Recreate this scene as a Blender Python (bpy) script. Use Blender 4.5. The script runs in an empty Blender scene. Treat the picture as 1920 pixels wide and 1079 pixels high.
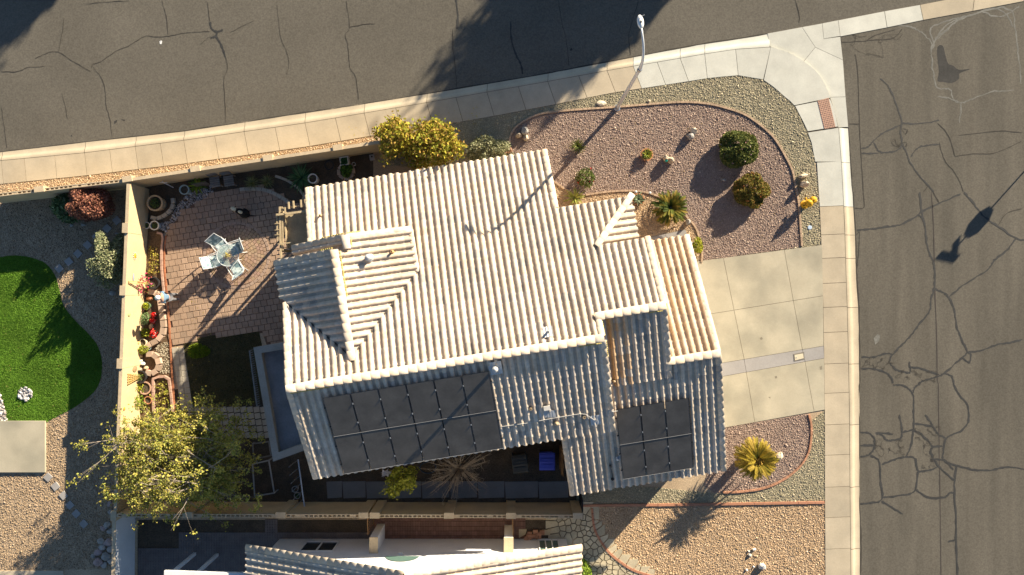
import bpy, bmesh, math, random
import numpy as np
from mathutils import Vector, Matrix
random.seed(7)
rng = np.random.default_rng(7)
SC = bpy.context.scene
COL = SC.collection

# ------------------------------------------------------------------ camera, sky, sun, exposure
S = 0.0252            # metres per photo pixel on the ground
H = 34.72             # drone height
cam = bpy.data.cameras.new('camera'); camo = bpy.data.objects.new('camera', cam); COL.objects.link(camo)
camo.location = (0, 0, H); camo.rotation_euler = (0, 0, 0)
cam.sensor_width = 36.0; cam.lens = 36.0 * (H / S) / 1920.0
cam.clip_end = 3000; SC.camera = camo
SUN_EL = math.radians(18.8); SUN_AZ = math.atan2(0.667, 0.745)
W = bpy.data.worlds.new('World'); SC.world = W; W.use_nodes = True
nt = W.node_tree; nt.nodes.clear()
sky = nt.nodes.new('ShaderNodeTexSky'); sky.sky_type = 'NISHITA'; sky.sun_disc = False
sky.sun_elevation = SUN_EL; sky.sun_rotation = SUN_AZ; sky.air_density = 1.0; sky.dust_density = 0.3; sky.ozone_density = 3.0; sky.altitude = 400
bg = nt.nodes.new('ShaderNodeBackground'); bg.inputs['Strength'].default_value = 0.05
wo = nt.nodes.new('ShaderNodeOutputWorld')
nt.links.new(sky.outputs[0], bg.inputs[0]); nt.links.new(bg.outputs[0], wo.inputs[0])
sl = bpy.data.lights.new('sun', 'SUN'); sl.energy = 5.0; sl.angle = math.radians(0.55); sl.color = (1.0, 0.87, 0.665)
slo = bpy.data.objects.new('sun', sl); COL.objects.link(slo); slo.location = (20, 20, 30)
sd = Vector((math.sin(SUN_AZ) * math.cos(SUN_EL), math.cos(SUN_AZ) * math.cos(SUN_EL), math.sin(SUN_EL)))
slo.rotation_euler = sd.to_track_quat('Z', 'Y').to_euler()
SC.view_settings.view_transform = 'Standard'; SC.view_settings.look = 'None'
SC.view_settings.gamma = 1.0; SC.view_settings.exposure = 1.48; SC.view_settings.use_curve_mapping = False

# ------------------------------------------------------------------ helpers
def P(px, py, z=0.0):
    k = S * (1 - z / H)
    return ((px - 960) * k, (539.5 - py) * k, z)
def PP(pts, z=0.0): return [P(a, b, z) for a, b in pts]
A = math.radians(9.2); CA, SA = math.cos(A), math.sin(A)
def hp(u, v, z=0.0): return (u * CA - v * SA, u * SA + v * CA, z)
ORG = {}
def org(o):
    return ORG.get(o.name, Vector((0, 0, 0))) if o else Vector((0, 0, 0))
def tag(o, label=None, cat=None, group=None, kind=None):
    if label: o['label'] = label
    if cat: o['category'] = cat
    if group: o['group'] = group
    if kind: o['kind'] = kind
    return o
def thing(name, label, cat, loc=(0, 0, 0), group=None):
    o = bpy.data.objects.new(name, None); COL.objects.link(o); o.location = loc
    o.empty_display_size = 0.2
    ORG[o.name] = Vector(loc)
    return tag(o, label, cat, group)
def link(o, parent=None):
    COL.objects.link(o)
    if parent: o.parent = parent
    return o
class MB:
    def __init__(s): s.v = []; s.f = []; s.c = []; s.col = None
    def add(s, vs, fs, col=None):
        n = len(s.v); s.v += [tuple(a) for a in vs]; s.f += [tuple(i + n for i in f) for f in fs]
        s.c += [col or (1, 1, 1)] * len(vs)
        return s
    def box(s, c, d, rz=0, col=None, tilt=None):
        x, y, z = d[0] / 2, d[1] / 2, d[2] / 2
        vs = [Vector((a * x, b * y, e * z)) for e in (-1, 1) for b in (-1, 1) for a in (-1, 1)]
        R = Matrix.Rotation(rz, 3, 'Z')
        if tilt: R = R @ Matrix.Rotation(tilt[1], 3, tilt[0])
        vs = [R @ a + Vector(c) for a in vs]
        return s.add(vs, [(0, 2, 3, 1), (4, 5, 7, 6), (0, 1, 5, 4), (2, 6, 7, 3), (0, 4, 6, 2), (1, 3, 7, 5)], col)
    def beam(s, a, b, w, h=None, col=None):
        a = Vector(a); b = Vector(b); h = h or w; d = (b - a)
        if d.length < 1e-6: return s
        d.normalize()
        up = Vector((0, 0, 1)) if abs(d.z) < .95 else Vector((0, 1, 0))
        x = d.cross(up).normalized() * w / 2; y = x.cross(d).normalized() * h / 2
        vs = [a - x - y, a + x - y, a + x + y, a - x + y, b - x - y, b + x - y, b + x + y, b - x + y]
        return s.add(vs, [(0, 1, 2, 3), (7, 6, 5, 4), (0, 4, 5, 1), (1, 5, 6, 2), (2, 6, 7, 3), (3, 7, 4, 0)], col)
    def prism(s, poly, z0, z1, col=None):
        n = len(poly); vs = [(p[0], p[1], z0) for p in poly] + [(p[0], p[1], z1) for p in poly]
        ar = sum(poly[i][0] * poly[(i + 1) % n][1] - poly[(i + 1) % n][0] * poly[i][1] for i in range(n))
        fs = [tuple(range(n, 2 * n)) if ar > 0 else tuple(range(2 * n - 1, n - 1, -1))]
        for i in range(n):
            j = (i + 1) % n
            fs.append((i, j, n + j, n + i) if ar > 0 else (j, i, n + i, n + j))
        return s.add(vs, fs, col)
    def tube(s, pts, rad, n=6, col=None, cap=True):
        pts = [Vector(p) for p in pts]; m = len(pts)
        if not hasattr(rad, '__len__'): rad = [rad] * m
        vs = []; px = None
        for i, p in enumerate(pts):
            d = (pts[min(i + 1, m - 1)] - pts[max(i - 1, 0)])
            d = d.normalized() if d.length > 1e-9 else Vector((0, 0, 1))
            if px is None:
                px = d.cross(Vector((0, 0, 1)) if abs(d.z) < .9 else Vector((1, 0, 0))).normalized()
            x = (px - d * px.dot(d)); x = x.normalized() if x.length > 1e-6 else px
            px = x; y = d.cross(x)
            for k in range(n):
                t = 2 * math.pi * k / n
                vs.append(p + (x * math.cos(t) + y * math.sin(t)) * rad[i])
        fs = [(i * n + k, i * n + (k + 1) % n, (i + 1) * n + (k + 1) % n, (i + 1) * n + k) for i in range(m - 1) for k in range(n)]
        if cap: fs += [tuple(range(n - 1, -1, -1)), tuple(range((m - 1) * n, m * n))]
        return s.add(vs, fs, col)
    def lathe(s, prof, c, n=16, col=None, close=True, sq=(1, 1)):
        vs = []; m = len(prof)
        for r, z in prof:
            for k in range(n):
                t = 2 * math.pi * k / n
                vs.append((c[0] + r * math.cos(t) * sq[0], c[1] + r * math.sin(t) * sq[1], c[2] + z))
        fs = [(i * n + k, i * n + (k + 1) % n, (i + 1) * n + (k + 1) % n, (i + 1) * n + k) for i in range(m - 1) for k in range(n)]
        if close: fs += [tuple(range(n - 1, -1, -1)), tuple(range((m - 1) * n, m * n))]
        return s.add(vs, fs, col)
    def build(s, name, mat, parent=None, smooth=False, kind=None, origin=None):
        me = bpy.data.meshes.new(name)
        o = bpy.data.objects.new(name, me)
        og = origin if origin is not None else org(parent)
        og = Vector(og)
        a = np.array(s.v, dtype=np.float64).reshape(-1, 3) - np.array(og)
        me.from_pydata(a.tolist(), [], s.f)
        at = me.attributes.new('Col', 'FLOAT_COLOR', 'POINT')
        cc = np.ones((len(s.v), 4), dtype=np.float32); cc[:, :3] = np.array(s.c, dtype=np.float32)
        at.data.foreach_set('color', cc.ravel())
        if mat: me.materials.append(mat)
        if smooth: me.polygons.foreach_set('use_smooth', [True] * len(me.polygons))
        me.validate()
        me.update()
        link(o, parent)
        if parent is None:
            o.location = og
        elif origin is not None:
            o.location = og - org(parent)
        ORG[o.name] = Vector(og)
        if kind: o['kind'] = kind
        return o
def inset(poly, d):
    """shrink a convex-ish polygon by d"""
    n = len(poly); out = []
    ar = sum(poly[i][0] * poly[(i + 1) % n][1] - poly[(i + 1) % n][0] * poly[i][1] for i in range(n))
    sg = 1 if ar > 0 else -1
    for i in range(n):
        p0, p1, p2 = Vector(poly[i - 1][:2]), Vector(poly[i][:2]), Vector(poly[(i + 1) % n][:2])
        e1 = (p1 - p0).normalized(); e2 = (p2 - p1).normalized()
        n1 = Vector((-e1.y, e1.x)) * sg; n2 = Vector((-e2.y, e2.x)) * sg
        b = n1 + n2
        if b.length < 1e-6: b = n1
        b.normalize(); c = max(.4, b.dot(n1))
        q = p1 + b * d / c; out.append((q.x, q.y))
    return out
def sheet(name, poly, z, mat, parent=None, kind='structure', thick=None):
    """flat sheet from a polygon of (x, y) world points, triangulated"""
    from mathutils.geometry import tessellate_polygon
    pts = [Vector((p[0], p[1], 0)) for p in poly]
    tri = tessellate_polygon([pts])
    b = MB(); n = len(pts)
    vs = [(p.x, p.y, z) for p in pts]; fs = []
    for t in tri:
        a, c, d = (pts[i] for i in t)
        fs.append(t if (c - a).cross(d - a).z > 0 else (t[0], t[2], t[1]))
    if thick:
        vs += [(p.x, p.y, z - thick) for p in pts]
        ar = sum(pts[i].x * pts[(i + 1) % n].y - pts[(i + 1) % n].x * pts[i].y for i in range(n))
        for i in range(n):
            j = (i + 1) % n
            fs.append((i + n, j + n, j, i) if ar > 0 else (j + n, i + n, i, j))
    b.add(vs, fs)
    return b.build(name, mat, parent, kind=kind)
def inpoly(x, y, poly):
    ins = np.zeros(len(x), bool); n = len(poly); j = n - 1
    for i in range(n):
        xi, yi = poly[i][:2]; xj, yj = poly[j][:2]
        c = ((yi > y) != (yj > y)) & (x < (xj - xi) * (y - yi) / (yj - yi + 1e-12) + xi)
        ins ^= c; j = i
    return ins
def smooth_px(pts, n=6, closed=False):
    """Catmull-Rom through the points"""
    out = []; m = len(pts)
    for i in range(m if closed else m - 1):
        g = lambda k: pts[k % m] if closed else pts[max(0, min(m - 1, k))]
        p0, p1, p2, p3 = g(i - 1), g(i), g(i + 1), g(i + 2)
        for s_ in range(n):
            t = s_ / n; r = []
            for d in range(2):
                r.append(.5 * (2 * p1[d] + (p2[d] - p0[d]) * t + (2 * p0[d] - 5 * p1[d] + 4 * p2[d] - p3[d]) * t * t + (3 * p1[d] - p0[d] - 3 * p2[d] + p3[d]) * t ** 3))
            out.append(tuple(r))
    if not closed: out.append(tuple(pts[-1]))
    return out

# ------------------------------------------------------------------ materials
MATS = {}
def M(name, col, rough=.85, var=.12, scale=2.0, fine=.1, fscale=30.0, bump=0.0, bscale=60.0, attr=False, orand=0.0,
      spec=.25, metal=0.0, col2=None, thr=None, stretch=None, trans=0.0, alpha=1.0):
    if name in MATS: return MATS[name]
    m = bpy.data.materials.new(name); m.use_nodes = True; t = m.node_tree; N = t.nodes; L = t.links
    b = N['Principled BSDF']
    b.inputs['Roughness'].default_value = rough; b.inputs['Specular IOR Level'].default_value = spec
    b.inputs['Metallic'].default_value = metal
    g = N.new('ShaderNodeNewGeometry'); pos = g.outputs['Position']
    if stretch:
        mp = N.new('ShaderNodeMapping'); mp.inputs['Scale'].default_value = stretch; L.new(pos, mp.inputs['Vector']); spos = mp.outputs[0]
    else: spos = pos
    n1 = N.new('ShaderNodeTexNoise'); n1.inputs['Scale'].default_value = scale; n1.inputs['Detail'].default_value = 5; L.new(spos, n1.inputs['Vector'])
    n2 = N.new('ShaderNodeTexNoise'); n2.inputs['Scale'].default_value = fscale; n2.inputs['Detail'].default_value = 3; L.new(pos, n2.inputs['Vector'])
    def rng_(src, lo, hi, a=.25, c=.75):
        r = N.new('ShaderNodeMapRange'); r.inputs['From Min'].default_value = a; r.inputs['From Max'].default_value = c
        r.inputs['To Min'].default_value = lo; r.inputs['To Max'].default_value = hi; L.new(src, r.inputs['Value']); return r.outputs[0]
    def mul(x, y):
        k = N.new('ShaderNodeMath'); k.operation = 'MULTIPLY'
        for i, w in enumerate((x, y)):
            if isinstance(w, (int, float)): k.inputs[i].default_value = w
            else: L.new(w, k.inputs[i])
        return k.outputs[0]
    f = mul(rng_(n1.outputs[0], 1 - var, 1 + var), rng_(n2.outputs[0], 1 - fine, 1 + fine))
    if orand:
        oi = N.new('ShaderNodeObjectInfo')
        f = mul(f, rng_(oi.outputs['Random'], 1 - orand, 1 + orand, 0, 1))
    if col2:
        mx = N.new('ShaderNodeMix'); mx.data_type = 'RGBA'
        mx.inputs['A'].default_value = (*col, 1); mx.inputs['B'].default_value = (*col2, 1)
        n3 = N.new('ShaderNodeTexNoise'); n3.inputs['Scale'].default_value = scale * .6; n3.inputs['Detail'].default_value = 6
        L.new(spos, n3.inputs['Vector'])
        a, c = thr or (.4, .6)
        L.new(rng_(n3.outputs[0], 0, 1, a, c), mx.inputs['Factor']); base = mx.outputs['Result']
    else:
        rgb = N.new('ShaderNodeRGB'); rgb.outputs[0].default_value = (*col, 1); base = rgb.outputs[0]
    if attr:
        an = N.new('ShaderNodeAttribute'); an.attribute_name = 'Col'
        mm = N.new('ShaderNodeMix'); mm.data_type = 'RGBA'; mm.blend_type = 'MULTIPLY'; mm.inputs['Factor'].default_value = 1
        L.new(base, mm.inputs['A']); L.new(an.outputs['Color'], mm.inputs['B']); base = mm.outputs['Result']
    vm = N.new('ShaderNodeVectorMath'); vm.operation = 'SCALE'; L.new(base, vm.inputs[0]); L.new(f, vm.inputs['Scale'])
    L.new(vm.outputs[0], b.inputs['Base Color'])
    if bump:
        nb = N.new('ShaderNodeTexNoise'); nb.inputs['Scale'].default_value = bscale; nb.inputs['Detail'].default_value = 4; L.new(pos, nb.inputs['Vector'])
        bp = N.new('ShaderNodeBump'); bp.inputs['Strength'].default_value = bump; bp.inputs['Distance'].default_value = .02
        L.new(nb.outputs[0], bp.inputs['Height']); L.new(bp.outputs[0], b.inputs['Normal'])
    if trans:
        tr = N.new('ShaderNodeBsdfTranslucent'); L.new(vm.outputs[0], tr.inputs['Color'])
        ms = N.new('ShaderNodeMixShader'); ms.inputs[0].default_value = trans
        L.new(b.outputs[0], ms.inputs[1]); L.new(tr.outputs[0], ms.inputs[2])
        L.new(ms.outputs[0], N['Material Output'].inputs['Surface'])
    if alpha < 1: b.inputs['Alpha'].default_value = alpha
    MATS[name] = m
    return m
asphalt = M('asphalt', (.131, .118, .096), .95, .10, .35, .22, 14, .5, 60, spec=.15, col2=(.113, .102, .083), thr=(.35, .7))
asphalt_e = M('asphalt_worn', (.130, .116, .093), .95, .14, .5, .20, 14, .5, 60, spec=.15, col2=(.105, .095, .077), thr=(.35, .68), stretch=(3.0, .35, 1))
seal = M('crack_sealant', (.042, .041, .039), .7, .2, 3, .2, 20, spec=.3)
hair = M('crack_dark', (.058, .052, .043), .95, .2, 3, .2, 20)
alkali = M('mineral_stain', (.17, .165, .145), .95, .25, 2, .2, 10)
oilst = M('oil_stain', (.045, .043, .040), .9, .2, 2, .2, 10)
conc_old = M('concrete_tan', (.47, .395, .285), .9, .10, 1.2, .06, 18, .15, 80, orand=.06, col2=(.40, .34, .25), thr=(.4, .75))
conc_new = M('concrete_pale', (.53, .52, .455), .9, .08, 1.5, .05, 18, .15, 80, orand=.05, col2=(.47, .465, .41), thr=(.4, .8))
conc_drv = M('concrete_driveway', (.45, .40, .295), .85, .12, .8, .05, 18, .12, 80, orand=.04, col2=(.33, .30, .225), thr=(.42, .64))
conc_grey = M('concrete_grey', (.33, .31, .29), .9, .10, 1.2, .06, 18, .15, 80, orand=.05)
joint = M('joint_fill', (.11, .09, .065), .95, .2, 5)
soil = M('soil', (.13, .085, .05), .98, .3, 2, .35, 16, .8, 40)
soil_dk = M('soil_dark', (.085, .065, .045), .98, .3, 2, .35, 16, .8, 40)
dg = M('granite_base', (.43, .325, .215), .98, .15, 1, .3, 20, .8, 50)
dg_green = M('granite_base_green', (.31, .275, .19), .98, .15, 1, .3, 20, .8, 50)
dg_purple = M('granite_base_purple', (.33, .25, .205), .98, .15, 1, .3, 20, .8, 50)
stone = M('gravel_stone', (1, 1, 1), .95, .05, 3, .08, 40, attr=True)
rock = M('rock', (.50, .41, .30), .95, .25, 5, .2, 25, .6, 18, orand=.12)
rock_gy = M('rock_grey', (.33, .31, .28), .95, .25, 5, .2, 25, .6, 18, orand=.12)
brick = M('edging_brick', (.42, .215, .13), .9, .18, 6, .15, 30, .3, 50, orand=.15)
brick_pk = M('edging_pink', (.43, .28, .215), .9, .15, 6, .15, 30, .3, 50, orand=.12)
paver_m = M('paver', (.375, .262, .185), .92, .10, 2.5, .12, 30, .35, 60, orand=.10, attr=True)
pav_gy = M('paver_pale', (.40, .36, .29), .92, .12, 2.5, .12, 30, .3, 60, orand=.08)
sand = M('joint_sand', (.16, .105, .075), .98, .2, 4)
blockm = M('wall_block', (.62, .47, .265), .92, .08, 1.5, .06, 14, .25, 40, col2=(.55, .42, .25))
blockt = M('wall_top', (.52, .41, .27), .92, .12, 3, .1, 14, .25, 40)
whitew = M('white_stucco', (.68, .69, .70), .92, .05, 1.5, .05, 14, .2, 50)
stucco = M('tan_stucco', (.50, .40, .29), .92, .08, 1.5, .06, 14, .3, 60)
stucco_g = M('grey_stucco', (.34, .30, .25), .92, .12, 1.5, .1, 14, .3, 60)
flatroof = M('flat_roof', (.21, .21, .215), .85, .25, 1.2, .1, 14)
fascia = M('fascia', (.42, .34, .25), .85, .08, 3)
wood = M('weathered_wood', (.42, .33, .20), .85, .2, 5, .15, 40, .2, 40, stretch=(1, 1, 6), orand=.1)
wood_br = M('stained_wood', (.25, .135, .055), .8, .2, 5, .15, 40, .2, 40, orand=.1)
wood_gy = M('grey_wood', (.20, .185, .165), .9, .2, 5, .15, 40, .2, 40, orand=.1)
bark = M('bark', (.30, .245, .19), .95, .2, 8, .2, 40, .4, 30)
bark_pale = M('bark_pale', (.36, .30, .24), .95, .2, 8, .2, 40, .4, 30)
leaf = M('leaf', (1, 1, 1), .75, .08, 3, .08, 30, attr=True, trans=.22, spec=.2)
petal = M('petal', (1, 1, 1), .7, .05, 3, .05, 30, attr=True, trans=.2)
galv = M('galvanised_steel', (.46, .48, .50), .45, .06, 6, .05, 30, metal=.75)
white_m = M('white_metal', (.72, .72, .70), .5, .05, 6, .03, 30)
black_m = M('black_metal', (.025, .025, .027), .5, .1, 6)
black_pl = M('black_plastic', (.03, .03, .032), .55, .1, 6)
blue_pl = M('blue_plastic', (.045, .07, .42), .5, .06, 4, .04, 30)
yellow_p = M('yellow_paint', (.62, .34, .02), .55, .08, 8)
yellow_f = M('yellow_foam', (.72, .58, .20), .9, .1, 8)
terra = M('terracotta', (.45, .20, .10), .9, .12, 6, .1, 30)
white_c = M('white_ceramic', (.68, .66, .60), .5, .06, 6)
blue_c = M('pale_blue_ceramic', (.36, .46, .46), .5, .1, 6)
tan_c = M('tan_ceramic', (.42, .32, .20), .7, .12, 6)
green_m = M('dark_green', (.03, .10, .05), .6, .15, 6)
teal = M('teal_glaze', (.02, .30, .24), .4, .1, 6)
grey_c = M('grey_stone_ware', (.35, .34, .32), .9, .15, 6)
windowg = M('window_glass', (.03, .04, .045), .08, .1, 1, .02, 10, spec=.6)
windowg2 = M('window_glass_green', (.10, .17, .15), .12, .1, 1, .02, 10, spec=.6)
conduit_m = M('conduit', (.55, .53, .49), .5, .05, 6)
flashing = M('flashing', (.50, .50, .49), .55, .15, 6, metal=.1)
tactile_m = M('tactile_red', (.42, .26, .19), .85, .1, 4)
turf_b = M('turf_base', (.09, .19, .02), .95, .2, 1.0, .2, 20)
# ================================================================== SETTING
sheet('ground', [(-300, -300), (300, -300), (300, 300), (-300, 300)], -.30, M('desert_ground', (.22, .17, .115), .98, .2, .3, .2, 5))
# ---- lines traced along the corner (photo pixels, all on the ground)
ROADN = [(-400, 336), (-200, 310), (0, 284), (160, 265), (343, 245), (567, 211), (640, 200), (853, 166), (1023, 137), (1133, 116), (1280, 88), (1440, 62), (1573, 37), (1773, 0), (1960, -36), (2400, -120)]
CURBN = [(-400, 355), (-200, 329), (0, 302), (160, 287), (343, 264), (567, 232), (640, 220), (800, 193), (1023, 154), (1133, 134), (1280, 109), (1320, 102), (1380, 93), (1445, 89)]
WALKN = [(-400, 398), (-200, 372), (0, 346), (160, 330), (343, 308), (567, 277), (640, 265), (687, 257), (847, 232), (918, 220), (1033, 198), (1147, 175), (1280, 155), (1330, 147), (1383, 142), (1431, 150)]
CURBC = [(1445, 89), (1480, 100), (1513, 120), (1537, 143), (1553, 173), (1563, 203), (1572, 239), (1577, 305), (1580, 360)]
WALKC = [(1431, 150), (1452, 165), (1470, 181), (1488, 198), (1510, 240), (1520, 267), (1527, 303)]
ROADE = [(1577, 68), (1587, 181), (1592, 238), (1597, 330), (1600, 360), (1605, 443), (1607, 527), (1612, 593), (1613, 720), (1614, 800), (1614, 1079), (1614, 1500)]
CURBE = [(1577, 305), (1580, 360), (1583, 420), (1585, 493), (1588, 577), (1590, 660), (1592, 760), (1593, 900), (1595, 1079), (1596, 1500)]
WALKE = [(1531, 305), (1535, 360), (1538, 420), (1541, 500), (1543, 577), (1545, 700), (1546, 800), (1546, 900), (1547, 1079), (1547, 1500)]
def ix(poly, x):
    for (a, b), (c, d) in zip(poly, poly[1:]):
        if a <= x <= c: return b + (d - b) * (x - a) / (c - a)
    return poly[-1][1] if x > poly[-1][0] else poly[0][1]
def iy(poly, y):
    for (a, b), (c, d) in zip(poly, poly[1:]):
        if b <= y <= d: return a + (c - a) * (y - b) / (d - b)
    return poly[-1][0]
ZR = -.10
# roads
north = sheet('north_road', PP([(p[0], p[1] + 2) for p in ROADN] + [(2400, -1500), (-400, -1500)]), ZR, asphalt)
gut_lo = [(1577, 68), (1665, 51), (1733, 37), (1920, 2), (2000, -13), (2400, -90)]
east = sheet('east_road', PP([(p[0] - 2, p[1]) for p in ROADE][::-1] + [(1577, 66)] + [(p[0], p[1] - 2) for p in gut_lo[1:]] + [(2400, 1500)]), ZR + .004, asphalt_e)
# valley gutter panels across the east road
gut_hi = [(1573, 37), (1660, 20), (1727, 8), (1830, -12), (1930, -30), (2050, -54)]
gl = [(1577, 68), (1665, 51), (1733, 37), (1826, 20), (1930, 0), (2050, -24)]
vg = sheet('valley_gutter', PP(gut_hi + gl[::-1]), ZR + .006, joint)
for i in range(5):
    q = PP([gut_hi[i], gut_hi[i + 1], gl[i + 1], gl[i]])
    MB().prism(inset(q, .012), ZR, ZR + .022).build('gutter_panel', conc_new if i < 2 else conc_old, vg)
# corner apron
ap = sheet('corner_apron', PP([(1440, 62), (1573, 37), (1577, 68), (1587, 181), (1592, 238), (1572, 240), (1563, 203), (1553, 173), (1537, 143), (1513, 120), (1480, 100), (1445, 89)]), ZR + .006, joint)
for q in ([(1440, 62), (1505, 50), (1530, 88), (1508, 115), (1480, 98), (1445, 87)],
          [(1505, 50), (1543, 43), (1546, 72), (1577, 68), (1582, 112), (1530, 88)],
          [(1543, 43), (1573, 37), (1577, 67), (1546, 72)],
          [(1530, 88), (1582, 112), (1587, 181), (1555, 182), (1537, 143), (1508, 115)],
          [(1555, 182), (1587, 181), (1592, 238), (1572, 239), (1563, 203)]):
    MB().prism(inset(PP(q), .008), ZR, ZR + .024).build('apron_panel', conc_new, ap)
# ---- sidewalk base and slabs
walk = sheet('sidewalk', PP(CURBN + CURBC[1:] + CURBE[2:] + WALKE[::-1] + WALKC[::-1] + WALKN[:-1][::-1]), .004, joint, thick=.2)
def slab(q, mat, nm='sidewalk_slab', z0=-.02, z1=.030, gap=.010):
    return MB().prism(inset(q, gap), z0, z1).build(nm, mat, walk)
JX = [-380, -320, -265, -205, -150, -100, -50, 3, 46, 103, 159, 206, 254, 301, 345, 403, 458, 516, 572, 629, 683, 742, 800, 855, 913, 972, 1027, 1085, 1138, 1187, 1232, 1275, 1321, 1379, 1445]
for a, b in zip(JX, JX[1:]):
    da = 4 + 12 * max(0, min(1, (a - 100) / 1000)) if a < 1300 else (5 if a < 1390 else -14)
    db = 4 + 12 * max(0, min(1, (b - 100) / 1000)) if b < 1300 else (5 if b < 1390 else -14)
    mid = (a + b) / 2
    q = [(a, ix(CURBN, a)), (mid, ix(CURBN, mid)), (b, ix(CURBN, b)), (b + db, ix(WALKN, b + db)), (mid + (da + db) / 2, ix(WALKN, mid + (da + db) / 2)), (a + da, ix(WALKN, a + da))]
    slab(PP(q), conc_new if a >= 1180 else conc_old)
cc = smooth_px(CURBC[:5], 4); wc = smooth_px(WALKC[:4], 4)
def strip(qa, qb, mat, nm='sidewalk_slab'):
    """one slab with curved sides, built as a single mesh"""
    b = MB(); n = len(qa)
    A_ = PP(qa); B_ = PP(qb)
    vs = []
    for p, q in zip(A_, B_):
        vs += [(p[0], p[1], .030), (q[0], q[1], .030), (p[0], p[1], -.06), (q[0], q[1], -.06)]
    fs = []
    for i in range(n - 1):
        j = 4 * i; k = j + 4
        fs += [(j, j + 1, k + 1, k), (j, k, k + 2, j + 2), (j + 1, j + 3, k + 3, k + 1)]
    fs += [(0, 2, 3, 1), (4 * n - 4, 4 * n - 3, 4 * n - 1, 4 * n - 2)]
    b.add(vs, [f[::-1] for f in fs])
    return b.build(nm, mat, walk)
def resamp(pts, n):
    d = [0]
    for p, q in zip(pts, pts[1:]): d.append(d[-1] + math.hypot(p[0] - q[0], p[1] - q[1]))
    out = []
    for i in range(n):
        t = d[-1] * i / (n - 1); k = 0
        while k < len(d) - 2 and d[k + 1] < t: k += 1
        f = (t - d[k]) / (d[k + 1] - d[k] + 1e-9)
        out.append((pts[k][0] + (pts[k + 1][0] - pts[k][0]) * f, pts[k][1] + (pts[k + 1][1] - pts[k][1]) * f))
    return out
CP = smooth_px(CURBC[:6], 5); WP = smooth_px(WALKC, 5)
# big curved panel, ramp panel, lower panel
def cut(pts, t0, t1, n):
    r = resamp(pts, 201); return resamp(r[int(t0 * 200):int(t1 * 200) + 1], n)
c1 = [p for p in CP if p[1] <= 184]; w1 = [p for p in WP if p[1] <= 197]
strip(resamp(c1 + [(1556, 184)], 14), resamp([(1432, 151)] + w1[1:] + [(1489, 198)], 14), conc_new)
ramp_q = [(1556, 186), (1563, 203), (1571, 238), (1514, 247), (1507, 232), (1490, 199)]
slab(PP(ramp_q), conc_new)
slab(PP([(1572, 240), (1577, 304), (1528, 304), (1521, 268), (1514, 249)]), conc_new)
JY = [305, 388, 441, 485, 532, 577, 624, 683, 738, 797, 854, 914, 971, 1030, 1090, 1150, 1210]
for a, b in zip(JY, JY[1:]):
    q = [(iy(CURBE, a), a - 2), (iy(CURBE, b), b - 2), (iy(WALKE, b), b), (iy(WALKE, a), a)]
    slab(PP(q), conc_new if a < 388 else conc_old)
# tactile plate on the ramp: a plate with rows of domes
tp = PP([(1532, 190), (1553, 184), (1566, 239), (1545, 243)])
tac = thing('tactile_plate', 'brick red tactile warning plate set in the corner sidewalk ramp', 'tactile plate', (tp[0][0], tp[0][1], .03))
MB().prism(tp, .031, .040).build('plate', tactile_m, tac)
b = MB()
for i in range(7):
    for j in range(16):
        s_, t_ = (i + .5) / 7, (j + .5) / 16
        x = (tp[0][0] * (1 - s_) + tp[1][0] * s_) * (1 - t_) + (tp[3][0] * (1 - s_) + tp[2][0] * s_) * t_
        y = (tp[0][1] * (1 - s_) + tp[1][1] * s_) * (1 - t_) + (tp[3][1] * (1 - s_) + tp[2][1] * s_) * t_
        b.lathe([(.026, 0), (.018, .012), (.004, .014)], (x, y, .040), 6)
b.build('dome_field', tactile_m, tac, kind='stuff')
# ---- rolled curb, one child per cast length
curb = sheet('curb', PP([(p[0], p[1]) for p in ROADN[:11]] + [(1440, 62), (1445, 89)] + CURBN[:-1][::-1]), ZR + .003, joint)
PROF = [(0, ZR + .004), (.10, ZR + .012), (.42, ZR + .020), (.58, -.035), (.72, .012), (.86, .030), (.985, .032)]
def curb_seg(fa, fb, t0, t1, mat, parent, g=.004):
    b = MB(); n = 5; vs = []; m = len(PROF)
    for i in range(n):
        t = t0 + (t1 - t0) * i / (n - 1)
        a = fa(t); c = fb(t)
        for w, z in PROF:
            p = P(a[0] + (c[0] - a[0]) * w, a[1] + (c[1] - a[1]) * w); vs.append((p[0], p[1], z))
    fs = [(i * m + k, i * m + k + 1, (i + 1) * m + k + 1, (i + 1) * m + k) for i in range(n - 1) for k in range(m - 1)]
    b.add(vs, fs); o = b.build('curb_length', mat, parent, smooth=True)
    return o
CX = [-380, -265, -150, -50, 3, 159, 254, 345, 458, 572, 683, 800, 913, 1027, 1138, 1187, 1275, 1321, 1443]
for a, b_ in zip(CX, CX[1:]):
    e = 1.0
    fa = lambda t: (t - 1 + min(3, 3 * max(0, t) / 1400), ix(ROADN, t))
    fb = lambda t: (t, ix(CURBN, t))
    curb_seg(fa, fb, a + e * .35, b_ - e * .35, conc_new if a >= 1180 else conc_old, curb)
curbe = sheet('east_curb', PP([(iy(ROADE, y), y) for y in range(240, 1240, 40)] + [(iy(CURBE, y) if y >= 305 else 1572 + (y - 240) * 5 / 65, y) for y in range(1200, 239, -40)]), ZR + .005, joint)
CY = [240, 305, 388, 441, 485, 577, 683, 797, 914, 1030, 1150, 1210]
for a, b_ in zip(CY, CY[1:]):
    fa = lambda t: (iy(ROADE, t), t)
    fb = lambda t: ((iy(CURBE, t) if t >= 305 else 1572 + (t - 240) * 5 / 65), t)
    curb_seg(fb, fa, a + .4, b_ - .4, conc_new if a < 388 else conc_old, curbe) if False else curb_seg(fa, fb, a + .4, b_ - .4, conc_new if a < 388 else conc_old, curbe)

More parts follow.
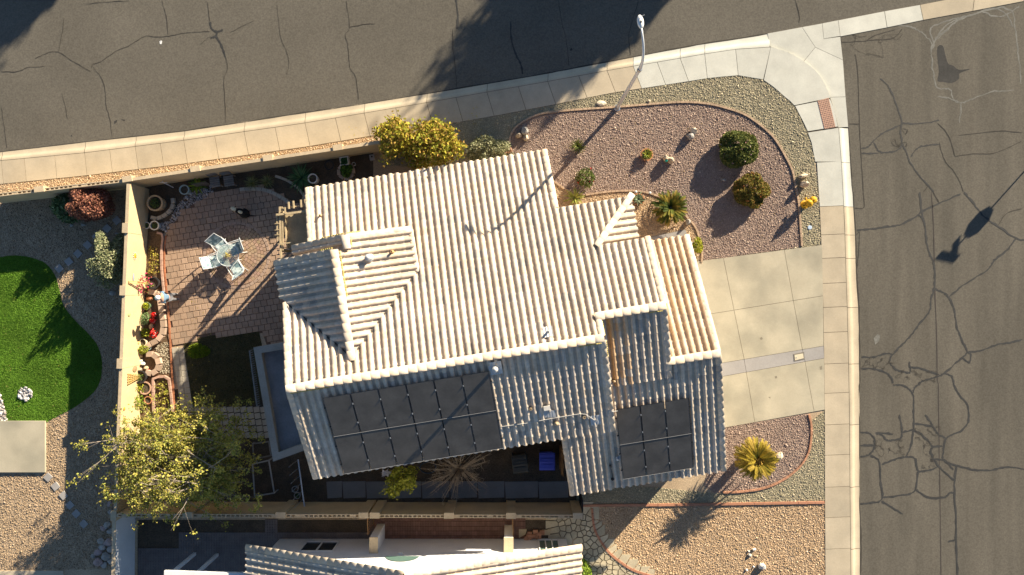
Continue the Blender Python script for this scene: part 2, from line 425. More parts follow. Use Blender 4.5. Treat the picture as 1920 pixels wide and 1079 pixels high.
# ---- cracks: thin ribbons of sealant and hairlines lying on the asphalt
def ribbon(pts, w, off=(0, 0), sc=3.0, z=ZR + .008, jit=.5, sub=6, taper=True):
    p = [(off[0] + a / sc, off[1] + b / sc) for a, b in pts]
    q = smooth_px(p, sub); n = len(q); vs = []
    for i, (x, y) in enumerate(q):
        a = q[max(0, i - 1)]; c = q[min(n - 1, i + 1)]
        dx, dy = c[0] - a[0], c[1] - a[1]; l = math.hypot(dx, dy) or 1
        jx = random.uniform(-jit, jit) if 0 < i < n - 1 else 0
        ww = w * random.uniform(.5, 1.35) * (.45 if taper and i in (0, n - 1) else 1)
        nx, ny = -dy / l, dx / l; x += nx * jx; y += ny * jx
        for s_ in (-1, 1):
            pt = P(x + nx * ww / 2 * s_, y + ny * ww / 2 * s_); vs.append((pt[0], pt[1], z))
    return vs, [(2 * i + 1, 2 * i, 2 * i + 2, 2 * i + 3) for i in range(n - 1)]
def cracks(lst, w, off, mat, parent, z=ZR + .010, jit=.5, nm='crack', sc=3.0):
    for k, pts in enumerate(lst):
        b = MB(); b.add(*ribbon(pts, w, off, sc, z + .0002 * (k % 12), jit)); b.build(nm, mat, parent)
o3, o6, o9, o1, o2 = (1280, 0), (1280, 360), (1280, 719), (0, 0), (640, 0)
cracks([[(1115, 440), (1160, 480), (1190, 540), (1215, 610), (1240, 690), (1200, 715), (1130, 750), (1080, 790), (1050, 825), (1010, 832)],
        [(1240, 690), (1300, 695), (1380, 690), (1450, 675)], [(1080, 800), (1110, 850), (1160, 855), (1220, 840), (1240, 800), (1230, 740), (1240, 690)],
        [(1010, 862), (1110, 860)], [(1240, 800), (1270, 870), (1290, 920), (1340, 990), (1390, 1045), (1420, 1079)],
        [(1290, 880), (1330, 830), (1390, 815), (1450, 812)]], 2.8, o3, seal, east, jit=.7, nm='sealed_crack')
cracks([[(1450, 800), (1480, 900), (1530, 960), (1560, 1010), (1585, 1079)], [(1540, 880), (1640, 865), (1760, 860), (1860, 820), (1918, 790)],
        [(1560, 760), (1700, 745), (1800, 735), (1918, 745)], [(1360, 1079), (1390, 1040)], [(1440, 690), (1500, 760), (1540, 880)]], 1.5, o3, hair, east)
cracks([[(985, 215), (1060, 210), (1160, 195), (1240, 180), (1330, 130), (1350, 110), (1470, 55), (1570, 10)],
        [(1340, 0), (1350, 110), (1370, 200), (1385, 320), (1415, 390), (1425, 470), (1420, 545), (1405, 600), (1395, 670), (1340, 740), (1280, 820), (1210, 890), (1170, 950), (1200, 995), (1250, 1015), (1285, 1015), (1280, 955)],
        [(1420, 545), (1470, 565), (1500, 590), (1530, 650), (1550, 760), (1580, 840), (1605, 905), (1560, 950), (1480, 1020), (1440, 1040), (1370, 1060), (1330, 1079)],
        [(1505, 590), (1600, 515), (1720, 440), (1760, 385), (1830, 330), (1880, 265)], [(1605, 905), (1680, 895), (1780, 860), (1850, 850), (1918, 830)],
        [(1590, 0), (1640, 60), (1690, 125), (1740, 165), (1800, 205), (1880, 260), (1950, 275)], [(1010, 930), (1080, 930), (1150, 910), (1185, 915)],
        [(1010, 995), (1100, 1000), (1170, 1035), (1190, 1079)], [(1285, 990), (1350, 995), (1450, 1030)], [(1480, 1020), (1520, 1040), (1535, 1079)],
        [(1605, 905), (1625, 910), (1620, 960), (1580, 935)], [(1330, 130), (1365, 150)]], 3.5, o6, seal, east, jit=.8, nm='sealed_crack')
cracks([[(1780, 190), (1830, 120), (1918, 95)], [(985, 240), (1000, 230), (995, 330), (985, 440)], [(1415, 0), (1450, 60)]], 1.6, o6, hair, east)
cracks([[(1405, 0), (1418, 200), (1425, 540), (1435, 800), (1440, 1079)]], 1.6, o6, M('seam', (.06, .05, .045)), east, jit=.2)
cracks([[(1190, 10), (1250, 15), (1300, 60), (1305, 160), (1305, 260), (1290, 350), (1265, 410)], [(1345, 0), (1310, 30), (1300, 60)],
        [(1530, 0), (1560, 60), (1610, 130), (1615, 210), (1580, 265), (1490, 312), (1475, 380), (1475, 435), (1545, 465), (1650, 490), (1750, 490), (1820, 475), (1950, 487)],
        [(1305, 230), (1410, 245), (1440, 285), (1490, 312)], [(1370, 178), (1405, 225), (1410, 245)], [(1225, 178), (1240, 300), (1190, 322), (1150, 320), (1130, 295), (1090, 280)],
        [(1305, 260), (1240, 280)], [(1305, 265), (1350, 290), (1410, 355), (1400, 385), (1440, 460), (1520, 540), (1535, 545)], [(1410, 357), (1470, 357)],
        [(1005, 277), (1060, 285), (1085, 320), (1080, 370), (1050, 405), (1005, 415)], [(1005, 352), (1080, 352)], [(1060, 410), (1110, 440), (1120, 550), (1125, 655), (1060, 675), (1005, 680)],
        [(1125, 460), (1200, 430), (1265, 415), (1315, 430), (1330, 495), (1400, 490), (1440, 475)], [(1330, 495), (1315, 600), (1260, 630), (1125, 645)],
        [(1315, 600), (1390, 645), (1475, 645), (1510, 620), (1535, 620)], [(1545, 465), (1535, 600), (1545, 760), (1545, 900), (1555, 1100)],
        [(1125, 665), (1180, 700), (1245, 738)], [(1500, 895), (1535, 885)], [(1400, 433), (1475, 435), (1530, 490)], [(1095, 278), (1190, 288)]], 3.7, o9, seal, east, jit=.8, nm='sealed_crack')
cracks([[(1445, 0), (1450, 400), (1455, 700), (1460, 1100)]], 1.6, o9, M('seam', (.06, .05, .045)), east, jit=.2)
cracks([[(1000, 0), (992, 100), (1000, 300), (996, 500), (1000, 700), (1010, 900), (1005, 1079)]], 2.6, o9, hair, east, jit=.5)
cracks([[(965, 0), (978, 250), (982, 420), (992, 560), (998, 700), (1000, 900), (1003, 1079)]], 2.2, o6, hair, east, jit=.6)
cracks([[(895, 215), (908, 400), (925, 600), (940, 760), (952, 930), (960, 1079)]], 1.6, o3, hair, east, jit=.4)
cracks([[(975, 300), (990, 400), (1000, 700), (1010, 900), (1022, 1079)], [(940, 695), (1000, 697)], [(1035, 230), (1080, 200), (1160, 175), (1200, 165)], [(900, 235), (1010, 230), (1080, 222), (1190, 212), (1240, 160)]], 1.6, o3, hair, east, jit=.3)
cracks([[(975, 90), (1025, 85), (1020, 0)]], 1.5, o6, hair, east, jit=.2)
# fine alligator cracking inside the sealed loops
def net(x0, y0, x1, y1, n, off, seed, w=.55):
    r = random.Random(seed); pts = [(r.uniform(x0, x1), r.uniform(y0, y1)) for _ in range(n)]
    b = MB(); k = 0
    for i, p in enumerate(pts):
        ds = sorted(range(n), key=lambda j: (pts[j][0] - p[0]) ** 2 + (pts[j][1] - p[1]) ** 2)
        for j in ds[1:3]:
            q = pts[j]; m_ = ((p[0] + q[0]) / 2 + r.uniform(-8, 8), (p[1] + q[1]) / 2 + r.uniform(-8, 8))
            b.add(*ribbon([p, m_, q], w, off, 3.0, ZR + .0128 + .00005 * k, .3, 2)); k += 1
    b.build('fine_crack_net', hair, east, kind='stuff')
net(1085, 320, 1260, 420, 30, o9, 1); net(1310, 300, 1430, 480, 24, o9, 2); net(1310, 240, 1470, 300, 12, o9, 5)
net(1010, 935, 1190, 1000, 24, o6, 3); net(1195, 1000, 1440, 1079, 32, o6, 4); net(1180, 680, 1290, 860, 12, o3, 6, .6); net(940, 180, 1250, 330, 14, o3, 7, .5)
# pale mineral trails and the dark stain below the valley gutter
cracks([[(1410, 280), (1420, 230), (1470, 190), (1530, 130), (1640, 75), (1770, 40), (1860, 60), (1875, 140), (1885, 215), (1900, 340), (1912, 470)],
        [(1415, 270), (1440, 205), (1500, 160), (1560, 110), (1700, 60), (1820, 35)], [(1400, 300), (1405, 240), (1350, 180), (1290, 150), (1220, 140)],
        [(1420, 240), (1400, 160), (1450, 130), (1560, 95)], [(1405, 300), (1415, 400), (1440, 490), (1510, 500), (1530, 560), (1580, 575), (1650, 550), (1740, 515), (1870, 505)],
        [(1575, 575), (1565, 690)], [(1440, 545), (1500, 550), (1560, 570)], [(1640, 80), (1560, 100), (1480, 150), (1425, 220)], [(1770, 45), (1830, 80), (1868, 150)], [(1690, 60), (1770, 90), (1850, 70), (1900, 30)]], 2.6, o3, alkali, east, z=ZR + .006, jit=1.2, nm='mineral_trail')
sheet('oil_stain', PP([(1280 + a / 3, b / 3) for a, b in smooth_px([(1440, 262), (1470, 255), (1485, 310), (1500, 355), (1530, 368), (1560, 390), (1630, 385), (1565, 410), (1562, 440), (1520, 465), (1470, 458), (1440, 452), (1448, 400), (1440, 330)], 3, True)]), ZR + .0065, oilst, east, kind=None)
sheet('pale_patch', PP([(1640, 635), (1647, 627), (1652, 630), (1650, 640), (1643, 647)]), ZR + .0065, alkali, east, kind=None)
# north road
cracks([[(190, 328), (260, 295), (320, 290), (400, 340), (460, 375), (505, 400)], [(355, 100), (340, 200), (322, 288)],
        [(510, 380), (515, 360), (560, 345), (640, 290), (730, 250), (810, 200), (870, 205), (945, 200), (1050, 180), (1180, 175)],
        [(515, 370), (560, 430), (585, 500), (590, 590), (610, 660), (625, 770)], [(1160, 0), (1175, 120)], [(1265, 320), (1275, 380), (1255, 450), (1262, 560), (1265, 690)],
        [(905, 0), (930, 90), (940, 190)], [(0, 400), (90, 400), (150, 378), (250, 370)], [(470, 20), (600, 8), (720, 0)]], 1.0, o1, hair, north, jit=.7)
cracks([[(1555, 20), (1575, 200), (1610, 290), (1622, 350), (1610, 420)], [(340, 520), (360, 590), (372, 670)], [(1290, 180), (1350, 150), (1430, 110)], [(0, 600), (15, 700), (32, 835)], [(1120, 250), (1160, 215), (1180, 205)]], .7, o1, hair, north, jit=.6)
cracks([[(1178, 120), (1185, 155), (1215, 175), (1250, 165)], [(1180, 210), (1210, 200), (1216, 176)], [(1210, 200), (1240, 250), (1265, 320)]], 3.6, o1, seal, north, jit=.3, nm='sealed_crack')
cracks([[(25, 0), (45, 150), (20, 190), (35, 260), (45, 380)], [(45, 150), (120, 135), (190, 130)], [(625, 160), (628, 270), (640, 380), (650, 490)], [(1222, 0), (1240, 120), (1265, 220), (1280, 370)], [(1675, 0), (1640, 110), (1620, 200), (1628, 310)], [(45, 380), (80, 440), (95, 560)]], .95, o2, hair, north, jit=.7)
cracks([[(640, -40), (655, 80), (650, 160)], [(952, 120), (958, 230), (985, 310), (1010, 360), (1020, 415)]], 3.6, o2, seal, north, jit=.3, nm='sealed_crack')
cracks([[(630, -30), (660, 80), (660, 125)]], 1.2, o3, hair, north)
cracks([[(p[0], p[1] + 0.5) for p in ROADN[1:12]]], 2.6, (0, 0), hair, north, jit=.7, sc=1.0, nm='edge_gap')
# small paper scrap and stains on the north road
tag(MB().add([P(299, 78, ZR + .012), P(302, 76, ZR + .03), P(304, 78, ZR + .014), P(303, 83, ZR + .012), P(300, 83, ZR + .02)], [(4, 3, 2, 1, 0)]).build('paper_scrap', white_m), 'scrap of white paper lying on the north road', 'paper')
for q in ([(212, 227), (218, 224), (217, 229), (212, 232)], [(130, 254), (133, 252), (133, 256)], [(225, 223), (233, 224), (231, 227)], [(1069, 91), (1073, 89), (1074, 93), (1070, 95)]):
    sheet('spot_stain', PP(q), ZR + .007, oilst, north, kind=None)

# ---- yards
yard = sheet('yard_ground', PP([(p[0], p[1]) for p in WALKN[1:]] + WALKC[1:] + WALKE + [(1300, 1500), (-200, 1500)]), .0, dg, thick=.25)
PURPLE = smooth_px([(960, 285), (955, 272), (957, 255), (966, 240), (985, 226), (1010, 215), (1100, 205), (1160, 201), (1280, 192), (1325, 195), (1360, 203), (1395, 215), (1425, 235), (1450, 258), (1470, 290), (1485, 320), (1490, 345), (1497, 380), (1500, 420), (1503, 463)], 4) + \
    [(1420, 475), (1318, 491)] + smooth_px([(1316, 470), (1306, 431), (1290, 410), (1265, 385), (1238, 370), (1183, 358), (1098, 366), (1067, 359), (1035, 337), (1015, 310)], 3)
PURPLE2 = [(1350, 803), (1516, 776)] + smooth_px([(1516, 776), (1521, 800), (1518, 840), (1505, 868), (1480, 892), (1450, 909), (1420, 918), (1375, 923), (1340, 925)], 4) + [(1320, 910)]
GREENN = [(p[0], p[1]) for p in WALKN[8:]] + WALKC[1:] + [(1535, 360), (1540, 459), (1480, 470), (1000, 470), (860, 320), (720, 310), (720, 262), (847, 233)]
TANH = [(1030, 335), (1067, 359), (1098, 366), (1183, 358), (1238, 370), (1265, 385), (1290, 410), (1306, 431), (1318, 494), (1240, 500), (1030, 470)]
GREENS = [(1080, 900), (1340, 925), (1546, 770), (1546, 942), (1080, 947)]
NEIGHT = [(1112, 950), (1546, 944), (1547, 1110), (1260, 1110), (1190, 1070), (1150, 1040), (1120, 1005)]
sheet('green_granite', PP(GREENN), .004, dg_green)
sheet('purple_granite', PP(PURPLE), .008, dg_purple)
sheet('house_granite', PP(TANH), .012, dg)
sheet('green_granite_south', PP(GREENS), .004, dg_green)
sheet('purple_granite_south', PP(PURPLE2), .008, dg_purple)
# gravel stones
def gravel(name, label, polys, holes, dens, size, pal, z=.01, flat=.6):
    """thousands of real stones, joined; each an irregular eight-faced pebble"""
    allp = []
    for poly in polys:
        w = np.array(PP(poly))[:, :2]; x0, y0 = w.min(0); x1, y1 = w.max(0)
        n = int((x1 - x0) * (y1 - y0) * dens)
        x = rng.uniform(x0, x1, n); y = rng.uniform(y0, y1, n)
        ok = inpoly(x, y, w)
        for h in holes: ok &= ~inpoly(x, y, np.array(PP(h))[:, :2])
        allp.append(np.stack([x[ok], y[ok]], 1))
    p = np.concatenate(allp); n = len(p)
    r = size * rng.lognormal(0, .35, n)
    base = np.array([(1, 0, 0), (0, 1, 0), (-1, 0, 0), (0, -1, 0), (0, 0, 1), (0, 0, -1)], float)
    v = base[None] * rng.uniform(.6, 1.25, (n, 6, 1)) + rng.normal(0, .16, (n, 6, 3))
    v[:, :, 2] *= flat
    a = rng.uniform(0, 6.28, n); c, s_ = np.cos(a), np.sin(a)
    vx = v[:, :, 0] * c[:, None] - v[:, :, 1] * s_[:, None]; vy = v[:, :, 0] * s_[:, None] + v[:, :, 1] * c[:, None]
    V = np.stack([vx * r[:, None] + p[:, :1], vy * r[:, None] + p[:, 1:], v[:, :, 2] * r[:, None] + z + r[:, None] * .25], 2).reshape(-1, 3)
    F0 = np.array([(0, 1, 4), (1, 2, 4), (2, 3, 4), (3, 0, 4), (1, 0, 5), (2, 1, 5), (3, 2, 5), (0, 3, 5)])
    F = (F0[None] + (np.arange(n) * 6)[:, None, None]).reshape(-1)
    me = bpy.data.meshes.new(name); me.vertices.add(len(V)); me.vertices.foreach_set('co', V.ravel())
    nf = n * 8; me.loops.add(nf * 3); me.loops.foreach_set('vertex_index', F.astype(np.int32))
    me.polygons.add(nf); me.polygons.foreach_set('loop_start', np.arange(0, nf * 3, 3, dtype=np.int32)); me.polygons.foreach_set('loop_total', np.full(nf, 3, np.int32))
    me.update(calc_edges=True)
    pal = np.array(pal); ci = pal[rng.integers(0, len(pal), n)] * rng.uniform(.72, 1.2, (n, 1))
    cc_ = np.ones((n, 6, 4), np.float32); cc_[:, :, :3] = ci[:, None]
    at = me.attributes.new('Col', 'FLOAT_COLOR', 'POINT'); at.data.foreach_set('color', cc_.ravel())
    me.materials.append(stone)
    o = bpy.data.objects.new(name, me); COL.objects.link(o)
    return tag(o, label, 'gravel', kind='stuff')
PAL_P = [(0.367, 0.270, 0.216), (0.428, 0.319, 0.257), (0.306, 0.221, 0.184), (0.479, 0.372, 0.293), (0.347, 0.250, 0.203), (0.265, 0.191, 0.162)]
PAL_G = [(0.377, 0.338, 0.222), (0.442, 0.388, 0.264), (0.299, 0.269, 0.180), (0.494, 0.425, 0.300), (0.338, 0.312, 0.216), (0.546, 0.463, 0.324)]
PAL_T = [(0.594, 0.429, 0.262), (0.502, 0.351, 0.211), (0.686, 0.520, 0.346), (0.436, 0.305, 0.186), (0.620, 0.448, 0.294), (0.370, 0.260, 0.166)]
PAL_N = [(0.396, 0.289, 0.181), (0.339, 0.248, 0.159), (0.453, 0.339, 0.224), (0.283, 0.212, 0.142), (0.396, 0.303, 0.216)]
ROOFHOLE = [(640, 345), (1018, 300), (1045, 395), (1180, 378), (1195, 450), (1275, 450), (1340, 700), (1345, 870), (1080, 915), (640, 700)]
gravel('purple_gravel', 'mauve crushed granite filling the curved front bed with the round bushes', [PURPLE], [ROOFHOLE], 1250, .0175, PAL_P, .012)
gravel('purple_gravel', 'mauve crushed granite round the golden sago palm beside the driveway', [PURPLE2], [ROOFHOLE], 1250, .0175, PAL_P, .012)
gravel('green_gravel', 'grey green crushed granite strip between the curved brick edging and the sidewalk', [GREENN], [PURPLE, ROOFHOLE, TANH], 1150, .017, PAL_G, .008)
gravel('green_gravel', 'grey green crushed granite strip along the straight red edging south of the driveway', [GREENS], [PURPLE2, ROOFHOLE], 1150, .017, PAL_G, .008)
gravel('tan_gravel', 'tan crushed granite under the green sago palm by the porch', [TANH], [ROOFHOLE, [(1220, 440), (1285, 430), (1290, 447), (1222, 458)]], 1100, .018, PAL_T, .016)
gravel('tan_gravel', 'pinkish tan crushed granite of the neighbouring front yard south of the red edging', [NEIGHT], [], 1150, .0185, PAL_T, .004)
NSTRIP = [(-10, 348), (160, 331), (343, 309), (567, 278), (700, 256), (712, 266), (503, 297), (367, 318), (240, 341), (67, 357), (-10, 366)]
gravel('tan_gravel', 'tan crushed granite strip between the sidewalk and the long north wall', [NSTRIP], [], 1100, .018, PAL_T, .004)
LAWN = smooth_px([(-60, 500), (0, 483), (40, 480), (82, 492), (103, 516), (112, 545), (119, 572), (140, 600), (166, 626), (185, 652), (192, 690), (182, 728), (152, 756), (118, 776), (86, 792)], 4) + [(14, 792), (10, 765), (0, 735), (-60, 700)]
WYARD = [(-10, 372), (235, 345), (255, 445), (235, 700), (226, 960), (226, 1068), (-10, 1068)]
gravel('yard_gravel', 'brown crushed granite round the lawn in the western yard', [WYARD], [LAWN, [(-10, 790), (85, 790), (85, 890), (-10, 890)], [(-10, 735), (0, 735), (14, 792), (-10, 792)]], 640, .021, PAL_N, .004)
gravel('river_pebble', 'pale river pebbles in the corner between lawn and slab', [[(-10, 735), (0, 735), (12, 780), (14, 790), (-10, 790)]], [], 420, .05, [(.5, .48, .45), (.36, .33, .31), (.6, .58, .55), (.3, .25, .22)], .01)
gravel('river_pebble', 'ring of pale river pebbles on the lawn', [smooth_px([(35, 738), (41, 728), (52, 727), (61, 736), (59, 747), (48, 752), (38, 747)], 3, True)], [], 420, .055, [(.45, .43, .42), (.30, .28, .28), (.6, .58, .57)], .03)
# lawn: base sheet plus blades
lawn = sheet('lawn', PP(LAWN), .012, turf_b)
def grass(name, label, poly, dens, h, pal, holes=()):
    w = np.array(PP(poly))[:, :2]; x0, y0 = w.min(0); x1, y1 = w.max(0); x0 = max(x0, -24.6)
    n = int((x1 - x0) * (y1 - y0) * dens); x = rng.uniform(x0, x1, n); y = rng.uniform(y0, y1, n); ok = inpoly(x, y, w)
    for hh in holes: ok &= ~inpoly(x, y, np.array(PP(hh))[:, :2])
    x, y = x[ok], y[ok]; n = len(x)
    a = rng.uniform(0, 6.28, n); hh = h * rng.uniform(.6, 1.3, n); wd = .010 + .012 * rng.random(n); le = hh * rng.uniform(.1, .8, n); b = rng.uniform(0, 6.28, n)
    z0 = np.full(n, .012)
    V = np.stack([np.stack([x - np.cos(a) * wd, y - np.sin(a) * wd, z0], 1), np.stack([x + np.cos(a) * wd, y + np.sin(a) * wd, z0], 1), np.stack([x + np.cos(b) * le, y + np.sin(b) * le, z0 + hh], 1)], 1).reshape(-1, 3)
    me = bpy.data.meshes.new(name); me.vertices.add(3 * n); me.vertices.foreach_set('co', V.ravel()); me.loops.add(3 * n); me.loops.foreach_set('vertex_index', np.arange(3 * n, dtype=np.int32))
    me.polygons.add(n); me.polygons.foreach_set('loop_start', np.arange(0, 3 * n, 3, dtype=np.int32)); me.polygons.foreach_set('loop_total', np.full(n, 3, np.int32)); me.update(calc_edges=True)
    pal = np.array(pal); c = pal[rng.integers(0, len(pal), n)] * rng.uniform(.8, 1.2, (n, 1)) * (1 + .10 * np.sin(x * 2.1 + y * 1.3) + .08 * np.sin(x * .9 - y * 2.7 + 1))[:, None]; cc_ = np.ones((n, 3, 4), np.float32); cc_[:, :, :3] = c[:, None]
    at = me.attributes.new('Col', 'FLOAT_COLOR', 'POINT'); at.data.foreach_set('color', cc_.ravel()); me.materials.append(leaf)
    o = bpy.data.objects.new(name, me); COL.objects.link(o); return tag(o, label, 'grass', kind='stuff')
grass('lawn_grass', 'bright green artificial turf of the kidney shaped lawn', LAWN, 2600, .035, [(.15, .29, .03), (.17, .32, .035), (.12, .25, .025), (.19, .34, .045)])
# concrete pad on the west edge, strip at the bottom
MB().prism(PP([(-60, 790), (84, 790), (84, 886), (-60, 886)], .12), -.05, .12).build('concrete_pad', conc_drv)
tag(bpy.data.objects['concrete_pad'], kind='structure')
MB().prism(PP([(-60, 1071), (120, 1070), (120, 1100), (-60, 1100)]), -.05, .05).build('patio_edge', conc_old); tag(bpy.data.objects['patio_edge'], kind='structure')
# ---- driveway
drv = sheet('driveway', PP([(1180, 507), (1300, 490), (1541, 459), (1546, 769), (1350, 801), (1200, 830)]), .014, joint, thick=.1)
def lerp(a, b, t): return (a[0] + (b[0] - a[0]) * t, a[1] + (b[1] - a[1]) * t)
rowsL = [(1180, 507), (1195, 611), (1205, 706), (1210, 732), (1225, 826)]
rowsR = [(1541, 459.5), (1543, 555), (1544, 649), (1545, 672), (1546, 768.5)]
def at_x(r, x): return (x, rowsL[r][1] + (rowsR[r][1] - rowsL[r][1]) * (x - rowsL[r][0]) / (rowsR[r][0] - rowsL[r][0]))
X1 = [1356, 1376, 1395, 1399, 1415]; X2 = [1470, 1487, 1504, 1509, 1526]
for r in range(4):
    m = conc_grey if r == 2 else conc_drv
    cols = [(rowsL, X1), (X1, X2), (X2, None)]
    for a, b_ in ((None, X1), (X1, X2), (X2, None)):
        def pt(side, rr):
            if side is None: return None
            return at_x(rr, side[rr])
        q = [pt(a, r) or rowsL[r], pt(b_, r) or rowsR[r], pt(b_, r + 1) or rowsR[r + 1], pt(a, r + 1) or rowsL[r + 1]]
        MB().prism(inset(PP(q), .008), -.02, .032).build('driveway_slab', m, drv)
ub = thing('meter_box', 'pale oblong utility box cover set in the grey driveway band', 'utility cover', P(1497, 670, .03))
MB().prism([P(*q)[:2] for q in [(1487, 664), (1507, 660), (1508, 674), (1488, 678)]], .030, .042).build('frame', M('dark_frame', (.20, .18, .15)), ub)
MB().prism([P(*q)[:2] for q in [(1489, 666), (1505, 663), (1506, 672), (1490, 676)]], .040, .052).build('lid', M('lid_cream', (.62, .55, .40)), ub)
b = MB(); b.lathe([(.03, 0), (.03, .008)], P(1493, 671, .051), 8); b.build('lid_knob', conc_grey, ub)
for q in ([(1424, 634), (1428, 632), (1430, 636), (1426, 638)], [(1536, 688), (1541, 686), (1541, 693), (1537, 694)], [(1452, 706), (1456, 705), (1457, 709), (1453, 710)], [(1440, 745), (1444, 744), (1444, 748)]):
    sheet('oil_drip', PP(q), .0335, M('drip_stain', (.24, .21, .155), .9), drv, kind=None)
# porch walk
pw = sheet('porch_walk', PP([(1150, 458), (1285, 431), (1291, 448), (1160, 478)]), .016, joint)
for q in ([(1150, 458), (1248, 439), (1250, 460), (1160, 478)], [(1248, 439), (1285, 431), (1291, 448), (1250, 459)]):
    MB().prism(inset(PP(q), .008), .0, .035).build('walk_slab', conc_grey, pw)
# side walk slabs south of the house
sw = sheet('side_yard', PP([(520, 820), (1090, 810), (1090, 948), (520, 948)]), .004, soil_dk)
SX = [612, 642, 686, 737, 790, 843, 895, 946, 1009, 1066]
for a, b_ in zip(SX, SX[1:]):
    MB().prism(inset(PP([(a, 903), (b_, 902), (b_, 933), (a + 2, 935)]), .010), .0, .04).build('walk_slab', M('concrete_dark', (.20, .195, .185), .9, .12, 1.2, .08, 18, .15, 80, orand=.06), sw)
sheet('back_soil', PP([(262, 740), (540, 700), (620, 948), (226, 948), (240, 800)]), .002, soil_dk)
# ---- brick edging
def edging(pts, name, label, mat, w=.10, l=.20, h=.07, gap=.012, closed=False, spl=3, z=.0, par=None, pn='brick'):
    q = PP(smooth_px(pts, spl) if spl > 1 else pts)
    root = par or thing(name, label, 'edging', (q[0][0], q[0][1], 0)); w = w * (.85 if w < .15 else 1)
    d = [0]
    for a, c in zip(q, q[1:]): d.append(d[-1] + math.hypot(a[0] - c[0], a[1] - c[1]))
    n = max(1, int(d[-1] / l))
    def at(t):
        k = 0
        while k < len(d) - 2 and d[k + 1] < t: k += 1
        f = (t - d[k]) / (d[k + 1] - d[k] + 1e-9)
        return Vector((q[k][0] + (q[k + 1][0] - q[k][0]) * f, q[k][1] + (q[k + 1][1] - q[k][1]) * f, 0))
    ll = d[-1] / n; me = None
    for i in range(n):
        a, c = at(i * ll), at((i + 1) * ll); m_ = (a + c) / 2; r = math.atan2(c.y - a.y, c.x - a.x)
        if me is None:
            o = MB().box((0, 0, 0), (ll - gap, w, h)).build(pn, mat, root, origin=(0, 0, 0)); me = o.data
        else:
            o = bpy.data.objects.new(pn, me); link(o, root)
        o.location = Vector((m_.x, m_.y, z + h / 2 + random.uniform(-.006, .006))) - org(root); o.rotation_euler = (0, 0, r + random.uniform(-.03, .03))
    return root
edging([(955, 278), (955, 265), (958, 253), (966, 240), (985, 226), (1010, 215), (1050, 209), (1100, 205), (1160, 201), (1220, 196), (1280, 192), (1325, 195), (1360, 203), (1395, 215), (1425, 235), (1450, 258), (1470, 290), (1485, 320), (1490, 345), (1497, 380), (1500, 420), (1503, 462)],
       'brick_edging', 'long curved brick edging round the mauve gravel bed by the street lamp', M('edging_tan', (.42, .30, .205), .9, .15, 6, .15, 30, .3, 50, orand=.12))
edging([(1315, 492), (1316, 470), (1306, 431), (1290, 410), (1265, 385), (1238, 370), (1210, 361), (1183, 358), (1140, 360), (1098, 366)], 'brick_edging', 'curved brick edging behind the green sago palm by the porch', M('edging_tan', (.42, .30, .205)))
edging([(1067, 359), (1050, 349), (1030, 333)], 'brick_edging', 'short brick edging by the corner of the tiled roof', M('edging_tan', (.42, .30, .205)))
edging([(1516, 777), (1521, 800), (1518, 840), (1505, 868), (1480, 892), (1450, 909), (1420, 918), (1375, 923), (1355, 923)], 'brick_edging', 'curved brick edging round the golden sago palm', brick)
edging([(1086, 948), (1300, 946), (1545, 942)], 'brick_edging', 'straight red brick edging on the lot line', M('edging_red', (.40, .19, .115), orand=.08), w=.13, l=.4, gap=.006, spl=1)
edging([(1110, 953), (1113, 985), (1122, 1008), (1140, 1034), (1165, 1055), (1190, 1070), (1230, 1082), (1290, 1095)], 'brick_edging', 'red brick edging curving along the flagstone walk', M('edging_red', (.40, .19, .115)), w=.12, l=.25)
# ---- flagstone walk
def voronoi(poly, n, seed, relax=2):
    r = np.random.default_rng(seed); w = np.array(PP(poly))[:, :2]; x0, y0 = w.min(0); x1, y1 = w.max(0)
    pts = []
    while len(pts) < n:
        c = r.uniform((x0, y0), (x1, y1))
        if inpoly(np.array([c[0]]), np.array([c[1]]), w)[0] and all((c[0] - a[0]) ** 2 + (c[1] - a[1]) ** 2 > .045 for a in pts): pts.append(tuple(c))
        elif r.random() < .002: n -= 1
    def clip(pg, nx, ny, c):
        out = []
        for i in range(len(pg)):
            a, b_ = pg[i], pg[(i + 1) % len(pg)]; da = a[0] * nx + a[1] * ny - c; db = b_[0] * nx + b_[1] * ny - c
            if da <= 0: out.append(a)
            if (da < 0) != (db < 0): t = da / (da - db); out.append((a[0] + (b_[0] - a[0]) * t, a[1] + (b_[1] - a[1]) * t))
        return out
    cells = []
    for i, p in enumerate(pts):
        pg = [(p[0] - .45, p[1] - .45), (p[0] + .45, p[1] - .45), (p[0] + .45, p[1] + .45), (p[0] - .45, p[1] + .45)]
        for j, q in enumerate(pts):
            if j == i: continue
            nx, ny = q[0] - p[0], q[1] - p[1]
            if nx * nx + ny * ny > 2: continue
            pg = clip(pg, nx, ny, (nx * (p[0] + q[0]) + ny * (p[1] + q[1])) / 2)
            if len(pg) < 3: break
        if len(pg) >= 3: cells.append(pg)
    return cells
FLAG = [(1038, 972), (1085, 958), (1108, 957), (1112, 985), (1120, 1005), (1140, 1034), (1165, 1056), (1190, 1072), (1215, 1085), (1090, 1085), (1085, 1030), (1085, 1010), (1038, 1005)]
fl = sheet('flagstone_walk', PP(FLAG), .004, M('dark_mortar', (.16, .135, .10), .98))
flagm = M('flagstone', (.44, .38, .265), .9, .14, 3, .1, 20, .3, 30, orand=.14)
for pg in voronoi(FLAG, 105, 3):
    q = inset(pg, .022)
    ar = abs(sum(q[i][0] * q[(i + 1) % len(q)][1] - q[(i + 1) % len(q)][0] * q[i][1] for i in range(len(q)))) / 2
    if ar < .006: continue
    MB().prism(q, .0, .030 + random.uniform(0, .012)).build('flagstone', flagm, fl)
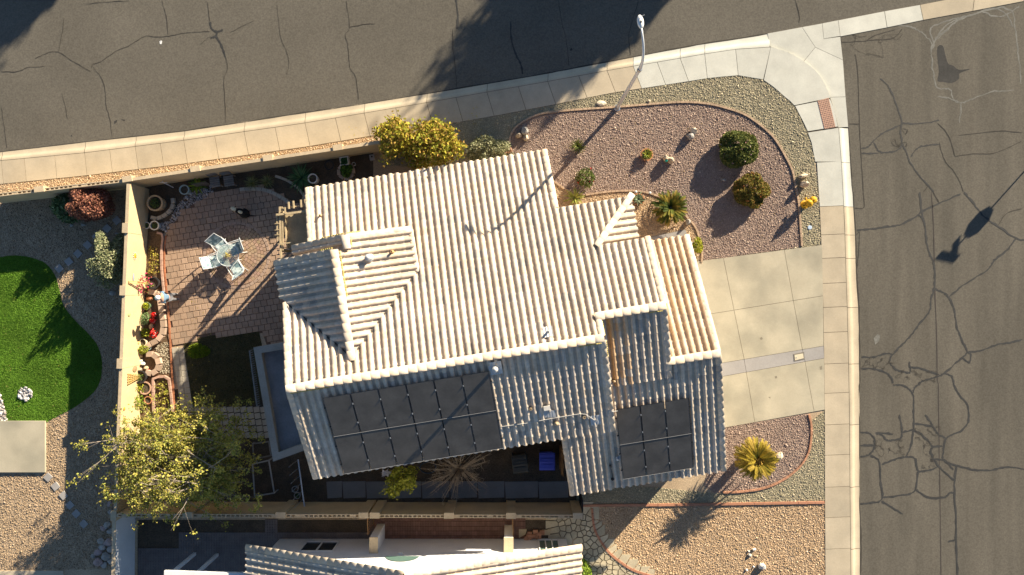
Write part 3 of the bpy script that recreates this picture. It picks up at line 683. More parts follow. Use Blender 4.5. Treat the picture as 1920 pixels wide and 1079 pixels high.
# ---- stepping stones in the western yard
for i, (x, y) in enumerate([(220, 414), (202, 429), (182, 444), (165, 460), (147, 476), (130, 491), (112, 504), (91, 895), (105, 912), (120, 929), (132, 947), (144, 963), (158, 982)]):
    c = P(x, y)
    o = MB().box((c[0], c[1], .03), (.32, .32, .05), math.radians(42 + random.uniform(-5, 5))).build('stepping_stone', conc_grey, None, origin=(c[0], c[1], 0))
    n = ['nearest the corner of the walls', 'second from the wall corner', 'third from the wall corner', 'fourth from the wall corner', 'fifth from the wall corner', 'sixth from the wall corner', 'last of the upper line beside the lawn'][i] if i < 7 else ['touching the concrete pad', 'second from the concrete pad', 'half in the wall shadow', 'just inside the wall shadow', 'second last of the lower line', 'nearest the rock pile'][i - 7]
    tag(o, 'square grey stepping stone ' + n, 'stepping stone', 'stepping stones in the western yard')
# ================================================================== THE HOUSE
def tile_material():
    m = bpy.data.materials.new('roof_tile_clay'); m.use_nodes = True; t = m.node_tree; N = t.nodes; L = t.links
    b = N['Principled BSDF']; b.inputs['Roughness'].default_value = .88; b.inputs['Specular IOR Level'].default_value = .2
    an = N.new('ShaderNodeAttribute'); an.attribute_name = 'Col'
    oi = N.new('ShaderNodeObjectInfo'); ad = N.new('ShaderNodeMath'); ad.operation = 'ADD'; fr = N.new('ShaderNodeMath'); fr.operation = 'FRACT'
    sep = N.new('ShaderNodeSeparateColor'); L.new(an.outputs['Color'], sep.inputs[0])
    L.new(sep.outputs[0], ad.inputs[0]); L.new(oi.outputs['Random'], ad.inputs[1]); L.new(ad.outputs[0], fr.inputs[0])
    cr = N.new('ShaderNodeValToRGB'); L.new(fr.outputs[0], cr.inputs[0])
    e = cr.color_ramp; e.elements[0].color = (0.648, 0.535, 0.408, 1); e.elements[1].color = (0.636, 0.547, 0.450, 1)
    for p, c in ((.15, (0.672, 0.559, 0.426)), (.35, (0.648, 0.518, 0.378)), (.55, (0.696, 0.601, 0.486)), (.70, (0.600, 0.500, 0.396)), (.755, (0.432, 0.381, 0.324)), (.80, (0.528, 0.458, 0.384)), (.84, (0.672, 0.565, 0.450)), (.93, (0.636, 0.500, 0.366))):
        k = e.elements.new(p); k.color = (*c, 1)
    g = N.new('ShaderNodeNewGeometry'); n1 = N.new('ShaderNodeTexNoise'); n1.inputs['Scale'].default_value = 7; n1.inputs['Detail'].default_value = 5
    L.new(g.outputs['Position'], n1.inputs['Vector'])
    mr = N.new('ShaderNodeMapRange'); mr.inputs['From Min'].default_value = .3; mr.inputs['From Max'].default_value = .7; mr.inputs['To Min'].default_value = .82; mr.inputs['To Max'].default_value = 1.1
    L.new(n1.outputs[0], mr.inputs['Value'])
    n2 = N.new('ShaderNodeTexNoise'); n2.inputs['Scale'].default_value = .55; n2.inputs['Detail'].default_value = 4; L.new(g.outputs['Position'], n2.inputs['Vector'])
    mr2 = N.new('ShaderNodeMapRange'); mr2.inputs['From Min'].default_value = .3; mr2.inputs['From Max'].default_value = .7; mr2.inputs['To Min'].default_value = .80; mr2.inputs['To Max'].default_value = 1.05
    L.new(n2.outputs[0], mr2.inputs['Value'])
    mu = N.new('ShaderNodeMath'); mu.operation = 'MULTIPLY'; L.new(mr.outputs[0], mu.inputs[0]); L.new(mr2.outputs[0], mu.inputs[1])
    vm = N.new('ShaderNodeVectorMath'); vm.operation = 'SCALE'; L.new(cr.outputs[0], vm.inputs[0]); L.new(mu.outputs[0], vm.inputs['Scale'])
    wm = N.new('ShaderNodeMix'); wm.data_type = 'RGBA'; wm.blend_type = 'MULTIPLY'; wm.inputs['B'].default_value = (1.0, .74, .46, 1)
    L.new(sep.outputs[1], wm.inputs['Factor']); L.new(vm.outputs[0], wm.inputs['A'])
    L.new(wm.outputs['Result'], b.inputs['Base Color'])
    return m
tilem = tile_material()
PT, EX = .293, .355               # tile pitch across, exposure along the slope
SL = 5 / 12                      # roof pitch
SLP = math.hypot(1, SL)
def tile_geo():
    """barrel-and-pan tile: x across, y up the slope, z along the normal; wider and lifted at its lower end"""
    def prof(r, hgt, dz):
        pts = [(.0, .012 + dz), (.028, .002 + dz), (.070, .002 + dz)]
        cx = .190
        for k in range(7):
            t = math.pi - math.pi * k / 6
            pts.append((cx + r * math.cos(t), dz + .004 + hgt * math.sin(t)))
        pts.append((PT + .004, .006 + dz))
        return pts
    lo = prof(.100, .100, .026); hi = prof(.092, .092, .004); n = len(lo)
    vs = [(x, -.012, z) for x, z in lo] + [(x, EX + .05, z) for x, z in hi] + [(x, -.010, z - .022) for x, z in lo]
    fs = [(i, i + 1, n + i + 1, n + i) for i in range(n - 1)] + [(2 * n + i, 2 * n + i + 1, i + 1, i) for i in range(n - 1)]
    return vs, fs
TV, TF = tile_geo()
house = thing('house', 'single storey house with cream barrel tile roof on the street corner', 'house', (0, 0, 0))
roof_root = MB()                   # sheathing under the tiles, one slab per roof plane
FIELD = MB(); WHOLE = []
def clip_faces(vs, fs, poly):
    """clip faces by the vertical planes of a convex plan polygon (counter-clockwise, u, v)"""
    out = []
    for f in fs:
        pg = [vs[i] for i in f]
        for i in range(len(poly)):
            a, b_ = poly[i], poly[(i + 1) % len(poly)]; nx, ny = b_[1] - a[1], -(b_[0] - a[0]); c = nx * a[0] + ny * a[1]
            o = []
            for k in range(len(pg)):
                p, q = pg[k], pg[(k + 1) % len(pg)]; dp = p[0] * nx + p[1] * ny - c; dq = q[0] * nx + q[1] * ny - c
                if dp <= 0: o.append(p)
                if (dp < 0) != (dq < 0) and abs(dp - dq) > 1e-12:
                    t = dp / (dp - dq); o.append(tuple(p[m] + (q[m] - p[m]) * t for m in range(3)))
            pg = o
            if len(pg) < 3: break
        if len(pg) >= 3: out.append(pg)
    return out
def ccw(p):
    a = sum(p[i][0] * p[(i + 1) % len(p)][1] - p[(i + 1) % len(p)][0] * p[i][1] for i in range(len(p)))
    return p if a > 0 else p[::-1]
def roof_plane(o, across, up, polys, world=hp, field=None, whole=None, deck=None, warm=None):
    """o = (u, v, z) at the lower edge, across/up = unit plan directions"""
    field = FIELD if field is None else field; whole = WHOLE if whole is None else whole; deck = roof_root if deck is None else deck
    upd = (up[0] / SLP, up[1] / SLP, SL / SLP); nrm = Vector((-up[0] * SL, -up[1] * SL, 1)).normalized(); acd = (across[0], across[1], 0)
    if Vector(acd).cross(Vector(upd)).dot(nrm) < 0: acd = (-across[0], -across[1], 0)
    ac = Vector(acd); ud = Vector(upd); O = Vector(o)
    for poly in polys:
        poly = ccw(poly)
        zz = lambda p: o[2] + ((p[0] - o[0]) * up[0] + (p[1] - o[1]) * up[1]) * SL
        top = [world(p[0], p[1], zz(p) - .02) for p in poly]; bot = [world(p[0], p[1], zz(p) - .20) for p in poly]; n = len(poly)
        deck.add(top + bot, [tuple(range(n)), tuple(range(2 * n - 1, n - 1, -1))] + [(i, n + i, n + (i + 1) % n, (i + 1) % n) for i in range(n)])
        aa = [(p[0] - o[0]) * ac.x + (p[1] - o[1]) * ac.y for p in poly]; bb = [((p[0] - o[0]) * up[0] + (p[1] - o[1]) * up[1]) * SLP for p in poly]
        for i in range(int(math.floor(min(aa) / PT)) - 1, int(math.ceil(max(aa) / PT)) + 1):
            for j in range(int(math.floor(min(bb) / EX)) - 1, int(math.ceil(max(bb) / EX)) + 1):
                base = O + ac * (i * PT) + ud * (j * EX)
                cor = [base, base + ac * PT, base + ac * PT + ud * EX, base + ud * EX]
                st = 0
                for k in range(n):
                    a, b_ = poly[k], poly[(k + 1) % n]; nx, ny = b_[1] - a[1], -(b_[0] - a[0]); c = nx * a[0] + ny * a[1]
                    ln = math.hypot(nx, ny)
                    d = [(q.x * nx + q.y * ny - c) / ln for q in cor]
                    if min(d) > -1e-4: st = 2; break
                    if max(d) > .03: st = 1
                if st == 2: continue
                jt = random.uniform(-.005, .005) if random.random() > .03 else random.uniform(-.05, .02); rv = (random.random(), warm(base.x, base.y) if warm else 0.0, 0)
                vs = [tuple(base + ac * x + ud * (y + jt) + nrm * z) for x, y, z in TV]
                if st == 0:
                    whole.append((base + ud * jt, ac, ud, nrm, world, rv))
                else:
                    for pg in clip_faces(vs, TF, poly):
                        field.add([world(*p) for p in pg], [tuple(range(len(pg)))], rv)
# main north slope (one plane from the low north eave to the main ridge)
E_V, E_Z = 5.645, 2.85; R_V = -2.478; R_Z = E_Z + SL * (E_V - R_V)
UW, UNW, UNE, USE = -9.17, -8.04, 2.33, 3.13
S_V = -6.41                                              # main south eave
zN = lambda v: E_Z + (E_V - v) * SL
PV, PU = 2.99, 5.527                                     # porch eave and corner
MV, MR, MS, ME = 1.15, -1.64, -4.62, 5.76                # middle gable: north eave, ridge, south eave, east rake
MZ = zN(MR)
HU = PU - (PV - MV)
CU, CZ = -6.63, 5.89; CS = E_V - (CZ - E_Z) / SL; CN = 2.505   # western cross gable ridge
EU = -3.72; EZ_ = CZ - SL * (EU - CU); EV_ = CS + (EU - CU); EN = 3.02
RU = -6.17; RZ2 = CZ - SL * (RU - CU)
WU = -9.36; WZ = CZ + SL * (WU - CU); wv = lambda u: CS - (u - CU)
W2U = -8.56; W2Z = RZ2 + SL * (W2U - RU)
NP = [[(UNW, 2.9), (EU, 2.9), (EU, E_V), (UNW, E_V)], [(EU, R_V), (UNE, R_V), (UNE, E_V), (EU, E_V)], [(UNE, R_V), (USE, R_V), (USE, PV), (UNE, PV)],
      [(USE, MV), (HU, MV), (PU, PV), (USE, PV)], [(USE, MR), (ME, MR), (ME, MV), (USE, MV)],
      [(UW, R_V), (CU, R_V), (CU, CS), (UW, wv(UW))], [(CU, R_V), (EU, R_V), (EU, EV_), (CU, CS)]]
roof_plane((UNW, E_V, E_Z), (1, 0), (0, -1), NP)
# main south slope
S_Z = R_Z - SL * (R_V - S_V)
roof_plane((UW, S_V, S_Z), (1, 0), (0, 1), [[(UW, S_V), (USE, S_V), (USE, R_V), (UW, R_V)]])
# middle gable, south slope
MSZ = MZ - SL * (MR - MS)
roof_plane((USE, MS, MSZ), (1, 0), (0, 1), [[(USE + .05, MS), (ME, MS), (ME, MR), (USE + .05, MR)]], warm=lambda u, v: .85 if 3.35 < u < 3.7 else (.5 if 3.7 < u < 4.3 and random.random() < .5 else 0))
# garage slopes
G_V, G_Z, GS, GN, GE, GW = -3.968, 4.84, -9.345, 1.02, 7.84, 1.17
GSZ = G_Z - SL * (G_V - GS); GNZ = G_Z - SL * (GN - G_V)
roof_plane((GW, GS, GSZ), (1, 0), (0, 1), [[(GW, GS), (USE, GS), (USE, -6.1), (GW, -6.1)], [(USE, GS), (5.74, GS), (5.74, -4.5), (USE, -4.5)], [(5.74, GS), (GE, GS), (GE, G_V), (5.74, G_V)]])
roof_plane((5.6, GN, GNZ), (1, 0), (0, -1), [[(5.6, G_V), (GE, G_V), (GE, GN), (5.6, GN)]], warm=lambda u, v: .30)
# porch hip, east face
roof_plane((PU, 1.1, zN(PV)), (0, 1), (-1, 0), [[(HU, 1.09), (PU, 1.09), (PU, PV), (HU, MV)]])
# western cross gable: east slope, west slope, and the lower west slope in front
roof_plane((EU, EN, EZ_), (0, 1), (-1, 0), [[(CU, CS), (EU, EV_), (EU, CN), (CU, CN)], [(RU, CN), (EU, CN), (EU, EN), (RU, EN)]])
roof_plane((WU, CN, WZ), (0, 1), (1, 0), [[(WU, wv(WU)), (CU, CS), (CU, CN), (WU, CN)]])
roof_plane((W2U, EN, W2Z), (0, 1), (1, 0), [[(W2U, 2.42), (RU, 2.42), (RU, EN), (W2U, EN)]])
roof = roof_root.build('roof', fascia, house)
# the 300 tiles nearest the drone are single pieces, the rest one field
tile_me = bpy.data.meshes.new('roof_tile'); tile_me.from_pydata(TV, [], TF); tile_me.materials.append(tilem)
def single_tiles(whole, field, parent, nmax, nm='roof_tile', me=tile_me):
    whole.sort(key=lambda w: -w[0].z + (50 if w[5][1] > 0 else 0))
    for k, (base, ac, ud, nrm, world, rv) in enumerate(whole):
        if k < nmax:
            o = bpy.data.objects.new(nm, me); link(o, parent)
            b0 = Vector(world(*base)); X = Vector(world(*(base + ac))) - b0; Y = Vector(world(*(base + ud))) - b0; Z = Vector(world(*(base + nrm))) - b0
            m = Matrix((X, Y, Z)).transposed().to_4x4(); m.translation = b0 - org(parent); o.matrix_local = m
        else:
            field.add([world(*(base + ac * x + ud * y + nrm * z)) for x, y, z in TV], TF, rv)
single_tiles(WHOLE, FIELD, roof, 300)
FIELD.build('tile_field', tilem, roof, kind='stuff')
# ridge, hip and rake tiles
def cap_mesh(nm):
    b = MB(); n = 8; vs = []
    for y, r, dz in ((-.03, .166, .014), (1.0, .159, .0)):
        for k in range(n + 1):
            t = math.pi * k / n; vs.append((r * math.cos(t), y, r * .62 * math.sin(t) + dz - .01))
    for k in range(n + 1):
        t = math.pi * k / n; vs.append((.152 * math.cos(t), -.04, .152 * .58 * math.sin(t) + .008))
    fs = [(k + 1, k, n + 1 + k, n + 2 + k) for k in range(n)] + [(k, k + 1, 2 * n + 3 + k, 2 * n + 2 + k) for k in range(n)]
    me = bpy.data.meshes.new(nm); me.from_pydata(vs, [], fs); me.materials.append(tilem)
    me.polygons.foreach_set('use_smooth', [True] * 8 + [False] * 8)
    return me
cap_me = cap_mesh('ridge_tile')
def caps(a, b_, nm='ridge_tile', ex=.37, parent=None, lift=.02, scale=1.0, world=hp):
    parent = parent or roof
    a = Vector(world(*a)); b_ = Vector(world(*b_)); d = b_ - a; n = max(1, round(d.length / ex)); L_ = d.length / n; d.normalize()
    x = d.cross(Vector((0, 0, 1))).normalized(); z = x.cross(d)
    for i in range(n):
        o = bpy.data.objects.new(nm, cap_me); link(o, parent)
        m = Matrix((x * scale, d * (L_ * 1.02), z * scale)).transposed().to_4x4()
        m = m @ Matrix.Rotation(random.uniform(-.02, .02), 4, 'Z')
        m.translation = a + d * (i * L_) + z * lift - org(parent) + Vector((random.uniform(-.006, .006), random.uniform(-.006, .006), 0)); o.matrix_local = m
LR = .095
caps((USE + .05, R_V, R_Z + LR), (UW - .05, R_V, R_Z + LR))
caps((ME + .05, MR, MZ + LR), (USE - .1, MR, MZ + LR))
caps((GE + .05, G_V, G_Z + LR), (5.65, G_V, G_Z + LR))
caps((CU, CN + .06, CZ + LR), (CU, CS - .15, CZ + LR))
caps((RU, EN + .04, RZ2 + LR), (RU, CN + .04, RZ2 + LR))
caps((PU + .04, PV + .04, zN(PV) + LR), (HU - .03, MV - .03, zN(MV) + LR), 'hip_tile', scale=.84)
def rake(u, v0, v1, z0, z1, off=.0): caps((u + off, v0, z0 + .03), (u + off, v1, z1 + .03), 'rake_tile', .355, scale=.82)
rake(UNE, E_V, PV, E_Z, zN(PV)); rake(UNW, E_V, 3.05, E_Z, zN(3.05))
rake(ME, MV, -1.6, zN(MV), zN(-1.6)); rake(ME, MS, -1.7, MSZ, MZ - .02)
rake(GE, GN, -3.9, GNZ, G_Z - .03); rake(GE, GS, -4.05, GSZ, G_Z - .03)
rake(USE, S_V, -2.55, S_Z, R_Z - .02); rake(UW, S_V, -2.55, S_Z, R_Z - .02); rake(UW, .85, -2.42, zN(.85), R_Z - .02); rake(USE, -1.75, -2.42, zN(-1.75), R_Z - .02)
rake(GW, GS, -6.35, GSZ, GSZ + SL * (GS * -1 - 6.35))
caps((WU, CN, WZ + .03), (CU - .05, CN, CZ + .01), 'rake_tile', .355, scale=.82)
caps((W2U, EN, W2Z + .03), (RU - .05, EN, RZ2 + .01), 'rake_tile', .355, scale=.82)
caps((EU, EN, EZ_ + .03), (RU + .05, EN, RZ2 + .01), 'rake_tile', .355, scale=.82)
caps((EU, EN - .03, EZ_), (EU, EV_, EZ_), 'rake_tile', .355, scale=.7)
# valley flashings where the cross gable meets the main slope
for a_, c_ in (((CU, CS - .02, CZ + .005), (EU + .03, EV_ + .02, EZ_ - .005)), ((CU - .01, CS - .02, CZ + .005), (UW, wv(UW) - .02, zN(wv(UW))))):
    b = MB(); p0, p1 = Vector(hp(*a_)), Vector(hp(*c_)); n = 22
    for i in range(n):
        q0 = p0.lerp(p1, i / n); q1 = p0.lerp(p1, (i + .9) / n); b.beam(q0 + Vector((0, 0, .062)), q1 + Vector((0, 0, .062 + random.uniform(0, .02))), random.uniform(.05, .09), .03)
    b.build('valley_flashing', M('valley_dark', (.10, .085, .07), .9), roof)
# foam closures showing at the ridge ends
def closure(a, b_, n=8):
    b = MB(); a = Vector(hp(*a)); c = Vector(hp(*b_)); d = (c - a) / n
    for i in range(n): b.beam(a + d * (i + .08), a + d * (i + .72), .045, .06)
    b.beam(a, c, .02, .035); b.build('ridge_closure', yellow_f, roof)
o_ = .195
closure((2.2, R_V - o_, R_Z + .03), (3.1, R_V - o_, R_Z + .03), 12); closure((USE + .13, -2.42, R_Z - .01), (USE + .13, -1.85, R_Z - .24)); closure((USE + .15, -3.3, R_Z - .32), (USE + .15, -2.62, R_Z - .03), 8)
closure((5.1, MR - o_, MZ + .02), (5.7, MR - o_, MZ + .02)); closure((ME + .13, -2.0, MZ - .12), (ME + .13, -1.5, MZ - .02), 6); closure((-9.12, R_V - o_, R_Z + .03), (-7.6, R_V - o_, R_Z + .03), 16); closure((UW - .13, -2.35, R_Z - .03), (UW - .13, -1.6, R_Z - .35), 8)
closure((CU + o_, CN, CZ + .02), (CU + o_, .7, CZ + .02), 22); closure((RU + o_, EN + .02, RZ2 + .02), (RU + o_, CN + .1, RZ2 + .02), 7); closure((-7.2, EN + .15, RZ2 - .40), (-6.2, EN + .15, RZ2 + .03), 8); closure((-6.1, EN + .15, RZ2 + .02), (-5.6, EN + .15, RZ2 - .17), 6); closure((-7.25, CN + .15, CZ - .21), (-6.7, CN + .15, CZ + .03), 6)
# stained tiles below the middle gable: rust run-off is part of those tiles
# walls
def gable_wall(u0, u1, prof):
    b = MB(); n = len(prof)
    vs = [hp(u0, v, z) for v, z in prof] + [hp(u1, v, z) for v, z in prof]
    b.add(vs, [tuple(range(n)), tuple(range(2 * n - 1, n - 1, -1))] + [(i, n + i, n + (i + 1) % n, (i + 1) % n) for i in range(n)][:n - 1] )
    return b.build('wall', stucco, house)
Z = .30
zS = lambda v: R_Z - SL * (R_V - v); zM = lambda v: MZ - SL * (MR - v); zG = lambda v: G_Z - SL * abs(v - G_V)
gable_wall(-7.6, 1.9, [(5.15, 0), (5.15, zN(5.15) - Z), (R_V, R_Z - Z), (-5.95, zS(-5.95) - Z), (-5.95, 0)])
gable_wall(1.9, 2.75, [(2.5, 0), (2.5, zN(2.5) - Z), (R_V, R_Z - Z), (-5.95, zS(-5.95) - Z), (-5.95, 0)])
gable_wall(-8.75, -7.6, [(.5, 0), (.5, zN(.5) - Z), (R_V, R_Z - Z), (-5.95, zS(-5.95) - Z), (-5.95, 0)])
gable_wall(2.75, 5.35, [(.75, 0), (.75, zN(.75) - Z), (MR, MZ - Z), (-4.25, zM(-4.25) - Z), (-4.25, 0)])
gable_wall(1.6, 7.40, [(.6, 0), (.6, zG(.6) - Z), (G_V, G_Z - Z - .03), (-8.9, zG(-8.9) - Z), (-8.9, 0)])
def gable_wall_v(v0, v1, prof):
    b = MB(); n = len(prof); vs = [hp(u, v0, z) for u, z in prof] + [hp(u, v1, z) for u, z in prof]
    b.add(vs, [tuple(range(2 * n - 1, n - 1, -1)), tuple(range(n))] + [(n + i, i, (i + 1) % n, n + (i + 1) % n) for i in range(n)][:n - 1]); return b.build('wall', stucco, house)
cz = lambda u: CZ - SL * abs(u - CU); cz2 = lambda u: RZ2 - SL * abs(u - RU)
gable_wall_v(-1.4, 2.08, [(-8.95, 0), (-8.95, cz(-8.95) - Z), (CU, CZ - Z), (-4.1, cz(-4.1) - Z), (-4.1, 0)])
gable_wall_v(2.02, 2.65, [(-8.2, 0), (-8.2, cz2(-8.2) - Z), (RU, RZ2 - Z), (-4.1, cz2(-4.1) - Z), (-4.1, 0)])
# garage door on the east wall with panels, and a door handle
gd = MB(); gd.add([hp(7.41, -6.9), hp(7.45, -6.9), hp(7.45, -1.6), hp(7.41, -1.6), hp(7.41, -6.9, 2.15), hp(7.45, -6.9, 2.15), hp(7.45, -1.6, 2.15), hp(7.41, -1.6, 2.15)], [(0, 1, 5, 4), (1, 2, 6, 5), (2, 3, 7, 6), (4, 5, 6, 7)])
gdo = gd.build('garage_door', white_m, house)
for r in range(4):
    for c in range(8):
        v0 = -6.85 + c * .655; z0 = .06 + r * .52
        q = MB(); q.add([hp(7.452, v0 + .06, z0 + .05), hp(7.452, v0 + .6, z0 + .05), hp(7.452, v0 + .6, z0 + .46), hp(7.452, v0 + .06, z0 + .46), hp(7.475, v0 + .1, z0 + .09), hp(7.475, v0 + .56, z0 + .09), hp(7.475, v0 + .56, z0 + .42), hp(7.475, v0 + .1, z0 + .42)], [(4, 5, 6, 7), (0, 1, 5, 4), (1, 2, 6, 5), (2, 3, 7, 6), (3, 0, 4, 7)]); q.build('door_panel', white_m, gdo)
for (u0, v0, du, dv) in ((-5.5, 5.16, 1.4, 0), (-1.5, 5.16, 1.4, 0), (-5.0, -5.96, 1.4, 0), (0, -5.96, 1.2, 0)):
    s_ = 1 if v0 > 0 else -1
    w = MB().add([hp(u0, v0 + .03 * s_, 1.0), hp(u0 + du, v0 + .03 * s_, 1.0), hp(u0 + du, v0 + .03 * s_, 2.1), hp(u0, v0 + .03 * s_, 2.1)], [(0, 1, 2, 3) if s_ < 0 else (3, 2, 1, 0)]).build('window', windowg, house)
    f = MB()
    for a, c in (((u0, 1.0), (u0 + du, 1.0)), ((u0, 2.1), (u0 + du, 2.1)), ((u0, 1.0), (u0, 2.1)), ((u0 + du, 1.0), (u0 + du, 2.1)), ((u0 + du / 2, 1.0), (u0 + du / 2, 2.1))):
        f.beam(hp(a[0], v0 + .05 * s_, a[1]), hp(c[0], v0 + .05 * s_, c[1]), .06)
    f.build('frame', white_m, w)
# roof fittings: vents, pipes, flashings and the conduit
def zat(px, py, plane):
    """photo point on a roof plane -> world point"""
    z = 4.0
    for _ in range(30):
        x, y, _z = P(px, py, z); u = x * CA + y * SA; v = -x * SA + y * CA; z = plane(u, v)
    return x, y, z
pN = lambda u, v: zN(v)
pS = lambda u, v: R_Z - (R_V - v) * SL
pE = lambda u, v: CZ - (u - CU) * SL
pG = lambda u, v: G_Z - (G_V - v) * SL
pM = lambda u, v: MZ - (MR - v) * SL
def pipe(px, py, plane, r, h, mat=conduit_m, cap=None, fl=None, nm='vent_pipe'):
    c = Vector(zat(px, py, plane)); b = MB(); b.lathe([(r * 1.7, -.02), (r * 1.5, .10), (r, .12), (r, h), (r * .7, h), (r * .7, h - .05)], c, 12); o = b.build(nm, mat, roof, smooth=False)
    if cap: MB().lathe([(r * .9, 0), (cap, .02), (cap * .9, .08), (.02, .13)], (c.x, c.y, c.z + h), 12).build('vent_cap', mat, o)
    if fl:
        f = MB(); s_ = fl / 2
        pts = []
        for i, j in ((-1, -1), (1, -1), (1, 1), (-1, 1)):
            x, y = c.x + (i * CA - j * SA) * s_, c.y + (i * SA + j * CA) * s_; u = x * CA + y * SA; v = -x * SA + y * CA; pts.append((x, y, plane(u, v) + .125))
        n = 8; vs = []
        for i in range(n + 1):
            for j in range(n + 1):
                s1, t1 = i / n, j / n; p = [(pts[0][m] * (1 - s1) + pts[1][m] * s1) * (1 - t1) + (pts[3][m] * (1 - s1) + pts[2][m] * s1) * t1 for m in range(3)]
                p[2] += .012 * math.sin(i * 2.6) + random.uniform(-.004, .004); vs.append(p)
        f.add(vs, [(i * (n + 1) + j, (i + 1) * (n + 1) + j, (i + 1) * (n + 1) + j + 1, i * (n + 1) + j + 1) for i in range(n) for j in range(n)]); f.build('flashing', flashing, o)
    return o
pipe(1027, 622, pN, .045, .32, galv, None, .40); pipe(693, 484, pE, .11, .34, flashing, .14, None); pipe(736, 473, pE, .05, .30, tilem, None, None); pipe(602, 405, pN, .04, .26, tan_c)
pipe(929, 690, pS, .07, .60, M('vent_grey', (.50, .49, .46), .6), .12, .52, 'attic_vent')
pipe(995, 766, pS, .05, .24, tan_c); pipe(1043, 793, pS, .075, .22, tan_c, .085); pipe(1095, 782, pS, .06, .18, tan_c); pipe(1116, 787, pS, .03, .16, galv, None, .42)
pipe(1158, 859, pG, .06, .18, galv, None, .2); pipe(1144, 873, pG, .03, .3, black_m); pipe(1148, 898, pG, .045, .12, black_m); pipe(1150, 714, pM, .035, .28, tan_c, .05)
c = zat(1025, 764, pS); b = MB(); b.box((c[0], c[1], c[2] + .2), (.26, .17, .16), A); b.box((c[0], c[1], c[2] + .05), (.2, .14, .2), A); vb = b.build('vent_hood', M('hood_grey', (.52, .50, .46), .6), roof)
c2 = Vector(zat(1025, 776, pS)); f = MB()
for i in range(6): f.beam(c2 + Vector((-.28 + i * .11, -.0, .11)) + Vector((0, .16, .05)), c2 + Vector((-.28 + i * .11 + .05, 0, .11)) + Vector((0, -.14, -.05)), .11, .012)
f.build('flashing', flashing, vb)
b = MB(); pts = [Vector(zat(*p, pS)) + Vector((0, 0, .14)) for p in ((941, 799), (985, 793), (1040, 783), (1088, 775), (1097, 776), (1108, 783), (1117, 789))]
b.tube(pts, .011, 6); b.build('conduit', conduit_m, roof)
b = MB(); b.tube([Vector(zat(*p, pG)) + Vector((0, 0, .13)) for p in ((1144, 874), (1147, 888), (1149, 898))], .014, 6); b.build('conduit', black_m, roof)
b = MB(); b.tube([Vector(zat(*p, pS)) + Vector((0, 0, .12)) for p in ((1140, 772), (1150, 771), (1157, 770))], .014, 6); b.build('conduit', conduit_m, roof)
# flat patio roof with a parapet on the west side
pr = thing('patio_cover', 'flat grey patio roof with tan stucco parapet beside the western eave', 'patio cover', hp(-9.6, -3.6))
zp = 2.7
o4 = [P(475, 652, zp + .3), P(560, 637, zp + .3), P(590, 838, zp + .3), P(512, 866, zp + .3)]
i4 = inset(o4, .30)
MB().prism(inset(o4, .28), zp - .15, zp).build('deck', flatroof, pr)
b = MB(); n = 4
vs = [(p[0], p[1], zp + .3) for p in o4] + [(p[0], p[1], zp + .3) for p in i4] + [(p[0], p[1], zp - .3) for p in o4] + [(p[0], p[1], zp - .02) for p in i4]
fs = []
for i in range(4):
    j = (i + 1) % 4; fs += [(i, j, 4 + j, 4 + i), (8 + i, 8 + j, j, i)[::-1], (4 + i, 4 + j, 12 + j, 12 + i)]
b.add(vs, [f[::-1] for f in fs]); b.build('parapet', stucco_g, pr)
for k in (0, 3):
    MB().box((i4[k][0], i4[k][1], zp / 2 - .1), (.3, .3, zp - .2), A).build('column', stucco_g, pr)
b = MB(); a_ = Vector(P(468, 658, zp + .1)); c_ = Vector(P(482, 762, zp + .1)); b.beam(a_, c_, .05, .08)
a2 = Vector(P(474, 656, zp + .05)); c2 = Vector(P(488, 760, zp + .05))
for i in range(26):
    t = i / 25; b.beam(a_.lerp(c_, t), a2.lerp(c2, t), .03, .05)
b.build('trellis_strip', wood_gy, pr)
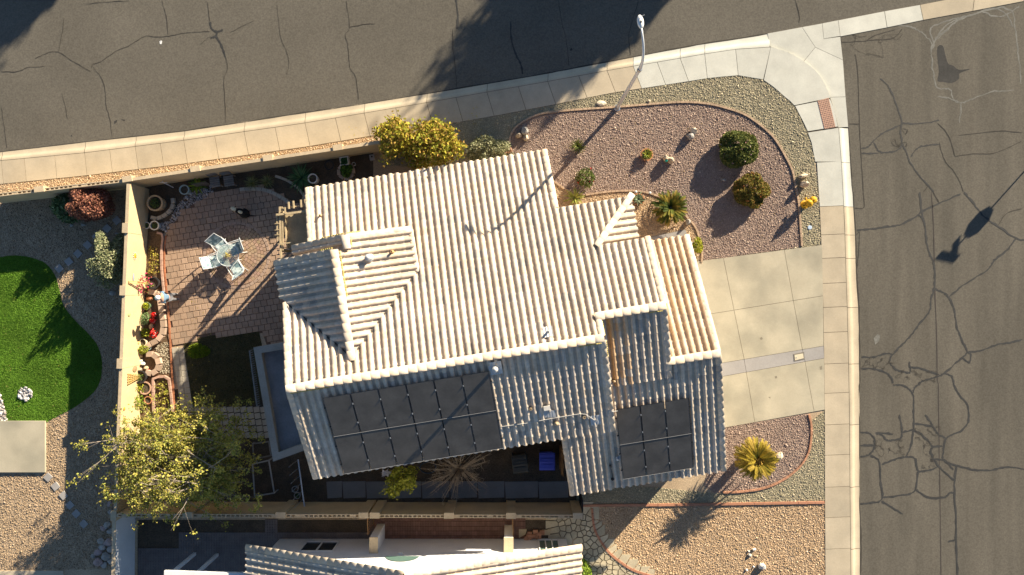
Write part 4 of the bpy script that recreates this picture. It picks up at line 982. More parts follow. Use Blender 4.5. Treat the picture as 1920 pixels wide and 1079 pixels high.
# solar arrays
panel_m = M('solar_glass', (.105, .096, .085), .5, .25, 1.6, .08, 12, spec=.2)
frame_m = M('panel_frame', (.02, .02, .022), .4, .1, 4, spec=.4)
edge_m = M('panel_edge', (.45, .44, .42), .45, .05, 4, metal=.5)
def array(label, plane, u0, u1, v0, v1, nu, nv):
    c = hp((u0 + u1) / 2, v0, plane(0, v0))
    root = thing('solar_array', label, 'solar panels', c)
    g = .016; du = (u1 - u0) / nu; dv = (v1 - v0) / nv
    z = lambda v, d: plane(0, v) + d
    for i in range(nu):
        for j in range(nv):
            a, b_ = u0 + i * du + g, u0 + (i + 1) * du - g; cc_, d = v0 + j * dv - g * .6, v0 + (j + 1) * dv + g * .6
            def ring(e, h): return [hp(a + e, cc_ - e, z(cc_ - e, h)), hp(b_ - e, cc_ - e, z(cc_ - e, h)), hp(b_ - e, d + e, z(d + e, h)), hp(a + e, d + e, z(d + e, h))]
            m = MB(); r0 = ring(0, .165); r1 = ring(0, .205); r2 = ring(.012, .205)
            m.add(r0 + r1 + r2, [(k, k + 4, (k + 1) % 4 + 4, (k + 1) % 4) for k in range(4)] + [(4 + k, 8 + k, 8 + (k + 1) % 4, 4 + (k + 1) % 4) for k in range(4)] + [(3, 2, 1, 0)])
            m.f = [f[::-1] for f in m.f]
            po = m.build('solar_panel', frame_m, root)
            MB().add(ring(.012, .2035), [(3, 2, 1, 0)]).build('glass', panel_m, po)
    for v in [v0 + dv * nv * t for t in (.13, .37, .63, .87)]:
        m = MB(); m.beam(hp(u0 - .06, v, z(v, .14)), hp(u1 + .06, v, z(v, .14)), .04, .05); m.build('rail', frame_m, root)
        for i in range(1, nu):
            u = u0 + i * du; MB().box(hp(u, v, z(v, .212)), (.035, .06, .02), A).build('clamp', galv, root)
    for t in [k / nv for k in range(1, nv)] + [1.0]:
        v = v0 + (v1 - v0) * t; m = MB(); m.beam(hp(u0, v, z(v, .206)), hp(u1, v, z(v, .206)), .014, .014); m.build('edge_trim', edge_m, root)
array('large array of twelve dark solar panels on the shaded south slope', pS, -7.95, -1.40, -3.05, -6.40, 6, 2)
array('small array of six dark solar panels above the garage', pG, 3.42, 6.50, -5.66, -8.95, 3, 2)

# ================================================================== NEIGHBOUR'S HOUSE (south)
nb = thing('neighbour_house', 'white stucco house with tiled gable roof at the bottom edge', 'house', (-4.2, -12.0, 0))
wf = lambda u, v, z=0: (u, v, z)
ND = MB(); NF = MB(); NW = []
nx, nz, yl, yh = -4.22, 3.02 + SL * 7.2, -20.0, -11.2
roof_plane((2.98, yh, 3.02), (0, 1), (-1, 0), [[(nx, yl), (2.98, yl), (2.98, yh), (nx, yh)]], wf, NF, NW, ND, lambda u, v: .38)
roof_plane((-11.42, yh, 3.02), (0, 1), (1, 0), [[(-11.42, yl), (nx, yl), (nx, yh), (-11.42, yh)]], wf, NF, NW, ND)
nroof = ND.build('roof', fascia, nb)
NW.sort(key=lambda w: abs(w[0].y - yh)); keep = [w for w in NW if w[0].y > -14.5]; NW = [w for w in NW if w[0].y > -17]
tile2 = tile_me.copy()
sel = keep[:300]; ids = set(id(w) for w in sel)
for base, ac, ud, nrm, world, rv in NW:
    pass
single_tiles(sel, NF, nroof, 300, 'roof_tile', tile2)
for w in NW:
    if id(w) not in ids: NF.add([wf(*(w[0] + w[1] * x + w[2] * y + w[3] * z)) for x, y, z in TV], TF, w[5])
NF.build('tile_field', tilem, nroof, kind='stuff')
caps((2.98, yh, 3.05), (nx, yh, nz + .03), 'rake_tile', .36, nroof, scale=.95, world=wf); caps((-11.42, yh, 3.05), (nx, yh, nz + .03), 'rake_tile', .36, nroof, scale=.95, world=wf)
caps((nx, yh, nz + .07), (nx, -14.5, nz + .07), 'ridge_tile', .37, nroof, world=wf)
b = MB(); n = 5; prof = [(-10.96, 0), (-10.96, 2.95), (nx, nz - .25), (2.55, 2.95), (2.55, 0)]
b.add([(x, -11.86, z) for x, z in prof] + [(x, -19.5, z) for x, z in prof], [tuple(range(n)), tuple(range(2 * n - 1, n - 1, -1))] + [(i, n + i, n + i + 1, i + 1) for i in range(n - 1)])
b.f[0] = b.f[0][::-1]
b.build('wall', whitew, nb)
def nwin(x0, x1, z0, z1, glass, mull=2, nm='window'):
    y = -11.84
    w = MB().add([(x0, y, z0), (x1, y, z0), (x1, y, z1), (x0, y, z1)], [(3, 2, 1, 0)]).build(nm, glass, nb)
    f = MB()
    for i in range(mull + 1):
        x = x0 + (x1 - x0) * i / mull; f.beam((x, y + .02, z0), (x, y + .02, z1), .05)
    f.beam((x0, y + .02, z0), (x1, y + .02, z0), .05); f.beam((x0, y + .02, z1), (x1, y + .02, z1), .05); f.build('frame', white_m, w)
nwin(-9.55, -8.05, .55, 1.75, windowg); nwin(1.25, 2.15, .3, 1.75, windowg2, 3)
b = MB(); y = -11.83; vs = [(-5.55 + 1.45 * t / 12, y, 2.55) for t in range(13)]; vs = [(-4.82 + .74 * math.cos(math.pi * t / 14), y, 2.35 + .62 * math.sin(math.pi * t / 14)) for t in range(15)]
b.add(vs, [tuple(range(15))]); b.build('window', windowg2, nb, ).name = 'window'
MB().box((-4.95, -11.82, 1.95), (.2, .06, .2)).build('wall_vent', white_m, nb)
# ================================================================== WALLS
def block_wall(name, label, a, b_, h, pil, mat=blockm, t=.15, cores=(), open_top=False, pw=.42, ph=.04, out=0):
    """a, b_: photo pixels of the outer top edge; parts: panel, cap strips with open block cores, pilaster"""
    A0 = Vector(P(*a, h)); B0 = Vector(P(*b_, h)); d = (B0 - A0); L_ = d.length; d.normalize(); nrm = Vector((-d.y, d.x, 0))
    root = thing(name, label, 'wall', ((A0.x + B0.x) / 2, (A0.y + B0.y) / 2, 0))
    rz = math.atan2(d.y, d.x); mid = (A0 + B0) / 2
    cuts = [0] + [p * L_ for p in pil] + [L_]
    for i in range(len(cuts) - 1):
        s0, s1 = cuts[i], cuts[i + 1]
        if s1 - s0 < .1: continue
        c = A0 + d * ((s0 + s1) / 2); top = h - (.11 if open_top else 0)
        MB().box((c.x, c.y, top / 2 - .05), (s1 - s0 - .004, t, top + .1), rz).build('panel', mat, root)
        if open_top:
            n = max(1, int((s1 - s0) / .2)); w = (s1 - s0) / n
            m = MB()
            for sd_ in (-1, 1): 
                cc_ = c + nrm * sd_ * (t / 2 - .018); m.box((cc_.x, cc_.y, h - .055), (s1 - s0 - .004, .036, .11), rz)
            for k in range(n):
                cc_ = A0 + d * (s0 + k * w + .02); m.box((cc_.x, cc_.y, h - .058), (.05 if k % 2 else .07, t - .072, .10), rz)
                if random.random() < .12:
                    cc_ = A0 + d * (s0 + (k + .5) * w); m.box((cc_.x, cc_.y, h - .062), (w, t - .072, .10), rz)
            m.build('top_course', blockt, root)
        else:
            MB().box((c.x, c.y, h + .012), (s1 - s0 - .01, t - .004, .03), rz).build('top_course', blockt, root)
    for p in pil:
        c = A0 + d * (p * L_) + nrm * out; q = MB().box((c.x, c.y, (h + ph) / 2 - .05), (pw, t + .09, h + ph + .1), rz).build('pilaster', mat, root)
        MB().box((c.x, c.y, h + ph + .02), (pw + .02, t + .11, .05), rz).build('pilaster_cap', blockt, q)
    return root
def frac(a, b_, pts): return [((p[0] - a[0]) * (b_[0] - a[0]) + (p[1] - a[1]) * (b_[1] - a[1])) / ((b_[0] - a[0]) ** 2 + (b_[1] - a[1]) ** 2) for p in pts]
blk = M('wall_block', (.62, .47, .265))
n0, n1, n2 = (-40, 370), (238, 338), (765, 259)
block_wall('block_wall', 'tan block wall with open cores along the western yard by the sidewalk', n0, n1, 1.72, frac(n0, n1, [(75, 356)]), open_top=True, out=.035)
block_wall('block_wall', 'long tan block wall between the sidewalk and the patio', n1, n2, 1.72, [.004] + frac(n1, n2, [(367, 316), (503, 297), (634, 278)]), out=.035)
block_wall('block_wall', 'short wall return behind the yellow leaved tree', n2, (778, 322), 1.6, [])
w0, w1 = (241, 345), (216, 968)
block_wall('block_wall', 'sunlit tan block wall dividing the patio from the western lawn', w0, w1, 1.74, frac(w0, w1, [(235, 428), (231, 545), (224, 682), (219, 834)]) + [.999], out=-.035)
block_wall('block_wall', 'white painted block wall south of the flower beds', (214, 973), (212, 1140), 1.7, [.92], mat=whitew, t=.17)
s0, s1 = (216, 967), (1084, 969)
block_wall('block_wall', 'long shaded block wall with open cores behind the side yard', (219, 967), s1, 1.9, frac((219, 967), s1, [(353, 969), (527, 970), (682, 969), (703, 969), (842, 968), (958, 968)]) + [.999], open_top=True, out=.05)
# gates at the side yard
gt = thing('metal_gate', 'dark metal gate between the garage corner and the block wall', 'gate', P(1086, 945))
a_, c_ = P(1086, 918), P(1086, 952)
for z in (.15, 1.7): MB().beam((a_[0], a_[1], z), (c_[0], c_[1], z), .05).build('rail', black_m, gt)
for i in range(8):
    y = a_[1] + (c_[1] - a_[1]) * i / 7; MB().beam((a_[0], y, .1), (a_[0], y, 1.75), .03).build('bar', black_m, gt)
wg = thing('wood_gate', 'brown wooden gate leaf standing beside the blue bin', 'gate', P(1055, 855))
for i in range(6):
    y = P(0, 833)[1] + (P(0, 878)[1] - P(0, 833)[1]) * (i + .5) / 6; MB().box((P(1051, 0)[0] + .02 * (i % 2), y, .85), (.035, .175, 1.5)).build('board', wood_br, wg)
for z in (.3, 1.4): MB().box((P(1051, 0)[0] - .05, P(0, 855)[1], z), (.05, 1.1, .09)).build('rail', wood_br, wg)
for px, py0, py1, lab in ((689, 972, 1003, 'thin metal side gate by the western stub wall of the white house'), (961, 972, 1010, 'thin metal side gate by the eastern stub wall of the white house')):
    g = thing('side_gate', lab, 'gate', P(px, (py0 + py1) / 2)); a_, c_ = P(px, py0, 1.6), P(px + 1, py1, 1.6)
    MB().beam(a_, c_, .04).build('rail', wood_br, g); MB().beam((a_[0], a_[1], .2), (c_[0], c_[1], .2), .04).build('rail', wood_br, g)
    for i in range(6):
        t = i / 5; x = a_[0] + (c_[0] - a_[0]) * t; y = a_[1] + (c_[1] - a_[1]) * t; MB().beam((x, y, .15), (x, y, 1.6), .025).build('bar', wood_br, g)
for x0, x1, y0, y1, hh, lab in ((-6.35, -6.0, -11.85, -11.15, 1.9, 'western white stub wall beside the white house'), (-.35, .05, -11.85, -11.2, 1.8, 'eastern white stub wall beside the white house')):
    t = thing('stub_wall', lab, 'wall', ((x0 + x1) / 2, (y0 + y1) / 2, 0))
    MB().box(((x0 + x1) / 2, (y0 + y1) / 2, hh / 2), (x1 - x0, y1 - y0, hh)).build('body', whitew, t); MB().box(((x0 + x1) / 2, (y0 + y1) / 2, hh + .03), (x1 - x0 + .03, y1 - y0 + .02, .06)).build('cap', blockt, t)
# neighbour's paved side yard and open patio frame
redp = M('red_brick_paving', (.19, .105, .08), .92, .2, 3, .15, 30, orand=.15)
ny = sheet('side_paving', PP([(258, 975), (1040, 975), (1040, 1030), (480, 1030), (480, 1100), (258, 1100)]), .003, soil_dk)
k = 0
brick_me = None
for i in range(70):
    for j in range(5):
        x = 700 + i * 4.75 * 1.01; y = 973 + j * 9
        if x > 1034: continue
        k += 1
        if k > 300: break
        c = P(x, y)
        if brick_me is None:
            o = MB().box((0, 0, 0), (.112, .212, .05)).build('brick', redp, ny, origin=(0, 0, 0)); brick_me = o.data
        else: o = bpy.data.objects.new('brick', brick_me); link(o, ny)
        o.location = (c[0], c[1], .012 + random.uniform(0, .006))
b = MB()
for i in range(95):
    for j in range(22):
        x = 262 + i * 4.75; y = 976 + j * 9 * .55
        if 290 < x < 480 and y < 1000 or x > 700 or (x < 335 and y < 1030) or (480 < x < 690 and y < 998 and (x < 497 or x > 520)): continue
        c = P(x, y); b.box((c[0], c[1], .012 + random.uniform(0, .006)), (.112, .12, .05))
b.build('brick_field', M('mauve_brick', (.15, .125, .115), .92, .2, 3, .15, 30), ny, kind='stuff')
pf = thing('open_pergola', 'white open patio frame with two posts left of the white house', 'pergola', P(400, 1060))
MB().beam(P(309, 1074, 2.6), P(480, 1079, 2.6), .2, .14).build('beam', whitew, pf)
MB().beam(P(366, 1040, 0), P(325, 1069, 2.55), .12).build('post', whitew, pf) if False else None
for px, py in ((366, 1038), (408, 1040)):
    c = P(px, py); MB().box((c[0], c[1], 1.27), (.13, .13, 2.54)).build('post', whitew, pf)
    MB().beam((c[0], c[1], 2.52), P(px - 30, 1076, 2.52), .1, .12).build('rafter', whitew, pf)
sheet('neighbour_slab', PP([(412, 1038), (470, 1036), (520, 1010), (520, 1100), (412, 1100)]), .03, conc_grey)
# pile of red bricks on boards
bp = thing('brick_pile', 'loose pile of red bricks on the pale boards by the white house', 'brick pile', P(1000, 1000))
for q in ([(973, 992), (988, 992), (985, 1002), (973, 1008)], [(1016, 993), (1033, 993), (1031, 1003), (1013, 1003)]): MB().prism(PP(q), .02, .07).build('board', M('pale_board', (.46, .38, .25)), bp)
for i in range(22):
    c = P(random.uniform(985, 1018), random.uniform(993, 1012)); MB().box((c[0], c[1], .07 + .06 * random.random() + .05 * (i % 3)), (.22, .11, .07), random.choice((0, math.pi / 2)) + random.uniform(-.1, .1)).build('brick', brick, bp)

# ================================================================== PATIO
PATIO = smooth_px([(313, 440), (319, 424), (345, 397), (380, 371), (420, 358), (470, 351), (505, 354), (530, 368), (548, 384)], 3) + [(600, 380), (600, 640), (500, 647), (492, 625), (400, 634), (340, 648), (322, 650), (317, 560), (312, 520), (310, 470)]
patio = sheet('patio', PP(PATIO), .006, sand)
wp = np.array(PP(PATIO))[:, :2]
CC = Vector(P(444, 479)); CR = 62 * S
roofw = np.array([P(578, 352, 3.0), P(577, 455, 3.3), P(517, 497, 4.4), P(537, 585, 4.4), P(600, 700, 5), P(700, 700, 5), P(700, 350, 3)])[:, :2]
cells = []
pwid, phei = .295, .285
for j in range(-40, 40):
    for i in range(-40, 40):
        u = -13 + (i + (.5 if j % 2 else 0)) * pwid; v = 2 + j * phei; cells.append(hp(u, v)[:2])
cells = np.array(cells); ok = inpoly(cells[:, 0], cells[:, 1], wp) & (np.hypot(cells[:, 0] - CC.x, cells[:, 1] - CC.y) > CR - .16)
GR = [(345, 640), (398, 629), (440, 628), (486, 622), (492, 650), (488, 758), (420, 762), (352, 757)]
ok &= ~inpoly(cells[:, 0], cells[:, 1], np.array(PP(GR))[:, :2])
cells = cells[ok]; order = np.argsort(np.hypot(cells[:, 0] + 12.5, cells[:, 1] - .5))
pm = None; rest = MB()
for n_, idx in enumerate(order):
    x, y = cells[idx]; rz = A + random.uniform(-.012, .012); zz = .03 + random.uniform(-.004, .004) - (.018 if math.hypot(x - CC.x, y - CC.y) < CR + .22 else 0)
    if n_ < 300:
        if pm is None:
            bb = MB(); w2, h2 = (pwid - .018) / 2, (phei - .018) / 2
            vs = [(-w2, -h2, -.03), (w2, -h2, -.03), (w2, h2, -.03), (-w2, h2, -.03), (-w2, -h2, 0), (w2, -h2, 0), (w2, h2, 0), (-w2, h2, 0), (-w2 + .014, -h2 + .014, .012), (w2 - .014, -h2 + .014, .012), (w2 - .014, h2 - .014, .012), (-w2 + .014, h2 - .014, .012)]
            fs = [(k, (k + 1) % 4, 4 + (k + 1) % 4, 4 + k) for k in range(4)] + [(4 + k, 4 + (k + 1) % 4, 8 + (k + 1) % 4, 8 + k) for k in range(4)] + [(8, 9, 10, 11)]
            bb.add(vs, fs); o = bb.build('paver', paver_m, patio, origin=(0, 0, 0)); pm = o.data
        else: o = bpy.data.objects.new('paver', pm); link(o, patio)
        o.location = (x, y, zz); o.rotation_euler = (0, 0, rz)
    else: rest.box((x, y, zz - .012), (pwid - .02, phei - .02, .05), rz, (1, 1, 1) if random.random() < .8 else (.85, .88, .9))
rest.build('paver_field', paver_m, patio, kind='stuff')
ring = MB()
def arcblock(b, c, r0, r1, a0, a1, z0, z1, col=None, n=2):
    q = [(c[0] + r1 * math.cos(a0 + (a1 - a0) * k / n), c[1] + r1 * math.sin(a0 + (a1 - a0) * k / n)) for k in range(n + 1)] + [(c[0] + r0 * math.cos(a1 - (a1 - a0) * k / n), c[1] + r0 * math.sin(a1 - (a1 - a0) * k / n)) for k in range(n + 1)]
    b.prism(q, z0, z1, col)
nseg = 44
for k in range(nseg):
    a0 = 2 * math.pi * k / nseg; b = MB(); arcblock(b, CC, CR - .11, CR + .02, a0 + .01, a0 + 2 * math.pi / nseg - .01, 0, .040); b.build('ring_paver', M('ring_paver', (.37, .27, .21), .92, .1, 3, .1, 30, orand=.08), patio)
b = MB(); r = .12; row = 0
while r < CR - .14:
    r1 = r + .145; nn = max(5, int(2 * math.pi * (r + .07) / .17)); ph = random.random()
    for k in range(nn):
        a0 = ph + 2 * math.pi * k / nn; f = random.uniform(.85, 1.15); arcblock(b, CC, r + .008, min(r1, CR - .125) - .006, a0 + .008 / r1, a0 + 2 * math.pi / nn - .014 / r1, 0, .036 + random.uniform(0, .005), (f, f * random.uniform(.93, 1.03), f * random.uniform(.9, 1.05)))
    r = r1
b.lathe([(.115, 0), (.115, .035), (.01, .036)], CC, 10); b.build('circle_paving', paver_m, patio, kind='stuff')
# pale path pavers beside the grass patch and below it
k = 0; sp = None
for q0, q1, n, wd in (((334, 652), (352, 770), 11, 2), ((352, 768), (500, 768), 12, 5)):
    for i in range(n):
        for j in range(wd):
            t = (i + .5) / n
            x = q0[0] + (q1[0] - q0[0]) * t + (-6 + j * 11.5 if wd == 2 else 2 * j); y = q0[1] + (q1[1] - q0[1]) * t + (0 if wd == 2 else j * 12)
            c = P(x, y)
            if sp is None:
                o = MB().box((0, 0, 0), (.27, .26, .05)).build('path_paver', pav_gy, patio, origin=(0, 0, 0)); sp = o.data
            else: o = bpy.data.objects.new('path_paver', sp); link(o, patio)
            o.location = (c[0], c[1], .02 + random.uniform(0, .008)); o.rotation_euler = (0, 0, A if wd == 5 else A - .05)
sheet('grass_patch', PP(GR), .014, M('dry_turf', (.09, .075, .035), .98, .3, 1.5, .3, 15))
grass('patch_grass', 'patch of thin brownish grass beside the patio', GR, 1500, .04, [(.16, .13, .06), (.12, .11, .045), (.08, .10, .03), (.20, .16, .08)])
grass('tuft_grass', 'bright green sunlit tuft of grass at the corner of the patch', smooth_px([(354, 660), (358, 648), (372, 644), (388, 650), (396, 658), (388, 668), (370, 672), (358, 670)], 2, True), 3500, .10, [(.24, .33, .03), (.19, .28, .02), (.30, .36, .04)])
# beds
sheet('planting_bed', PP([(258, 430), (306, 440), (309, 560), (321, 650), (323, 790), (240, 790), (262, 600)]), .004, soil)
gravel('bed_gravel', 'grey tan gravel between the two curved block planters', [[(290, 650), (316, 640), (321, 700), (300, 702), (303, 680), (296, 665)]], [], 700, .022, [(.42, .36, .26), (.34, .30, .22), (.5, .43, .32)], .008)
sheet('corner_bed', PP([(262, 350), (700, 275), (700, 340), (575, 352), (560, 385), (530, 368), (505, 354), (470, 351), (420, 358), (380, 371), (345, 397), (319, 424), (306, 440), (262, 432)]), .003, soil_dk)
gravel('corner_gravel', 'grey pebbles in the shaded corner beside the barrel planter', [[(300, 430), (312, 436), (345, 395), (400, 362), (400, 345), (350, 365), (330, 390), (318, 415), (296, 420)]], [], 500, .035, [(.38, .36, .36), (.28, .27, .27), (.46, .45, .45)], .01)
edging([(296, 437), (307, 440), (305, 462), (304, 490), (306, 520), (309, 548)], 'brick_edging', 'pink brick edging along the upper flower bed', brick_pk, w=.11, l=.24, h=.12, spl=2)
edging([(312, 442), (309, 468), (309, 495), (311, 525), (314, 552), (317, 590), (320, 640), (322, 680), (325, 720), (328, 775)], 'brick_edging', 'red brick edging between the patio and the flower beds', M('edging_red2', (.40, .16, .08), orand=.15), w=.09, l=.22, h=.06, spl=2)
edging([(545, 383), (530, 372), (505, 359), (480, 355), (450, 356)], 'brick_edging', 'grey paver edging of the shaded round bed', pav_gy, w=.16, l=.25, h=.08)
edging([(517, 331), (535, 337), (552, 347), (566, 360), (574, 374)], 'brick_edging', 'second grey paver edging below the strappy plants', pav_gy, w=.14, l=.3, h=.1)
# curved block planters
def planter(label, pts, closed=False, w=.24, l=.34, h=.20, mat=None):
    q = PP(pts); root = thing('block_planter', label, 'planter', (q[0][0], q[0][1], 0))
    return edging(pts, '', '', mat or M('planter_block', (.47, .35, .265), .9, .12, 4, .12, 30, .3, 40, orand=.26), w, l, h, .035, spl=3, par=root, pn='block')
planter('long curved planter of tan blocks holding red flowers', [(281, 547), (295, 549), (303, 560), (305, 577), (307, 592), (309, 606), (309, 620), (304, 633), (294, 641), (283, 646), (275, 652)])
planter('small round planter of tan and grey blocks below the figurines', [(277, 664), (287, 663), (296, 668), (301, 678), (300, 690), (293, 698), (284, 701), (276, 697)], l=.30)
edging([(290, 772), (289, 740), (289, 707), (318, 706), (322, 735), (326, 772)], 'brick_edging', 'square bed framed with pink bricks below the round planter', brick_pk, w=.12, l=.3, h=.14, spl=1)
planter('round planter ring by the white pot under the north wall', [(637, 330), (636, 320), (641, 312), (650, 308), (660, 311), (664, 322), (661, 333), (652, 337), (643, 335), (637, 330)], w=.15, l=.28, h=.18)
planter('half ring of grey blocks round the barrel planter', [(285, 408), (297, 411), (310, 405), (322, 395), (327, 383), (326, 372)], w=.16, l=.28, h=.16, mat=pav_gy)

# ================================================================== PLANTS
def leaves(b, pts, size, pal, rnd, elong=1.6, up=None, spread=1.0):
    """one folded leaf quad per point"""
    for p in pts:
        s_ = size * rnd.uniform(.6, 1.35); d = Vector((rnd.gauss(0, 1), rnd.gauss(0, 1), rnd.gauss(0, .7)))
        if up: d = d * spread + Vector(up) * rnd.uniform(.2, 1)
        d.normalize(); n = d.cross(Vector((rnd.gauss(0, 1), rnd.gauss(0, 1), rnd.gauss(0, 1)))).normalized(); p = Vector(p)
        c = rnd.choice(pal); f = rnd.uniform(.75, 1.25); c = (c[0] * f, c[1] * f, c[2] * f)
        b.add([p - n * s_ * .5, p + d * s_ * elong * .5 - n * s_ * .1, p + n * s_ * .5, p - d * s_ * elong * .5], [(0, 1, 2, 3)], c)
def bush(name, label, px, py, rx, ry, h, n, size, pal, seed, cat='bush', z0=.05, flowers=None, mat=None, group=None, stem=True, lump=.18, core=None):
    """rounded shrub: leaves through a lumpy ellipsoid shell with twigs; px,py = photo centre at mid height"""
    rnd = random.Random(seed); c = Vector(P(px, py, h * .5)); root = thing(name, label, cat, (c.x, c.y, 0), group)
    if stem:
        t = MB()
        for k in range(9):
            a = rnd.uniform(0, 6.28); e = Vector((c.x + rx * .6 * math.cos(a), c.y + ry * .6 * math.sin(a), h * rnd.uniform(.5, .8)))
            t.tube([(c.x + .03 * math.cos(a), c.y + .03 * math.sin(a), 0), (c.x * .5 + e.x * .5, c.y * .5 + e.y * .5, e.z * .6), e], [.025, .015, .005], 5)
        t.build('stem', bark, root)
    ph = [(rnd.uniform(0, 6.28), rnd.uniform(2, 5), rnd.uniform(2, 5)) for _ in range(4)]
    b = MB(); pts = []
    while len(pts) < n:
        d = Vector((rnd.gauss(0, 1), rnd.gauss(0, 1), rnd.gauss(0, 1))).normalized()
        if d.z < -.55: continue
        az = math.atan2(d.y, d.x); l = 1 + lump * sum(math.sin(az * f1 + d.z * f2 + p0) for p0, f1, f2 in ph) / 2
        r = l * (1 - abs(rnd.gauss(0, .17)))
        pts.append((c.x + d.x * rx * r, c.y + d.y * ry * r, z0 + (h - z0) * (.45 + .55 * d.z * r)))
    leaves(b, pts, size, pal, rnd); b.build('crown', mat or leaf, root)
    if flowers:
        fb = MB(); nf, fs_, fp = flowers
        for k in range(nf):
            q = Vector(rnd.choice(pts)); q = c + (q - c) * 1.04; q.z += .03
            leaves(fb, [q + Vector((rnd.gauss(0, .02), rnd.gauss(0, .02), rnd.gauss(0, .01))) for _ in range(5)], fs_, fp, rnd, 1.1)
        fb.build('flower', petal, root)
    return root
OLV = [(.13, .15, .030), (.17, .17, .035), (.10, .12, .025), (.22, .19, .05), (.15, .13, .03)]
bush('round_bush', 'larger clipped round bush with tiny pink flowers in the mauve gravel', 1385, 279, .92, .88, .88, 9500, .060, [(.12, .15, .035), (.16, .17, .04), (.09, .12, .03), (.20, .20, .06)], 11, flowers=(46, .035, [(.7, .35, .38), (.8, .6, .55)]), lump=.12)
bush('round_bush', 'smaller clipped round bush with reddish tips below the larger one', 1408, 358, .80, .78, .80, 8000, .058, [(.17, .16, .03), (.22, .17, .035), (.13, .13, .025), (.26, .15, .04)], 12, flowers=(40, .03, [(.55, .10, .04), (.5, .16, .05)]), lump=.11)
bush('grey_shrub', 'silvery green shrub beside the yellow tree at the corner of the roof', 914, 281, .95, .6, 1.1, 3800, .065, [(.30, .30, .17), (.24, .25, .13), (.38, .36, .22), (.2, .2, .1)], 13)
bush('rose_bush', 'rose bush with red blooms near the corner of the roof', 1098, 334, .45, .42, .8, 900, .06, [(.10, .14, .03), (.15, .18, .05), (.07, .1, .02), (.2, .2, .08)], 14, flowers=(7, .06, [(.75, .02, .03), (.6, .01, .05)]))
bush('small_bush', 'small bright yellow green bush in a pot beside the driveway corner', 1308, 461, .24, .36, .5, 700, .05, [(.42, .40, .03), (.34, .34, .03), (.26, .30, .03)], 15)
bush('red_shrub', 'rusty red feathery shrub beside the western wall corner', 170, 383, .95, .78, 1.9, 6000, .055, [(.30, .12, .08), (.36, .16, .10), (.24, .095, .065), (.40, .19, .13), (.2, .09, .05)], 16, lump=.2)
bush('green_shrub', 'dark green shrub with silvery leaves left of the red shrub', 126, 388, .6, .66, 1.1, 2600, .075, [(.16, .24, .10), (.10, .16, .06), (.06, .11, .04), (.30, .36, .2)], 17)
bush('olive_shrub', 'tall silvery olive shrub beyond the sunlit wall', 206, 486, .62, 1.15, 1.9, 6000, .06, [(.30, .31, .17), (.37, .36, .21), (.22, .24, .12), (.16, .19, .09)], 18, lump=.25)
bush('green_bush', 'round green bush at the corner of the white house', 1090, 1072, .45, .6, .9, 2600, .05, [(.20, .30, .03), (.15, .24, .02), (.28, .36, .05)], 19)
def tree(name, label, base, height, cr, crown_c, nb_, nleaf, lsize, pal, seed, cat='tree', clump=.35, trunk_r=.09, barkm=None, levels=2, bare=0.0, up=None, elong=1.5, lean=(0, 0), drop=.55, nsub=5):
    """branching trunk; leaf clumps sit on the branch ends. crown_c = world centre, cr = radii"""
    rnd = random.Random(seed); root = thing(name, label, cat, (base[0], base[1], 0)); t = MB(); tips = []
    B = Vector((base[0], base[1], 0)); C = Vector(crown_c)
    fork = B.lerp(Vector((C.x, C.y, 0)), .15) + Vector((0, 0, height * .28))
    t.tube([B, B.lerp(fork, .5) + Vector((.04, .03, 0)), fork], [trunk_r * 1.25, trunk_r, trunk_r * .85], 8)
    for k in range(nb_):
        while True:
            d = Vector((rnd.uniform(-1, 1), rnd.uniform(-1, 1), rnd.uniform(-.75, 1)))
            if .35 < d.length < 1: break
        e = C + Vector((d.x * cr[0], d.y * cr[1], d.z * cr[2]))
        m1 = fork.lerp(e, .45) + Vector((rnd.gauss(0, .12), rnd.gauss(0, .12), .12 * height * rnd.random()))
        t.tube([fork, m1, e], [trunk_r * .45, trunk_r * .24, trunk_r * .06], 5); tips.append((e, k))
        for s_ in range(nsub):
            f = rnd.uniform(.35, .95); st = (fork.lerp(m1, f / .45) if f < .45 else m1.lerp(e, (f - .45) / .55))
            e2 = st + Vector((rnd.gauss(0, .24) * cr[0], rnd.gauss(0, .24) * cr[1], rnd.gauss(.06, .2) * cr[2])); md = st.lerp(e2, .5) + Vector((rnd.gauss(0, .05), rnd.gauss(0, .05), rnd.gauss(0, .05)))
            t.tube([st, md, e2], [trunk_r * .16, trunk_r * .1, trunk_r * .03], 4); tips.append((e2, k))
            if levels > 2:
                for q in range(3):
                    e3 = e2 + Vector((rnd.gauss(0, .12) * cr[0], rnd.gauss(0, .12) * cr[1], rnd.gauss(0, .12) * cr[2])); t.tube([md, e3], [trunk_r * .06, trunk_r * .02], 3); tips.append((e3, k))
    t.build('trunk', barkm or bark, root)
    b = MB(); per = max(1, nleaf // len(tips))
    for tip, k in tips:
        if rnd.random() < bare: continue
        nn = int(per * rnd.uniform(.4, 1.7)); sh = rnd.uniform(.75, 1.2)
        pl = [tuple(x * sh for x in c) for c in pal]
        leaves(b, [tip + Vector((rnd.gauss(0, clump * .5), rnd.gauss(0, clump * .5), rnd.gauss(0, clump * drop))) for _ in range(nn)], lsize, pl, rnd, elong, up)
    b.build('crown', leaf, root)
    return root
YEL = [(.42, .36, .07), (.33, .30, .055), (.50, .43, .11), (.24, .25, .05), (.29, .31, .07)]
tree('yellow_tree', 'sparse yellow green tree with bare twigs over the lower flower bed', P(392, 836), 4.2, (3.35, 2.3, 1.4), (P(325, 862, 2.9)[0], P(325, 862, 2.9)[1], 2.9), 64, 46000, .066, YEL, 21, clump=.19, trunk_r=.10, barkm=bark_pale, levels=3, bare=.12, nsub=7)
